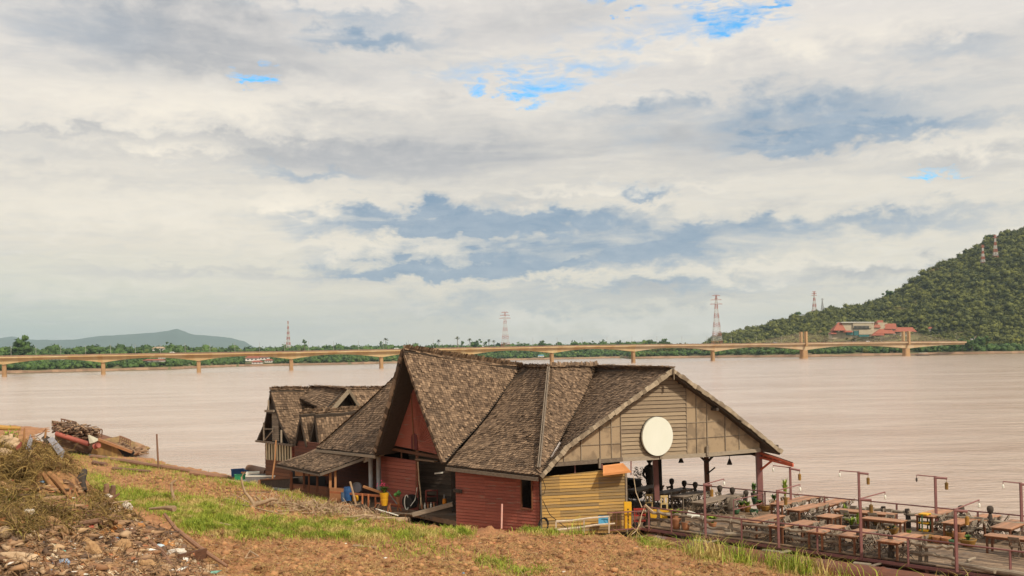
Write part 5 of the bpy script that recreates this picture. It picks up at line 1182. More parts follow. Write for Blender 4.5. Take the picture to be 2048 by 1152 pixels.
# yellow cabinet, yellow bench, yellow chairs, red cart, blue board
c = atz(1256, 1060, .75); c = atY(1256, 1056, 49.6); c.z = DZ-.1; o = thing('yellow_cabinet', c, 'tall narrow bright yellow cabinet with dark holes beside the yellow wall', 'cabinet'); zt = atY(1256, 1004, 49.6).z
m = MB(); m.box((c.x, c.y, (c.z+zt)/2), (.36, .3, zt-c.z)); m.build('body', yellow_m, o)
for k in range(5):
    m = MB(); m.box((c.x, c.y-.155, c.z+.3+k*.17), (.06, .02, .06)); m.build('hole', black_m, o)
c = atz(1318, 1036, DZ); o = thing('yellow_bench', c, 'bright yellow bench box behind the log fence corner', 'bench'); m = MB(); m.box(c+Vector((0, 0, .38)), (1.5, .5, .08)); m.build('seat', yellow_m, o); m = MB(); m.box(c+Vector((-.15, -.2, .17)), (1.1, .06, .34)); m.build('front_panel', yellow_m, o)
for x in (-.7, .7): m = MB(); m.box(c+Vector((x, 0, .17)), (.06, .44, .34)); m.build('side', yellow_m, o)
for k, (px, py) in enumerate(((1298, 1020), (1328, 1023))):
    c = atz(px, py, DZ); o = thing('pale_chair', c, f'pale yellow wooden chair with cut out back, the {["left","right"][k]} one by the yellow bench', 'chair', 'pale chairs by the yellow bench'); m = MB(); m.box(c+Vector((0, 0, .43)), (.4, .4, .04)); m.build('seat', mat('pale_chair', (.70, .52, .24), (.55, .38, .16)), o)
    m = MB(); m.box(c+Vector((0, -.18, .84)), (.4, .03, .12)); m.box(c+Vector((-.17, -.18, .65)), (.06, .03, .3)); m.box(c+Vector((.17, -.18, .65)), (.06, .03, .3)); m.box(c+Vector((0, -.18, .62)), (.08, .03, .3)); m.build('backrest', MATS['pale_chair'], o)
    for x in (-.17, .17):
        for y in (-.17, .17): m = MB(); m.box(c+Vector((x, y, .21)), (.04, .04, .42)); m.build('leg', MATS['pale_chair'], o)
c = atz(1280, 1052, .75); o = thing('red_cart', c, 'small red barred cart with wheels in front of the yellow cabinet', 'cart'); m = MB()
for z in (.25, .55, .85): m.box(c+Vector((0, 0, z)), (.62, .45, .04))
m.build('shelf', mat('cart_red', (.45, .04, .03), (.3, .03, .02)), o)
for x in np.linspace(-.3, .3, 6): m = MB(); m.box(c+Vector((float(x), -.22, .55)), (.025, .025, .65)); m.build('bar', MATS['cart_red'], o)
for x in (-.25, .25): m = MB(); m.tube([c+Vector((x, -.28, .12)), c+Vector((x, -.22, .12))], .14, 12); m.build('wheel', tyre_m, o)
c = atY(1206, 1040, 49.3); o = thing('blue_board', c, 'weathered light blue board leaning behind the white fence by the yellow wall', 'board'); m = MB(); m.slab([atY(1197, 1048, 49.4), atY(1217, 1046, 49.5), atY(1216, 1031, 49.75), atY(1197, 1032, 49.7)], (0, -1, .2), .03); m.build('panel', mat('faded_blue', (.10, .42, .52), (.06, .22, .36), scale=6), o)
m = MB(); m.beam(atY(1196, 1049, 49.35), atY(1218, 1047, 49.45), .05, .03); m.beam(atY(1196, 1031, 49.72), atY(1218, 1030, 49.76), .05, .03); m.build('batten', darkw_m, o)
# whitewashed rail fence by the yellow wall + barred gate
o = thing('rail_fence', atY(1112, 1058, 48.6), 'whitewashed rough wooden rail fence in front of the yellow wall', 'fence')
def fp(px, py, Y=48.6): return atY(px, py, Y)
fw_ = mat('whitewashed_wood', (.62, .52, .40), (.34, .27, .2), scale=7, amt=.5)
for pts in ([(1112, 1043), (1145, 1041), (1180, 1036), (1218, 1033)], [(1112, 1060), (1160, 1055), (1190, 1050), (1230, 1047)]):
    m = MB(); p = [fp(*q) for q in pts]; m.tube(p, [.06, .05, .05, .04], 6); m.build('rail_log', fw_, o)
for px, y0, y1 in ((1112, 1043, 1063), (1168, 1040, 1066), (1218, 1033, 1066)):
    m = MB(); m.beam(fp(px, y1), fp(px, y0), .08, .06); m.build('post', fw_, o)
o = thing('barred_gate', atY(1240, 1055, 49.3), 'rusty barred steel gate between the yellow wall and the yellow cabinet', 'gate')
m = MB(); m.beam(atY(1214, 1026, 49.3), atY(1283, 1022, 49.3), .05, .05); m.beam(atY(1218, 1061, 49.3), atY(1283, 1056, 49.3), .05, .05); m.build('frame', pink_m, o)
for k in range(9): m = MB(); m.beam(atY(1218+k*7.5, 1061-k*.6, 49.3), atY(1218+k*7.5, 1026-k*.45, 49.3), .025, .025); m.build('bar', rust_m, o)
# white notice board with lettering-like marks on the fence
c = atY(1402, 1030, 47.9); o = thing('small_signboard', c, 'small off white tilted plank pieces stacked on the log fence rail', 'board'); m = MB(); m.beam(atY(1375, 1026, 48.2), atY(1402, 1035, 48.0), .05, .26); m.build('plank', white_m, o); m = MB(); m.beam(atY(1383, 1033, 48.0), atY(1408, 1035, 48.0), .05, .14); m.build('plank', white_m, o)
# hanging bell lamps
for px, py, lb in ((1362, 918, 'small dark bell lamp hanging under the gable right of the white sign'), (1459, 922, 'small dark bell lamp hanging under the gable near the red post')):
    c = atY(px, py, 55); o = thing('hanging_lamp', c+Vector((0, 0, -.15)), lb, 'lamp', 'bell lamps under the gable'); m = MB(); m.lathe([(.16, -.2), (.12, -.1), (.05, .1), (.03, .14)], c, 12); m.build('shade', darkw_m, o); m = MB(); m.tube([c+Vector((0, 0, .1)), c+Vector((0, 0, .7))], .015, 4); m.build('cord', cable_m, o)
# ============================================================= foreground mound, grass, litter, logs
def gz_v(x, y):
    c = (x/y*F+1024); i = np.clip((np.log(y/7)/np.log(190/7))*(len(rows)-1), 0, len(rows)-1.001); j = np.clip((c+500)/7.0, 0, len(cols)-1.001)
    i0 = i.astype(int); j0 = j.astype(int); a, b_ = i-i0, j-j0
    return ZZ[i0, j0]*(1-a)*(1-b_)+ZZ[i0+1, j0]*a*(1-b_)+ZZ[i0, j0+1]*(1-a)*b_+ZZ[i0+1, j0+1]*a*b_
def ground_v(px, py):
    u = (px-1024)/F; v = (HZ-py)/F; dx = cr*u+sr*v; dz = -sr*u+cr*v; Y = np.full(len(px), 12.0); live = np.ones(len(px), bool)
    for _ in range(900):
        hit = CAM_Z+dz*Y <= gz_v(dx*Y, Y); live &= ~hit
        if not live.any(): break
        Y = np.where(live, Y+.18, Y)
    return dx*Y, Y, gz_v(dx*Y, Y), ~live & (Y < 170)
MT = [(-400, 850), (0, 880), (40, 884), (70, 883), (100, 890), (132, 906), (150, 925), (168, 952), (182, 972), (205, 985), (230, 1000), (262, 1022), (300, 1046), (345, 1062), (380, 1090), (430, 1150), (480, 1215), (520, 1240)]
def mtop(px): return interp(px, MT)
MBOT = 1245.0
def mpt(px, py):     # point on the front of the mound
    yt = mtop(px); t = (MBOT-py)/max(MBOT-yt, 1); t = min(max(t, 0), 1)
    Y = 22.5+t*(33.5-22.5)*(1-.25*max(0, (px-200)/300)); n = noise.fractal(Vector((px*.012, py*.018, 4)), 1.0, 2.0, 4)
    Y += n*1.1*min(1, (1-t)*6)*min(1, t*5); return atY(px, py, Y)
mc = np.arange(-420, 521, 6.0); vs = []; kk = 66
for px in mc:
    yt = mtop(px); yt += noise.noise(Vector((px*.08, 1, 1)))*4; yt = min(yt, MBOT-8)
    for k in range(kk): vs.append(mpt(px, MBOT+(yt-MBOT)*k/(kk-1)))
    tp = vs[-1]; dx = tp.x/tp.y
    for k in range(1, 7): Y = tp.y+k*.9; z0_ = gz(dx*Y, Y); vs.append(Vector((dx*Y, Y, tp.z+(min(z0_, tp.z)-.3-tp.z)*smooth01(k/6))))
kt = kk+6; idx = np.arange(len(mc)*kt).reshape(len(mc), kt); FQ = np.stack([idx[:-1, :-1], idx[1:, :-1], idx[1:, 1:], idx[:-1, 1:]], -1).reshape(-1, 4)
mound_m = mat('mound_soil', (.44, .23, .095), (.15, .075, .035), scale=1.6, amt=.6, tone=.5, rough=.95, bump=.09, bscale=7, detail=9, c3=(.12, .06, .03), c3at=.56, c3scale=1.4)
ob = npmesh('debris_mound', np.array([tuple(v) for v in vs]), FQ, rng.random(len(FQ)), mound_m, smooth=False); tag(ob, kind='structure')
grass_m = mat('green_grass', (.38, .43, .06), (.13, .20, .025), scale=.8, amt=.4, tone=1.0, rough=.7, spec=.1, c3=(.52, .41, .15), c3at=.50, c3scale=.7)
dry_m = mat('dry_grass', (.52, .38, .15), (.24, .15, .06), scale=.8, amt=.4, tone=1.2, rough=.9, spec=.1)
def blades(x, y, z, h, w_, name, m_, lean=.5, flat=0.0):
    n = len(x); a = rng.random(n)*6.283; b = rng.random(n)*6.283; L_ = h*lean*(.3+rng.random(n)); hh = h*(1-flat*(.6+.4*rng.random(n)))
    p = np.stack([x, y, z-.01], -1); sd_ = np.stack([np.cos(b), np.sin(b), np.zeros(n)], -1)*w_[:, None]/2
    mid = p+np.stack([np.cos(a)*L_*.35, np.sin(a)*L_*.35, hh*.62], -1); tip = p+np.stack([np.cos(a)*L_, np.sin(a)*L_, hh*(.95-.3*lean*rng.random(n))], -1)
    V = np.stack([p-sd_, p+sd_, mid+sd_*.8, mid-sd_*.8, tip], 1).reshape(-1, 3); o_ = np.arange(n)[:, None]*5
    Fx = np.stack([o_+[0, 1, 2], o_+[0, 2, 3], o_+[3, 2, 4]], 1).reshape(-1, 3)
    return npmesh(name, V, Fx, np.repeat(rng.random(n), 3), m_)
def inpoly(px, py, poly):
    c = np.zeros(len(px), bool); j = len(poly)-1
    for i in range(len(poly)):
        xi, yi = poly[i]; xj, yj = poly[j]; k = ((yi > py) != (yj > py)) & (px < (xj-xi)*(py-yi)/(yj-yi+1e-9)+xi); c ^= k; j = i
    return c
def sample(polys, n, clump=0.0, holes=()):
    PXs = []; PYs = []
    for poly, wgt in polys:
        xs = [p[0] for p in poly]; ys = [p[1] for p in poly]; k = int(n*wgt); a = rng.uniform(min(xs), max(xs), k*3); b = rng.uniform(min(ys), max(ys), k*3); ok = inpoly(a, b, poly)
        for h_ in holes: ok &= ~(inpoly(a, b, h_) & (rng.random(len(a)) < .93))
        if clump: 
            nn_ = np.array([noise.noise(Vector((q_*.03, r_*.07, 3))) for q_, r_ in zip(a, b)]); ok &= nn_+rng.random(len(a))*.5 > clump-.25
        a, b = a[ok][:k], b[ok][:k]; PXs.append(a); PYs.append(b)
    px, py = np.concatenate(PXs), np.concatenate(PYs); px = px+rng.normal(size=len(px))*9; py = py+rng.normal(size=len(py))*4.5; x, y, z, ok = ground_v(px, py); ok &= z > .05
    return x[ok], y[ok], z[ok]
GREEN = [([(150, 922), (240, 930), (330, 942), (420, 954), (520, 964), (600, 988), (660, 1005), (700, 1025), (860, 1058), (905, 1068), (840, 1078), (700, 1080), (620, 1075), (480, 1078), (380, 1068), (330, 1030), (250, 1010), (180, 985)], 1.0), ([(110, 905), (330, 930), (330, 945), (200, 935)], .06)]
SOILGAP = [[(200, 950), (330, 944), (360, 956), (440, 968), (560, 980), (600, 1004), (420, 1000), (290, 984), (215, 968)], [(500, 1000), (700, 1010), (770, 1044), (600, 1046), (470, 1030)], [(130, 915), (230, 925), (250, 945), (180, 950)], [(760, 1040), (850, 1055), (900, 1060), (880, 1068), (700, 1062)]]
x, y, z = sample(GREEN, 80000, .36, SOILGAP); n = len(x)
ob = blades(x, y, z, rng.uniform(.10, .34, n), rng.uniform(.014, .028, n), 'green_grass', grass_m, .8); tag(ob, 'bright green grass growing on the bank behind the rubbish mound', 'grass', kind='stuff')
PATCH = [([(900, 1050), (935, 1050), (940, 1074), (890, 1076)], .1), ([(1020, 1062), (1110, 1054), (1180, 1056), (1190, 1068), (1060, 1070)], .14), ([(1270, 1068), (1330, 1078), (1350, 1098), (1290, 1092)], .12), ([(1380, 1098), (1490, 1112), (1500, 1128), (1400, 1118)], .12), ([(1600, 1125), (1720, 1140), (1720, 1152), (1600, 1150)], .12), ([(950, 1118), (1010, 1120), (1010, 1136), (960, 1136)], .04), ([(700, 1085), (860, 1080), (960, 1110), (800, 1120)], .05), ([(1000, 1140), (1100, 1143), (1090, 1152), (1000, 1152)], .03)]
x, y, z = sample(PATCH, 17000, .3); n = len(x)
ob = blades(x, y, z, rng.uniform(.10, .32, n), rng.uniform(.014, .026, n), 'grass_tufts', grass_m, .8); tag(ob, 'scattered green and yellow grass tufts on the bare dirt bank', 'grass', kind='stuff')
TALL = [([(1520, 1122), (1560, 1118), (1740, 1150), (1740, 1160), (1560, 1150)], .45), ([(1140, 1060), (1180, 1058), (1180, 1068), (1140, 1068)], .08), ([(1360, 1096), (1420, 1098), (1520, 1118), (1500, 1130), (1380, 1112)], .3), ([(1740, 1150), (1960, 1172), (1960, 1190), (1740, 1172)], .35)]
x, y, z = sample(TALL, 2600); n = len(x)
ob = blades(x, y, z, rng.uniform(.4, 1.15, n), rng.uniform(.018, .03, n), 'tall_grass', grass_m, .75); tag(ob, 'tall arching grass blades beside the rusty pontoon pipe', 'grass', kind='stuff')
WIDE = [([(330, 1060), (900, 1075), (1250, 1065), (1350, 1092), (1640, 1140), (1800, 1180), (400, 1180)], .8), ([(130, 905), (560, 975), (760, 1030), (900, 1060), (500, 1075), (330, 1040), (170, 960)], .35)]
x, y, z = sample(WIDE, 46000, .38); n = len(x)
ob = blades(x, y, z, rng.uniform(.10, .30, n), rng.uniform(.010, .022, n), 'dry_grass', dry_m, 1.6, .65); tag(ob, 'dry straw and dead grass scattered over the dirt bank', 'dry grass', kind='stuff')
# soil clods
def lumps(P3, rad_, name, m_, squash=.6, jit=.35, tone=None, st=None):
    bm = bmesh.new(); bmesh.ops.create_icosphere(bm, subdivisions=1, radius=1.0); V0 = np.array([v.co[:] for v in bm.verts]); F0 = np.array([[v.index for v in f.verts] for f in bm.faces]); bm.free()
    n = len(P3); d = 1+(rng.random((n, len(V0)))-.5)*2*jit; a = rng.random(n)*6.283
    st = np.ones((n, 3)) if st is None else st; X = V0[None]*d[..., None]*st[:, None, :]
    xx = X[..., 0]*np.cos(a)[:, None]-X[..., 1]*np.sin(a)[:, None]; yy = X[..., 0]*np.sin(a)[:, None]+X[..., 1]*np.cos(a)[:, None]
    V = np.stack([xx, yy, X[..., 2]*squash], -1)*rad_[:, None, None]+P3[:, None, :]
    Fx = F0[None]+(np.arange(n)*len(V0))[:, None, None]; t_ = rng.random(n) if tone is None else tone
    return npmesh(name, V.reshape(-1, 3), Fx.reshape(-1, 3), np.repeat(t_, len(F0)), m_)
clod_m = mat('soil_clod', (.46, .24, .11), (.17, .08, .038), scale=3, amt=.4, tone=1.2, rough=.95)
x, y, z = sample(WIDE+[(SOILGAP[0], .25), (SOILGAP[1], .08)], 9000, .25); n = len(x)
ob = lumps(np.stack([x, y, z], -1), rng.uniform(.02, .07, n)*(1+1.6*(rng.random(n) < .10)), 'soil_clods', clod_m); tag(ob, 'loose red brown soil clods on the churned bank', 'soil', kind='stuff')
# litter ramp material
lt = bpy.data.materials.new('litter'); lt.use_nodes = True; t = lt.node_tree; at = t.nodes.new('ShaderNodeAttribute'); at.attribute_name = 'tone'; rp = t.nodes.new('ShaderNodeValToRGB'); rp.color_ramp.interpolation = 'CONSTANT'; E = rp.color_ramp.elements
pal = [(0, (.20, .11, .06)), (.16, (.32, .19, .10)), (.34, (.12, .07, .04)), (.48, (.42, .28, .16)), (.60, (.26, .13, .06)), (.74, (.46, .30, .16)), (.80, (.34, .19, .09)), (.925, (.60, .46, .31)), (.93, (.48, .18, .08)), (.955, (.16, .24, .34)), (.962, (.18, .38, .30)), (.97, (.80, .76, .68)), (.994, (.5, .06, .05))]
E[0].position = 0; E[0].color = (*pal[0][1], 1); E[1].position = pal[1][0]; E[1].color = (*pal[1][1], 1)
for p_, c_ in pal[2:]: e = E.new(p_); e.color = (*c_, 1)
t.links.new(at.outputs['Fac'], rp.inputs[0]); t.links.new(rp.outputs[0], t.nodes['Principled BSDF'].inputs['Base Color']); t.nodes['Principled BSDF'].inputs['Roughness'].default_value = .75
PT = []; 
while len(PT) < 6500:
    px = random.uniform(-60, 460); py = random.uniform(960, 1180); lo = 1090-.32*px if px < 250 else 1010+(px-250)*.1
    if py < mtop(px)+3: continue
    if py < lo and random.random() < .8: continue
    PT.append(tuple(mpt(px, py)))
PT = np.array(PT); n = len(PT); r_ = rng.uniform(.018, .07, n)*(1+1.9*(rng.random(n) < .13))
ob = lumps(PT+np.array([0, -.05, .03]), r_, 'litter_scraps', lt, .5, .5, st=np.stack([rng.uniform(.6, 2.4, n), rng.uniform(.3, 1.0, n), rng.uniform(.3, 1.1, n)], -1)); tag(ob, 'small scraps of plastic, rags and rubbish covering the mound', 'rubbish', kind='stuff')
x, y, z = sample(WIDE, 170); n = len(x)
ob = lumps(np.stack([x, y, z+.02], -1), rng.uniform(.03, .08, n), 'bank_litter', lt, .4, .5, tone=rng.uniform(.6, 1, n)); tag(ob, 'pale scraps of litter dotted over the dirt bank', 'rubbish', kind='stuff')
# tangled straw on the mound
def strands(fn, n, L0_, L1_, name, m_, w0=.012, w1=.028, label=None, droop=1.0, k=5):
    Vs = []; Fs = []; Ts = []
    for i in range(n):
        p = Vector(fn()); L_ = random.uniform(L0_, L1_); a = random.random()*6.28; el_ = random.uniform(-.2, 1.2)**1; d = Vector((math.cos(a)*math.cos(el_), math.sin(a)*math.cos(el_)*.7-.25, math.sin(el_))); w_ = random.uniform(w0, w1)/2
        sd_ = d.cross(Vector((random.gauss(0, 1), random.gauss(0, 1), random.gauss(0, 1)))).normalized()*w_; o_ = len(Vs); tt = random.random()
        for q_ in range(k):
            f_ = q_/(k-1); Vs += [tuple(p-sd_*(1-.6*f_)), tuple(p+sd_*(1-.6*f_))]; d = (d+Vector((random.gauss(0, .12), random.gauss(0, .12), -.38*droop*(.5+f_)))).normalized(); p = p+d*L_/k
        for q_ in range(k-1): Fs.append((o_+2*q_, o_+2*q_+1, o_+2*q_+3, o_+2*q_+2)); Ts.append(tt)
    ob = npmesh(name, np.array(Vs), np.array(Fs), np.array(Ts), m_); tag(ob, label, 'dry grass', kind='stuff'); return ob
def mnd_top():
    while True:
        px = random.uniform(-60, 340); py = random.uniform(880, 1070)
        if py < mtop(px)+1 or py > 1075-.12*px: continue
        if 76 < px < 175 and 938+.15*(px-76) < py < 1000+.5*(px-78) and random.random() < .94: continue
        return mpt(px, py)+Vector((0, -.05, .02))
strands(mnd_top, 9000, .25, .95, 'straw_tangle', mat('mound_straw', (.38, .26, .085), (.10, .06, .022), scale=1.2, tone=1.3, amt=.5, rough=.9), label='tangled dry yellow green weeds heaped over the top of the mound')
def mnd_low():
    while True:
        px = random.uniform(-60, 440); py = random.uniform(1010, 1180)
        if py > mtop(px)+2: return mpt(px, py)+Vector((0, -.05, .02))
strands(mnd_low, 4200, .15, .6, 'twig_tangle', mat('mound_twigs', (.34, .21, .11), (.09, .055, .03), scale=1.2, tone=1.3, amt=.5, rough=.9), w0=.014, w1=.04, droop=.5, label='small twigs and roots mixed in the rubbish mound')
def mnd_green():
    while True:
        px = random.uniform(-60, 60) if random.random() < .6 else random.uniform(60, 200); py = random.uniform(985, 1065)
        return mpt(px, py)+Vector((0, -.05, .02))
strands(mnd_green, 2600, .12, .35, 'weed_tangle', mat('mound_weeds', (.28, .26, .05), (.10, .10, .025), scale=1.2, tone=1.3, amt=.5, rough=.9), label='mossy green weeds on the left flank of the mound')
# ---- individual logs, sacks, branches
def G3(px, py, up=0.0): p = ground_at(px, py); p.z += up; return p
def M3(px, py, up=0.0): p = mpt(px, py); p.z += up; p.y -= .05; return p
def log(name, fn, pts, r_, label, m_=drift_m, cat='log', grp=None, n=8, up=.6):
    P3 = [fn(px, py) for px, py in pts]; rr = r_ if hasattr(r_, '__len__') else [r_*(1-.15*i/max(1, len(pts)-1)) for i in range(len(pts))]
    Q_ = []; R_ = []
    for i in range(len(P3)-1):
        for k in range(4): f_ = k/4; Q_.append(P3[i].lerp(P3[i+1], f_)+Vector((0, 0, rr[i]*up))+Vector([random.uniform(-.1, .1)*rr[i] for _ in range(3)])); R_.append((rr[i]*(1-f_)+rr[i+1]*f_)*random.uniform(.88, 1.12))
    Q_.append(P3[-1]+Vector((0, 0, rr[-1]*up))); R_.append(rr[-1]); m = MB(); m.tube(Q_, R_, n, t=random.random()); o = m.build(name, m_, loc=Q_[0]); tag(o, label, cat, grp); return o
log('log', G3, [(183, 916), (250, 926), (330, 938), (400, 949), (470, 960)], [.22, .22, .2, .17, .14], 'longest brown log lying along the shore below the wrecked raft', log_m)
log('log', G3, [(187, 928), (212, 932)], .2, 'short thick log piece under the long shore log', log_m); log('log', G3, [(226, 940), (300, 946)], .16, 'brown log half hidden in grass right of the short thick one', log_m)
log('log', G3, [(380, 950), (458, 958)], .2, 'brown log at the water edge left of the blue crate', log_m)
log('plank', G3, [(455, 962), (515, 970)], .07, 'pale plank edge along the shore under the blue and green crates', drift_m, 'plank')
log('log', G3, [(798, 1044), (840, 1043), (896, 1040)], [.17, .18, .16], 'thick pale brown log lying before the open red doorway', drift_m)
log('log', G3, [(905, 1052), (960, 1056), (1010, 1057)], [.10, .09, .05], 'thin pale driftwood log along the foot of the red wall', drift_m)
log('log', G3, [(707, 1094), (752, 1099)], .07, 'small straight stick log on the dirt in the centre foreground', drift_m)
log('branch', G3, [(440, 1050), (470, 1056), (508, 1064)], [.05, .055, .06], 'fallen straight branch with a stubby end in the green grass', drift_m, 'branch')
log('branch', G3, [(378, 1034), (400, 1044), (440, 1048), (480, 1058)], [.04, .045, .04, .03], 'long thin bent branch across the grass right of the mound', drift_m, 'branch')
log('branch', G3, [(345, 1028), (372, 1026), (385, 1028)], [.04, .05, .03], 'grey curved branch near the mound edge in the grass', drift_m, 'branch')
log('branch', G3, [(445, 1002), (500, 1014), (560, 1030), (640, 1026)], [.03, .035, .04, .05], 'thin dark branch running below the forked dead tree', drift_m, 'branch')
log('branch', G3, [(540, 1025), (600, 1024), (640, 1020), (700, 1022)], [.06, .07, .06, .05], 'pale peeled driftwood pole lying below the twig heap', drift_m, 'branch')
log('branch', G3, [(455, 985), (520, 984), (600, 992), (660, 1003), (760, 1020), (830, 1035)], [.02, .025, .03, .04, .03, .02], 'long thin dark pole lying along the top of the dirt edge', log_m, 'branch')
# standing curved stake
def air(px, py, Y): return atY(px, py, Y)
def stick(name, label, pts, r_, Y, m_=drift_m, cat='stick', grp=None):
    m = MB(); m.tube([air(px, py, Y) for px, py in pts], r_, 7, t=random.random()); o = m.build(name, m_, loc=air(pts[0][0], pts[0][1], Y)); return tag(o, label, cat, grp)
def gY(px, py): return ground_at(px, py).y
stick('driftwood_stake', 'curved bleached driftwood stake standing in the green grass', [(349, 1000), (346, 990), (343, 978), (343, 968), (348, 963), (353, 960)], [.09, .08, .08, .09, .08, .04], gY(349, 1000))
stick('pole', 'thin dark pole standing upright in the shallow water', [(317, 937), (315, 900), (313.5, 868)], [.09, .08, .07], gY(317, 937), log_m, 'pole')
stick('pole', 'slim orange pole standing before the cream striped house', [(543, 976), (546, 945), (550, 918), (552, 880)], [.06, .06, .055, .05], gY(543, 978), ochre_m, 'pole')
stick('survey_stake', 'red and white thin stake standing against the red wall', [(1003, 1057), (1003.5, 1032), (1004, 1008)], [.045, .045, .045], 49.9, mat('pink_stake', (.75, .30, .25), (.7, .5, .42)), 'stake')
stick('pole', 'leaning pale plank stake among the yard clutter', [(712, 1010), (706, 985), (700, 963)], [.06, .06, .06], 57.5, drift_m, 'pole')
# forked dead tree
Yd = gY(510, 1018); dt = thing('dead_branch', air(510, 1018, Yd), 'forked bleached dead tree branch lying in the grass with curling limbs', 'dead tree')
for pts, r_ in (([(503, 1018), (512, 1008), (530, 1004), (545, 998), (556, 1000)], [.2, .2, .16, .13, .05]), ([(510, 1010), (500, 996), (490, 985), (485, 970), (483, 955), (486, 948), (492, 944)], [.14, .12, .10, .08, .07, .06, .02]), ([(487, 978), (493, 974), (492, 970)], [.05, .04, .02]), ([(525, 1005), (512, 992), (512, 986), (525, 985), (540, 986)], [.06, .05, .04, .03, .015]), ([(538, 1001), (548, 997), (552, 990), (557, 991), (556, 1000), (552, 1010)], [.06, .05, .04, .03, .025, .015]), ([(508, 1010), (508, 1000), (506, 994)], [.06, .04, .03]), ([(500, 1006), (478, 994), (460, 986)], [.05, .035, .015]), ([(489, 988), (475, 995), (470, 1008)], [.04, .03, .015]), ([(540, 1000), (542, 1010), (543, 1014)], [.05, .03, .02])):
    m = MB(); m.tube([air(px, py, Yd-.05) for px, py in pts], [q_*.68 for q_ in r_], 8, t=.3); m.build('limb', drift_m, dt, smooth=True)
# twig heap: individual bleached branches
k = 0
for (x0, y0, x1, y1) in ((590, 1010, 668, 985), (612, 1020, 672, 996), (628, 992, 636, 1020), (640, 1018, 700, 1000), (560, 1000, 620, 1022), (575, 1022, 652, 1012), (650, 1030, 720, 1012), (700, 1050, 760, 1032), (690, 1030, 770, 1040), (735, 1032, 800, 1040), (820, 1038, 870, 1022), (840, 1042, 900, 1030), (600, 1000, 640, 1010)):
    k += 1; a, b2_ = G3(x0, max(y0, 1000) if y0 > y1 else y0+8, .05), G3(x1, y1+6, .25); m = MB(); mid = a.lerp(b2_, .5)+Vector((0, 0, random.uniform(.0, .15))); m.tube([a, mid, b2_], [.035, .04, .02], 6, t=random.random()); o = m.build('branch', drift_m, loc=a)
    tag(o, f'bleached branch lying crosswise on the bank, number {k} from the left in the twig heap', 'branch', 'bleached branches in the twig heap before the yard')
def heap():
    u_ = random.gauss(0, 1); px = 650+u_*75; py = 1008+(px-600)*.12+abs(random.gauss(0, 9)); return G3(px, py, .03)
strands(heap, 1500, .2, 1.0, 'twig_heap', drift_m, w0=.02, w1=.05, droop=.35, label='flood-washed heap of bleached twigs on the bank before the yard')
def tw2():
    px = random.uniform(430, 1650); py = random.uniform(1075, 1160); return G3(px, py, .02)
strands(tw2, 900, .1, .5, 'scattered_twigs', drift_m, w0=.012, w1=.03, droop=.7, label='loose dry twigs and roots scattered over the churned dirt')
def tw3():
    q_ = random.choice(((1320, 1085), (1345, 1085), (1365, 1090), (1262, 1068), (1290, 1078))); return G3(q_[0]+random.gauss(0, 10), q_[1]+random.uniform(0, 12), .02)
strands(tw3, 220, .5, 1.3, 'dry_stalks', dry_m, w0=.02, w1=.035, droop=.45, label='dry bent weed stalks standing in front of the deck corner')
# bent wood square on dirt
sq = [G3(490, 1120, .05), G3(500, 1107, .1), G3(518, 1118, .08), G3(490, 1120, .05)]; m = MB(); m.tube(sq, .03, 6); tag(m.build('wire_triangle', drift_m, loc=sq[0]), 'bent triangular piece of wood lying on the dirt', 'stick')
# logs on the mound
for i, (pts, r_, lb, mm2) in enumerate(((([(330, 1030), (352, 1060), (390, 1090), (420, 1112), (455, 1135)], [.05, .07, .08, .07, .05], 'long dark beam sloping down the right edge of the mound', log_m), ([(160, 1050), (200, 1044), (232, 1034)], [.06, .10, .08], 'thick brown root log across the middle of the mound', log_m), ([(205, 1012), (225, 1000), (240, 990)], [.04, .06, .03], 'brown forked branch near the crest of the mound', log_m), ([(300, 1020), (330, 1018), (350, 1020)], [.03, .06, .10], 'smooth tapering log poking out right of the mound', drift_m), ([(192, 1062), (190, 1045)], [.10, .07], 'short upright chunk of wood in the rubbish', drift_m), ([(215, 988), (214, 970)], [.12, .08], 'dark broken stump left one on the mound shoulder', log_m), ([(226, 992), (228, 974)], [.11, .08], 'dark broken stump right one on the mound shoulder', log_m), ([(170, 985), (162, 965), (170, 945)], [.10, .16, .10], 'black splintered stump at the shoulder of the straw heap', darkw_m), ([(300, 1085), (325, 1105), (345, 1135)], [.06, .07, .05], 'brown curved root low on the right of the mound', log_m), ([(100, 950), (118, 965), (135, 985), (142, 1000)], [.09, .12, .12, .05], 'peeled tan root running down the bare patch of the mound', mat('tan_root', (.42, .22, .09), (.25, .12, .05), scale=5)), ([(88, 950), (104, 972), (122, 990)], [.06, .09, .05], 'second tan root left of the peeled one on the bare patch', mat('tan_root', (.42, .22, .09))), ([(15, 935), (60, 915), (72, 895)], [.02, .025, .02], 'thin pale stalk crossing the straw heap', drift_m), ([(165, 1035), (215, 1010), (265, 1003)], [.02, .025, .015], 'thin bleached branch over the straw right of the heap', drift_m), ([(218, 1145), (262, 1120), (300, 1122)], [.02, .03, .03], 'dark curving root at the bottom of the rubbish', log_m)))):
    m = MB(); P3 = [M3(px, py, .05) for px, py in pts]; m.tube(P3, r_, 8, t=random.random()); tag(m.build('log', mm2, loc=P3[0]), lb, 'log', 'wood sticking out of the mound')
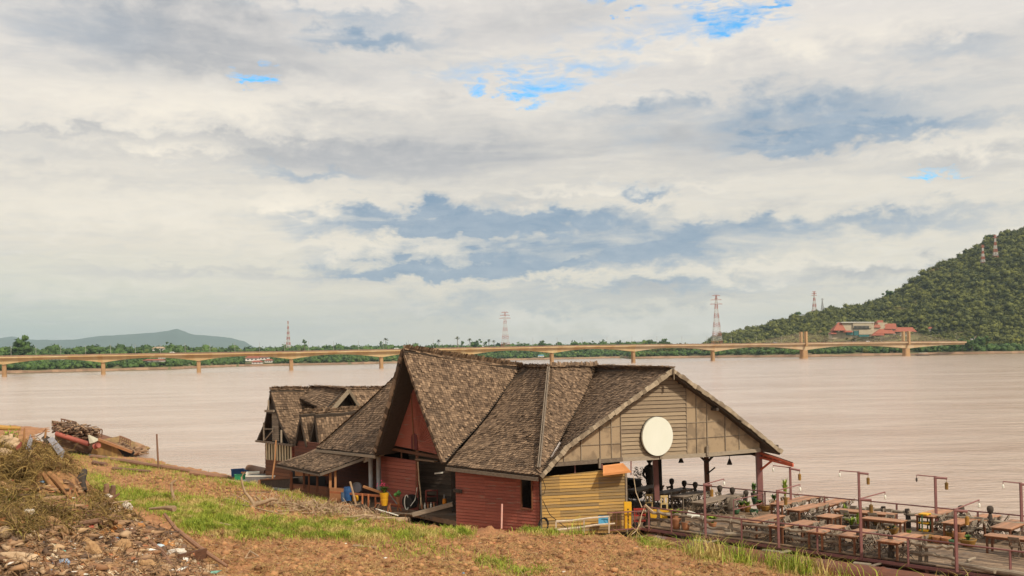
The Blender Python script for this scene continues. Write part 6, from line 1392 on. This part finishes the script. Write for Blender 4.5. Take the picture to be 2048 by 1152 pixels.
# sacks and rags
def lump(name, c, ex, rz, m_, label, cat, seed, grp=None, rx=0.0, jag=.25):
    bm = bmesh.new(); bmesh.ops.create_icosphere(bm, subdivisions=4, radius=1.0); ca, sa = math.cos(rz), math.sin(rz)
    for v in bm.verts:
        d = v.co.copy(); n = 1+jag*noise.fractal(d*1.6+Vector((seed, 0, 0)), 1, 2, 4)+jag*.5*abs(noise.noise(d*4+Vector((seed, 2, 0)))); d = Vector((d.x*ex[0]*n, d.y*ex[1]*n, d.z*ex[2]*n)); d = Vector((d.x, d.y*math.cos(rx)-d.z*math.sin(rx), d.y*math.sin(rx)+d.z*math.cos(rx)))
        v.co = Vector((d.x*ca-d.z*sa, d.y, d.x*sa+d.z*ca))
    me = bpy.data.meshes.new(name); bm.to_mesh(me); bm.free(); me.polygons.foreach_set('use_smooth', [True]*len(me.polygons))
    at_ = me.attributes.new('tone', 'FLOAT', 'FACE'); at_.data.foreach_set('value', [.5]*len(me.polygons)); me.materials.append(m_); o = bpy.data.objects.new(name, me); C.objects.link(o); o.location = c; tag(o, label, cat, grp); return o
wsack = mat('white_sack', (.64, .48, .31), (.32, .20, .11), scale=4, amt=.6, rough=.8, bump=.03); tsack = mat('tan_sack', (.50, .31, .15), (.24, .13, .06), scale=6, amt=.6, rough=.85, bump=.03); psack = mat('pale_plastic', (.76, .70, .60), (.48, .40, .32), scale=9, amt=.6, rough=.5, bump=.03)
for i, (px, py, w_, h_, rz, mm2, lb) in enumerate(((45, 1118, .52, .15, -.15, wsack, 'large dirty white sack lying at the bottom left of the mound'), (16, 1005, .0, 0, 0, None, ''), (190, 1108, .18, .34, .45, tsack, 'long cream sack hanging down the front of the mound'), (170, 1085, .30, .14, -.5, tsack, 'crumpled cream sack above the long hanging one'), (245, 1095, .26, .19, .5, tsack, 'rounded tan sack in the middle of the rubbish'), (258, 1108, .17, .15, .1, mat('brown_sack', (.34, .19, .10), (.2, .11, .06), scale=6, bump=.02), 'brown rounded sack below the rounded tan one'), (300, 1135, .34, .16, -.4, tsack, 'wide wrinkled tan sack at the bottom right of the mound'), (118, 1052, .36, .12, -.7, tsack, 'torn tan sheet draped over the centre left of the mound'), (58, 1028, .18, .12, .3, psack, 'small crumpled white bag left of the straw'), (254, 1018, .2, .17, .6, psack, 'bright white plastic bag on the crest right of the straw'), (217, 996, .16, .10, .2, psack, 'small white bag by the two stumps'), (355, 1106, .28, .12, .1, psack, 'white tattered plastic at the right foot of the mound'), (322, 1096, .14, .10, .1, mat('pale_blue_plastic', (.55, .66, .72), (.4, .5, .55), scale=6, bump=.02), 'small pale blue plastic bag right of the tan sacks'), (12, 884, .32, .18, .5, wsack, 'big cream sack on the crest at the left picture edge'), (28, 893, .26, .26, .2, wsack, 'round pale sack right of the big crest sack'), (8, 908, .28, .15, -.1, wsack, 'bulging cream sack below the others at the left edge'), (10, 975, .40, .11, -.35, tsack, 'flat pale tan sheet poking from the left edge of the straw'), (25, 1068, .42, .14, -.25, wsack, 'pinkish tan sack above the large dirty white one'), (8, 1050, .22, .16, .1, mat('rust_sack', (.45, .17, .07), (.3, .11, .05), scale=6, bump=.02), 'rust coloured rag bundle at the left edge'), (252, 1040, .2, .14, .6, tsack, 'tan rag beside the white plastic bag'), (278, 1052, .24, .09, -.2, mat('orange_rag', (.48, .22, .07), (.3, .13, .05), scale=6, bump=.02), 'orange brown rag below the crest right of the bags'), (405, 1130, .0, 0, 0, None, ''), (215, 1140, .2, .12, -.2, tsack, 'small tan bundle at the bottom centre of the mound'), (130, 1128, .14, .12, 0, mat('blue_bag', (.16, .28, .45), (.4, .4, .42), scale=12, bump=.02), 'small blue and white bag in the bottom rubbish'), (124, 1107, .12, .06, .2, mat('mint_plastic', (.25, .62, .48), (.2, .5, .4), scale=6), 'flat mint green plastic piece in the rubbish'))):
    if mm2 is None: continue
    lump('sack' if 'sack' in lb else ('plastic_bag' if 'bag' in lb or 'plastic' in lb else 'rag'), M3(px, py, .03), (w_, min(w_, h_)*.8, h_), rz, mm2, lb, 'sack' if 'sack' in lb else 'rubbish', i*3.7, 'sacks and bags in the rubbish mound', jag=.3)
# draped rags: ragged cloth following the mound
def cloth(cx, cy, w_, h_, rot, mt, label, seed, up=.10, grp='small rags strewn over the rubbish mound', name='rag'):
    rd = random.Random(seed); n = 13; vs = []; fs = []; ca, sa = math.cos(rot), math.sin(rot); ph = [rd.uniform(0, 6.28) for _ in range(4)]
    for i in range(n):
        for j in range(n):
            u, v = i/(n-1)*2-1, j/(n-1)*2-1; r_ = max(abs(u), abs(v)); a = math.atan2(v, u); k = 1-.20*math.sin(3*a+ph[0])*r_-.14*math.sin(5*a+ph[1])*r_-.1*r_*(1-abs(math.cos(2*a)))
            x, y = u*w_*k, v*h_*k; p = mpt(cx+ca*x-sa*y, cy+(sa*x+ca*y)*.8)
            q_ = up*(1-r_**3)*.6+.11*noise.fractal(Vector((u*1.9+seed, v*1.9, seed*.3)), 1, 2, 4)+.05*math.sin((u*ca+v*sa)*7+ph[2]+2*noise.noise(Vector((u, v, seed))))*(1-r_*.5)
            vs.append(p+Vector((0, -.8*q_-.06, .7*q_+.01)))
    vs += [v_+Vector((0, .03, -.02)) for v_ in vs]
    m_ = n*n
    for i in range(n-1):
        for j in range(n-1): q_ = i*n+j; fs.append((q_, q_+1, q_+n+1, q_+n)); fs.append((q_+m_, q_+n+m_, q_+n+1+m_, q_+1+m_))
    m = MB(); m.add(vs, fs, rd.random()); o = m.build(name, mt, smooth=True, loc=vs[m_//2]); tag(o, label, 'rubbish', grp); return o
RAGS = []
for i in range(105):
    px = random.uniform(8, 440); py = random.uniform(max(mtop(px)+12, 1035 if px < 200 else 1020), 1150); sz = random.uniform(3.5, 10)
    mt = random.choice((tsack, tsack, MATS['brown_sack'], MATS['brown_sack'], MATS['orange_rag'], sack_m, sack_m, log_m, wsack))
    RAGS.append((px, py, cloth(px, py, sz*random.uniform(1, 1.9), sz, random.uniform(-1.2, 1.2), mt, 'x', i+1), mt.name))
cloth(160, 1075, 26, 9, .75, tsack, 'long torn cream cloth strip draped down the middle of the mound', 301, .2)
cloth(60, 1122, 30, 9, .15, wsack, 'broad dirty white cloth spread at the bottom left', 302, .2)
cloth(235, 1060, 13, 8, -.3, MATS['orange_rag'], 'orange brown cloth under the crest at the right of the mound', 303, .2)
cloth(120, 1045, 18, 7, .5, tsack, 'tan cloth bunched below the straw on the left', 304, .2)
RAGS.sort(key=lambda r: r[0])
for i, (px, py, o, mn) in enumerate(RAGS):
    o['label'] = f'small {mn.replace("_", " ").replace("sack","rag").replace("wet log","dark brown rag").replace("orange rag","orange brown rag")} piece in the rubbish, {i+1} of {len(RAGS)} from the left'
# slate sheet, dark sheet, red sheet, plank on top
m = MB(); a, b2_, c, d_ = M3(96, 893, .25), M3(107, 890, .28), M3(131, 915, .22), M3(124, 921, .05); m.slab([a, b2_, c, d_], (-.2, -1, .4), .03); tag(m.build('grey_sheet', slate_m, loc=a), 'grey torn sheet lying on the crest of the straw heap', 'sheet')
m = MB(); a, b2_, c, d_ = M3(84, 888, .2), M3(92, 884, .25), M3(104, 891, .25), M3(96, 895, .1); m.slab([a, b2_, c, d_], (-.2, -1, .6), .03); tag(m.build('dark_sheet', darkw_m, loc=a), 'black curled sheet just above the grey torn sheet', 'sheet')
m = MB(); a, b2_, c, d_ = M3(33, 900, .1), M3(50, 889, .2), M3(51, 892, .1), M3(34, 904, .0); m.slab([a, b2_, c, d_], (-.2, -1, .2), .03); tag(m.build('red_sheet', mat('dull_red', (.30, .05, .05)), loc=a), 'dull red sheet edge on the crest behind the straw', 'sheet')
m = MB(); a, b2_, c, d_ = M3(53, 903, .1), M3(62, 886, .3), M3(66, 889, .2), M3(62, 904, .0); m.slab([a, b2_, c, d_], (-.2, -1, .2), .03); tag(m.build('blue_grey_sheet', slate_m, loc=a), 'blue grey upright sheet scrap beside the red sheet', 'sheet')
m = MB(); m.beam(M3(360, 1122, .05), M3(412, 1112, .1), .12, .3); tag(m.build('brown_panel', brownw_m, loc=M3(360, 1122)), 'flat brown board leaning at the right foot of the mound', 'board')
m = MB(); P3 = [atY(-60, 854, 34), atY(0, 855, 34.2), atY(42, 857, 34.5)]; m.tube(P3, [.09, .09, .06], 8); tag(m.build('log', mat('yellow_log', (.55, .33, .09), (.35, .19, .05), scale=5), loc=P3[0]), 'yellow brown log end jutting in at the left edge above the sacks', 'log')
for k, (px, y0, y1) in enumerate(((49, 893, 856), (91, 885, 857))):
    p = M3(px, y0); t_ = atY(px+(1 if k else 0), y1, p.y); m = MB(); m.tube([p, p.lerp(t_, .5), t_], [.05, .04, .02], 6); tag(m.build('stake', mat('tan_root', (.42, .22, .09)), loc=p), f'thin brown stake on the mound crest, the {["left","right"][k]} one', 'stake', 'stakes on the mound crest')
p0, p1, p2, p3 = atY(62, 873, 33.3), atY(74, 872, 33.3), atY(85, 866, 33.2), atY(92, 857, 33.2); m = MB(); m.tube([p0, p1, p2, p3], .015, 5); m.tube([p0, atY(62, 885, 33.3)], .015, 5); tag(m.build('wire', log_m, loc=p0), 'sagging dark wire between the two crest stakes', 'wire')
b0 = M3(22, 868); wd_ = thing('weed_plant', atY(22, 885, 33.6), 'small leafy green weed growing on the crest between the sacks', 'plant'); m = MB()
for k in range(60):
    v = atY(22+random.gauss(0, 7), 868+random.gauss(0, 5), 33.6); e1, e2 = [Vector([random.gauss(0, .05) for _ in range(3)]) for _ in range(2)]; m.add([v, v+e1, v+e2], [(0, 1, 2)])
m.build('leaves', yleaf_m, wd_); m = MB(); [m.tube([atY(22, 886, 33.6), atY(22+d_, 866, 33.6)], .012, 4) for d_ in (-6, 0, 7)]; m.build('stems', leaf_m, wd_)
# ============================================================= wrecked raft and shore clutter
YW = 101.0
def wr(px, py, o=0.0): return atY(px, py, YW+o)
wk = thing('wrecked_raft', wr(190, 900), 'collapsed half sunk raft with red pipes and broken sticks on the shore', 'raft')
hullm = mat('dark_hull', (.12, .075, .045), (.05, .03, .02), scale=2); yh = mat('stained_hull', (.46, .30, .09), (.20, .12, .05), scale=1.5, vec=(1.5, 1.5, .3), amt=.8)
m = MB(); m.slab([wr(107, 890), wr(180, 906), wr(188, 886), wr(112, 862)], (0, -1, 0), 5.5); m.build('hull', hullm, wk)
m = MB(); m.slab([wr(180, 908, -1), wr(250, 916, -1), wr(262, 906, -1), wr(195, 881, -1)], (0, -1, 0), 5.5); m.build('hull', yh, wk)
m = MB(); m.slab([wr(250, 916, -1.1), wr(266, 914, -1.1), wr(266, 905, -1.1), wr(235, 897, -1.1)], (0, -1, 0), 1); m.build('hull', black_m, wk)
m = MB(); m.beam(wr(197, 879, -1.3), wr(264, 904, -1.3), .3, .25); m.build('gunwale', ochre_m, wk)
m = MB(); m.slab([wr(112, 863), wr(190, 886), wr(187, 862, 5), wr(112, 848, 5)], (0, -.3, 1), .2); m.slab([wr(195, 879, -1), wr(264, 904, -1), wr(270, 890, 4), wr(200, 868, 4)], (0, -.3, 1), .2); m.build('sloping_deck', brownw_m, wk)
rp_ = mat('raft_red_pipe', (.38, .11, .08), (.22, .08, .06), scale=3)
for a, b2_, r_, o_ in (((112, 867), (178, 888), .24, -.6), ((112, 848), (127, 853), .32, 1), ((190, 893), (197, 890), .28, -1.6)):
    m = MB(); m.tube([wr(*a, o_), wr(*b2_, o_-.3)], r_, 12); m.build('red_pipe', rp_, wk, smooth=True)
m = MB(); m.slab([wr(175, 868, -.8), wr(200, 879, -1.4), wr(188, 885, -1.6), wr(179, 887, -1.4)], (0, -1, .5), .1); m.build('tarpaulin', mat('pale_tarp', (.50, .47, .36), (.36, .33, .24), scale=2), wk)
m = MB()
for k in range(230):
    x0, y0 = random.uniform(112, 182), random.uniform(845, 876); y0 = 840+(x0-112)*.22+random.uniform(2, 26); a = random.uniform(-.5, 1.0) if random.random() < .6 else random.uniform(2.2, 3.6); l = random.uniform(6, 34)
    x1 = x0+math.cos(a)*l; y1 = y0-math.sin(a)*l*.5; x1 = min(max(x1, 104), 200); y1 = max(y1, 836+(x1-112)*.2)
    m.tube([wr(x0, y0, random.uniform(-1, 2)), wr(x1, y1, random.uniform(-1, 2))], random.uniform(.04, .10), 5)
o = m.build('stick_pile', mat('raft_sticks', (.36, .24, .15), (.12, .075, .05), tone=1.3), wk); o['kind'] = 'stuff'
m = MB()
for k in range(60):
    x0, y0 = random.uniform(236, 285), 0; y0 = 890+(x0-236)*.3+random.uniform(-4, 8); a = random.uniform(0, 3.1); l = random.uniform(5, 16)
    m.tube([wr(x0, y0, -.5), wr(x0+math.cos(a)*l, y0-math.sin(a)*l*.4, -.5)], random.uniform(.04, .12), 5)
o = m.build('broken_timber', MATS['raft_sticks'], wk); o['kind'] = 'stuff'
def railframe(x0, yb0, yt0, x1, yb1, yt1, n, o_):
    m = MB(); m.beam(wr(x0, yt0, o_), wr(x1, yt1, o_), .14, .14); m.beam(wr(x0, yb0, o_), wr(x1, yb1, o_), .1, .1); m.beam(wr(x0, (yb0+yt0)/2, o_), wr(x1, (yb1+yt1)/2, o_), .07, .07)
    for k in range(n+1): f_ = k/n; m.beam(wr(x0+(x1-x0)*f_, yb0+(yb1-yb0)*f_, o_), wr(x0+(x1-x0)*f_+1.5, yt0+(yt1-yt0)*f_, o_), .09, .09)
    m.build('rail_frame', log_m, wk)
railframe(181, 872, 855, 203, 878, 859, 5, 2); railframe(239, 885, 872, 260, 893, 880, 5, 1); railframe(122, 848, 838, 150, 854, 844, 5, 3)
m = MB(); m.slab([wr(264, 912, -1), wr(276, 905, -1), wr(284, 890, 0), wr(272, 893, 0)], (0, -1, .2), .8); m.slab([wr(270, 883, 1), wr(288, 890, 1), wr(286, 897, 0), wr(270, 888, 0)], (0, -1, .3), .6); m.build('broken_bow', mat('raft_bow', (.38, .22, .12), (.2, .12, .07)), wk)
# ---- shore clutter by the striped house
def so(px, py, z): return atz(px, py, z)
def crate(px, py, w_, d_, h_, mt, label, name='crate', cat='crate', rz=0.3, z=.35, lid=None):
    c = so(px, py, z); o = thing(name, c, label, cat, None); m = MB(); t_ = .05
    a, b2_ = math.cos(rz), math.sin(rz)
    def off(x, y, z_): return (c.x+a*x-b2_*y, c.y+b2_*x+a*y, c.z+z_)
    m.box(off(0, -d_/2, h_/2), (w_, t_, h_), rz, t=.5); m.box(off(0, d_/2, h_/2), (w_, t_, h_), rz, t=.5); m.box(off(-w_/2+t_, 0, h_/2), (t_, d_-t_*1.2, h_), rz, t=.5); m.box(off(w_/2-t_, 0, h_/2), (t_, d_-t_*1.2, h_), rz, t=.5); m.box(off(0, 0, t_/2+.002), (w_-t_*2.5, d_-t_*1.2, t_), rz, t=.5); m.build('body', mt, o)
    m = MB(); m.box(off(0, -d_/2-.02, h_*.92), (w_+.06, .05, h_*.14), rz); m.box(off(0, d_/2+.02, h_*.92), (w_+.06, .05, h_*.14), rz); m.build('rim', lid or mt, o); return o
crate(476, 952, 1.0, .7, .55, blue_m, 'blue plastic crate at the water edge', z=.4); crate(480, 959, .8, .5, .40, green_m, 'green plastic crate just below the blue one', z=.4)
crate(499, 945, .9, .5, .22, blue_m, 'small blue tub next to the log roller', 'tub', 'tub', z=.5); crate(487, 957, .3, .3, .5, orange_m, 'orange jug beside the green crate', 'jug', 'jug', z=.4)
crate(545, 950, .9, .6, .5, yellow_m, 'yellow plastic crate in front of the striped house', z=.5)
crate(506, 960, .95, .7, .62, white_m, 'white foam box beside the long grey box', 'foam_box', 'box', z=.4, rz=.2)
crate(527, 966, 2.3, .9, .62, steel_m, 'long pale grey metal box lying on the shore', 'metal_box', 'box', z=.4, rz=-.15, lid=white_m)
c = so(516, 945, .3); o = thing('log_roller', c, 'thick brown log roller resting at the water by the striped house', 'log'); m = MB(); p0, p1 = atY(499, 938, 80.5), atY(536, 946, 77); m.tube([p0, p1], .36, 14); m.build('bark', log_m, o, smooth=True); m = MB(); m.tube([p0-(p1-p0)*.01, p0], .33, 14); m.build('cut_end', drift_m, o)
lump('tarp_bundle', so(560, 957, .7), (.75, .4, .32), .25, mat('bluegrey_tarp', (.22, .38, .50), (.10, .18, .30), scale=3, amt=.7, bump=.03), 'blue grey plastic bundle piled on the dark boat', 'bundle', 3)
lump('tarp_bundle', so(572, 955, .9), (.3, .3, .3), .1, mat('teal_jug', (.12, .36, .38), (.08, .2, .25), scale=3), 'teal plastic container right of the blue grey bundle', 'container', 5, jag=.1)
bt = thing('dark_boat', so(553, 978, .35), 'dark flat sided wooden boat hull beached beside the porch', 'boat'); q = [atY(521, 972, 70.5), atY(584, 978, 66.2), atY(584, 957, 66.2), atY(521, 961, 70.5)]
m = MB(); m.slab(q, (-.5, -.85, 0), -1.4) if False else m.slab(q, (-.5, -.85, 0), 1.2); m.build('hull', darkw_m, bt); m = MB(); m.beam(q[3]+Vector((0, 0, .04)), q[2]+Vector((0, 0, .04)), .12, .08); m.build('gunwale', brownw_m, bt)
m = MB(); m.slab([atY(516, 970, 71), atY(521, 972, 70.4), atY(521, 961, 70.4), atY(516, 960, 71)], (-.5, -.85, 0), 1.0); m.build('bow_board', ochre_m, bt)
# ---- yard between porch and doorway
def yd(px, py, Y): return atY(px, py, Y)
o = thing('yard_railing', yd(690, 1005, 58.5), 'reddish brown bamboo rail stand across the cluttered yard', 'railing')
bm_ = mat('redbrown_bamboo', (.42, .15, .06), (.25, .09, .04), scale=5)
m = MB(); m.beam(yd(660, 984, 59), yd(762, 992, 57.6), .10, .12); m.build('top_rail', bm_, o); m = MB(); m.beam(yd(727, 973, 58.5), yd(762, 985, 57.9), .14, .12); m.build('top_rail', ochre_m, o)
for px, y0, y1 in ((725, 987, 1008), (737, 988, 1014), (751, 990, 1015), (762, 992, 1010)): m = MB(); m.beam(yd(px, y1, 57.8), yd(px, y0, 57.8), .09, .09); m.build('post', bm_, o)
m = MB(); m.beam(yd(752, 1006, 57.5), yd(800, 1010, 56.5), .06, .06); m.build('lower_rail', bm_, o)
for px, py in ((775, 1020), (795, 1018)):
    m = MB(); m.beam(yd(px, py+4, 56.6), yd(px+3, py-14, 56.6), .07, .07); m.beam(yd(px+7, py+4, 56.6), yd(px+3, py-14, 56.6), .07, .07); m.build('trestle_leg', bm_, o)
for px, py, w_, h_, mt, lb in ((696, 1001, .5, .75, blue_m, 'tall blue plastic barrel left in the yard'), (688, 1003, .35, .5, mat('dull_blue', (.08, .13, .2)), 'dull blue tub beside the tall blue barrel'), (711, 1002, .35, .3, yellow_m, 'small yellow bucket behind the leaning plank')):
    c = yd(px, py, 58.6); o = thing('barrel' if h_ > .6 else 'bucket', c, lb, 'barrel' if h_ > .6 else 'bucket'); m = MB(); m.lathe([(w_*.42, 0), (w_*.5, h_*.3), (w_*.5, h_*.8), (w_*.45, h_)], c, 14); m.build('body', mt, o); m = MB(); m.lathe([(w_*.46, 0), (w_*.46, .04)], c+Vector((0, 0, h_)), 14); m.build('lid', mt, o)
c = yd(769, 1011, 56.8); o = thing('flower_pot', c, 'yellow plastic flower pot with dark leaves and pink flowers', 'flower pot'); m = MB(); m.lathe([(.16, 0), (.22, .35), (.21, .36)], c, 14); m.lathe([(.20, .36), (.27, .72), (.24, .72)], c, 14); m.build('pot_body', yellow_m, o); leaves(o, c+Vector((0, 0, .7)), .4, .45, 50, leaf_m, .06); m = MB()
for k in range(14): v = c+Vector((random.gauss(-.15, .15), random.gauss(0, .1), 1.15+random.gauss(0, .12))); m.add([v, v+Vector((.07, 0, .03)), v+Vector((.02, .02, .08))], [(0, 1, 2)])
m.build('flowers', mat('pink_flower', (.55, .04, .12)), o)
c = yd(797, 1008, 56.6); o = thing('flower_pot', c, 'small clay pot with two round green leaves before the red wall', 'flower pot'); m = MB(); m.lathe([(.09, 0), (.14, .42), (.12, .42)], c, 12); m.build('pot_body', clay_m, o); m = MB()
for dx, dz, r_ in ((.03, .62, .16), (-.16, .52, .12)): m.lathe([(r_*.2, -r_), (r_, 0), (r_*.2, r_)], c+Vector((dx, 0, dz)), 8)
m.build('leaves', mat('round_leaf', (.14, .34, .08), (.07, .2, .05)), o)
c = yd(818, 1018, 56.3); o = thing('black_drum', c, 'black round drum bound with pale rope leaning at the doorway', 'drum'); m = MB(); m.tube([c+Vector((-.1, 0, .38)), c+Vector((.18, .4, .38))], .40, 18); m.build('body', cable_m, o); m = MB(); m.tube([c+Vector((-.12+.41*0, 0, .38))+Vector((.41*math.cos(a)*.3, -.02, .41*math.sin(a))) for a in np.linspace(0, 6.28, 18)], .03, 5); m.build('rope', white_m, o)
c = yd(714, 975, 60.6); o = thing('wall_fan', c, 'round grey fan or dish hanging on the porch back wall', 'fan'); m = MB(); vs_ = []; m.tube([c, c+Vector((.05, .12, 0))], .30, 20); m.build('dish', slate_m, o); m = MB(); m.tube([c+Vector((.31*math.cos(a), -.02, .31*math.sin(a))) for a in np.linspace(0, 6.28, 24)], .025, 5); m.build('rim', steel_m, o)
c = yd(864, 1012, 56.6); o = thing('red_cabinet', c, 'dark red wooden shelf standing inside the open doorway', 'cabinet'); m = MB()
for x in (-.32, .32): m.box(c+Vector((x, 0, .45)), (.06, .4, .9))
m.build('side', mat('dark_red_wood', (.16, .035, .025), (.09, .02, .015)), o); m = MB(); [m.box(c+Vector((0, 0, z)), (.58, .4, .04)) for z in (.2, .55, .88)]; m.build('shelf', MATS['dark_red_wood'], o)
c = yd(889, 1008, 55.6); o = thing('orange_lantern', c, 'small orange lantern on the floor inside the doorway', 'lantern'); m = MB(); m.lathe([(.10, 0), (.12, .1), (.10, .28), (.05, .3)], c, 10); m.build('body', mat('bright_orange', (.85, .30, .02)), o); m = MB(); m.lathe([(.05, .3), (.04, .5), (.02, .55)], c, 8); m.build('top', steel_m, o)
for k, px in enumerate((844, 850, 856, 862, 868)):
    c = yd(px, 1018-k*.6, 56.0); o = thing('bottle', c, f'pale bottle on the doorway floor, {nums[k]} from the left', 'bottle', 'bottles in the doorway'); m = MB(); m.lathe([(.045, 0), (.05, .18), (.018, .26), (.018, .33)], c, 8); m.build('body', white_m if k % 2 else clay_m, o)
o = thing('ramp_plank', yd(828, 1028, 54.8), 'dark wide plank sloping up into the open doorway', 'plank'); m = MB(); m.beam(yd(826, 1029, 54.6), yd(906, 1008, 54.2), .3, .22); m.build('board', greyw_m, o)
for k in range(5): 
    m = MB(); a, b2_ = yd(760+k*11, 1024+k*2, 56), yd(822+k*9, 1028+k*2.2, 54.8); m.beam(a, b2_, .14, .04); o = m.build('plank', greyw_m, loc=a); tag(o, f'grey loose floor plank at the yard edge, {nums[k]} from the left', 'plank', 'loose planks at the yard edge')
m = MB(); a, b2_ = yd(752, 1018, 56), yd(796, 1031, 55); m.tube([a, b2_], .04, 6); tag(m.build('white_pipe', white_m, loc=a), 'thin white pipe lying along the yard edge', 'pipe')
m = MB(); a, b2_ = yd(771, 978, 57), yd(794, 1008, 56.5); m.beam(a, b2_, .05, .05); tag(m.build('broom_stick', steel_m, loc=b2_), 'grey stick leaning from the flower pot to the wall', 'stick')
m = MB(); m.tube([yd(836, 924, 55.7), yd(838, 960, 55.9), yd(841, 985, 55.9), yd(842, 1012, 56.1)], .035, 6); tag(m.build('rope', sack_m, loc=yd(836, 924, 55.7)), 'pale knotted rope hanging down the side of the doorway', 'rope')
m = MB(); m.tube([yd(834, 975, 55.9), yd(830, 1000, 55.9), yd(821, 1012, 55.9)], .02, 5); tag(m.build('hose', white_m, loc=yd(834, 975, 55.9)), 'thin white hose running to the black drum', 'hose')
m = MB(); m.beam(yd(869, 947, 56.5), yd(886, 945, 56.5), .1, .08); tag(m.build('tube_light', white_m, loc=yd(869, 947, 56.5)), 'small pale tube lamp hanging inside the doorway', 'lamp')
# white hose over the deck corner
m = MB(); m.tube([atY(1267, 952, 50), atY(1272, 985, 49.8), atY(1284, 1015, 49.4)], .02, 5); m.build('rope', sack_m, loc=atY(1267, 952, 50)); tag([o_ for o_ in bpy.data.objects if o_.name.startswith('rope') and 'label' not in o_ and o_.parent is None][0], 'pale rope hanging from the orange awning', 'rope')
m = MB(); m.tube([atY(1290, 1012, 49.3), atY(1283, 1030, 49.1), atY(1280, 1048, 48.9), atY(1272, 1062, 48.5), atY(1262, 1070, 48.1)], .022, 6); tag(m.build('hose', sack_m, loc=atY(1290, 1012, 49.3)), 'pale hose looping from the deck corner down to the bank', 'hose')
m = MB(); m.beam(atY(1290, 1010, 49.2), atY(1306, 1024, 48.9), .08, .08); tag(m.build('pale_stick', drift_m, loc=atY(1290, 1010, 49.2)), 'pale stick leaning on the railing corner', 'stick')
# fallen logs and rags on the front of the deck near the right edge
for k, (a, b2_, r_) in enumerate((((1905, 1126), (1990, 1143), .09), ((1935, 1122), (1950, 1116), .05), ((1985, 1140), (2060, 1152), .10), ((1450, 1068), (1500, 1071), .10))):
    P3 = [atz(*a, DZ+.12), atz((a[0]+b2_[0])/2, (a[1]+b2_[1])/2-1, DZ+.13), atz(*b2_, DZ+.12)]; m = MB(); m.tube(P3, r_, 8); tag(m.build('log', greyw_m, loc=P3[0]), ['fallen grey log on the deck right of the nearest lamp post', 'short pale branch on the deck right of the nearest lamp post', 'fallen dark log on the deck at the lower right corner', 'dark log lying on the deck behind the railing in the middle'][k], 'log')
# ============================================================= haze
hm = bpy.data.materials.new('haze_air'); hm.use_nodes = True; t = hm.node_tree
for n in list(t.nodes):
    if n.type == 'BSDF_PRINCIPLED': t.nodes.remove(n)
v = t.nodes.new('ShaderNodeVolumePrincipled'); v.inputs['Color'].default_value = (.66, .86, 1.0, 1); v.inputs['Density'].default_value = 5.5e-5; v.inputs['Anisotropy'].default_value = 0.2
out = [n for n in t.nodes if n.type == 'OUTPUT_MATERIAL'][0]; t.links.new(v.outputs[0], out.inputs['Volume'])
m = MB(); m.box((0, 8500, 297.5), (19500, 18200, 601)); ob = m.build('haze', hm); tag(ob, kind='stuff')
scene.cycles.volume_max_steps = 64
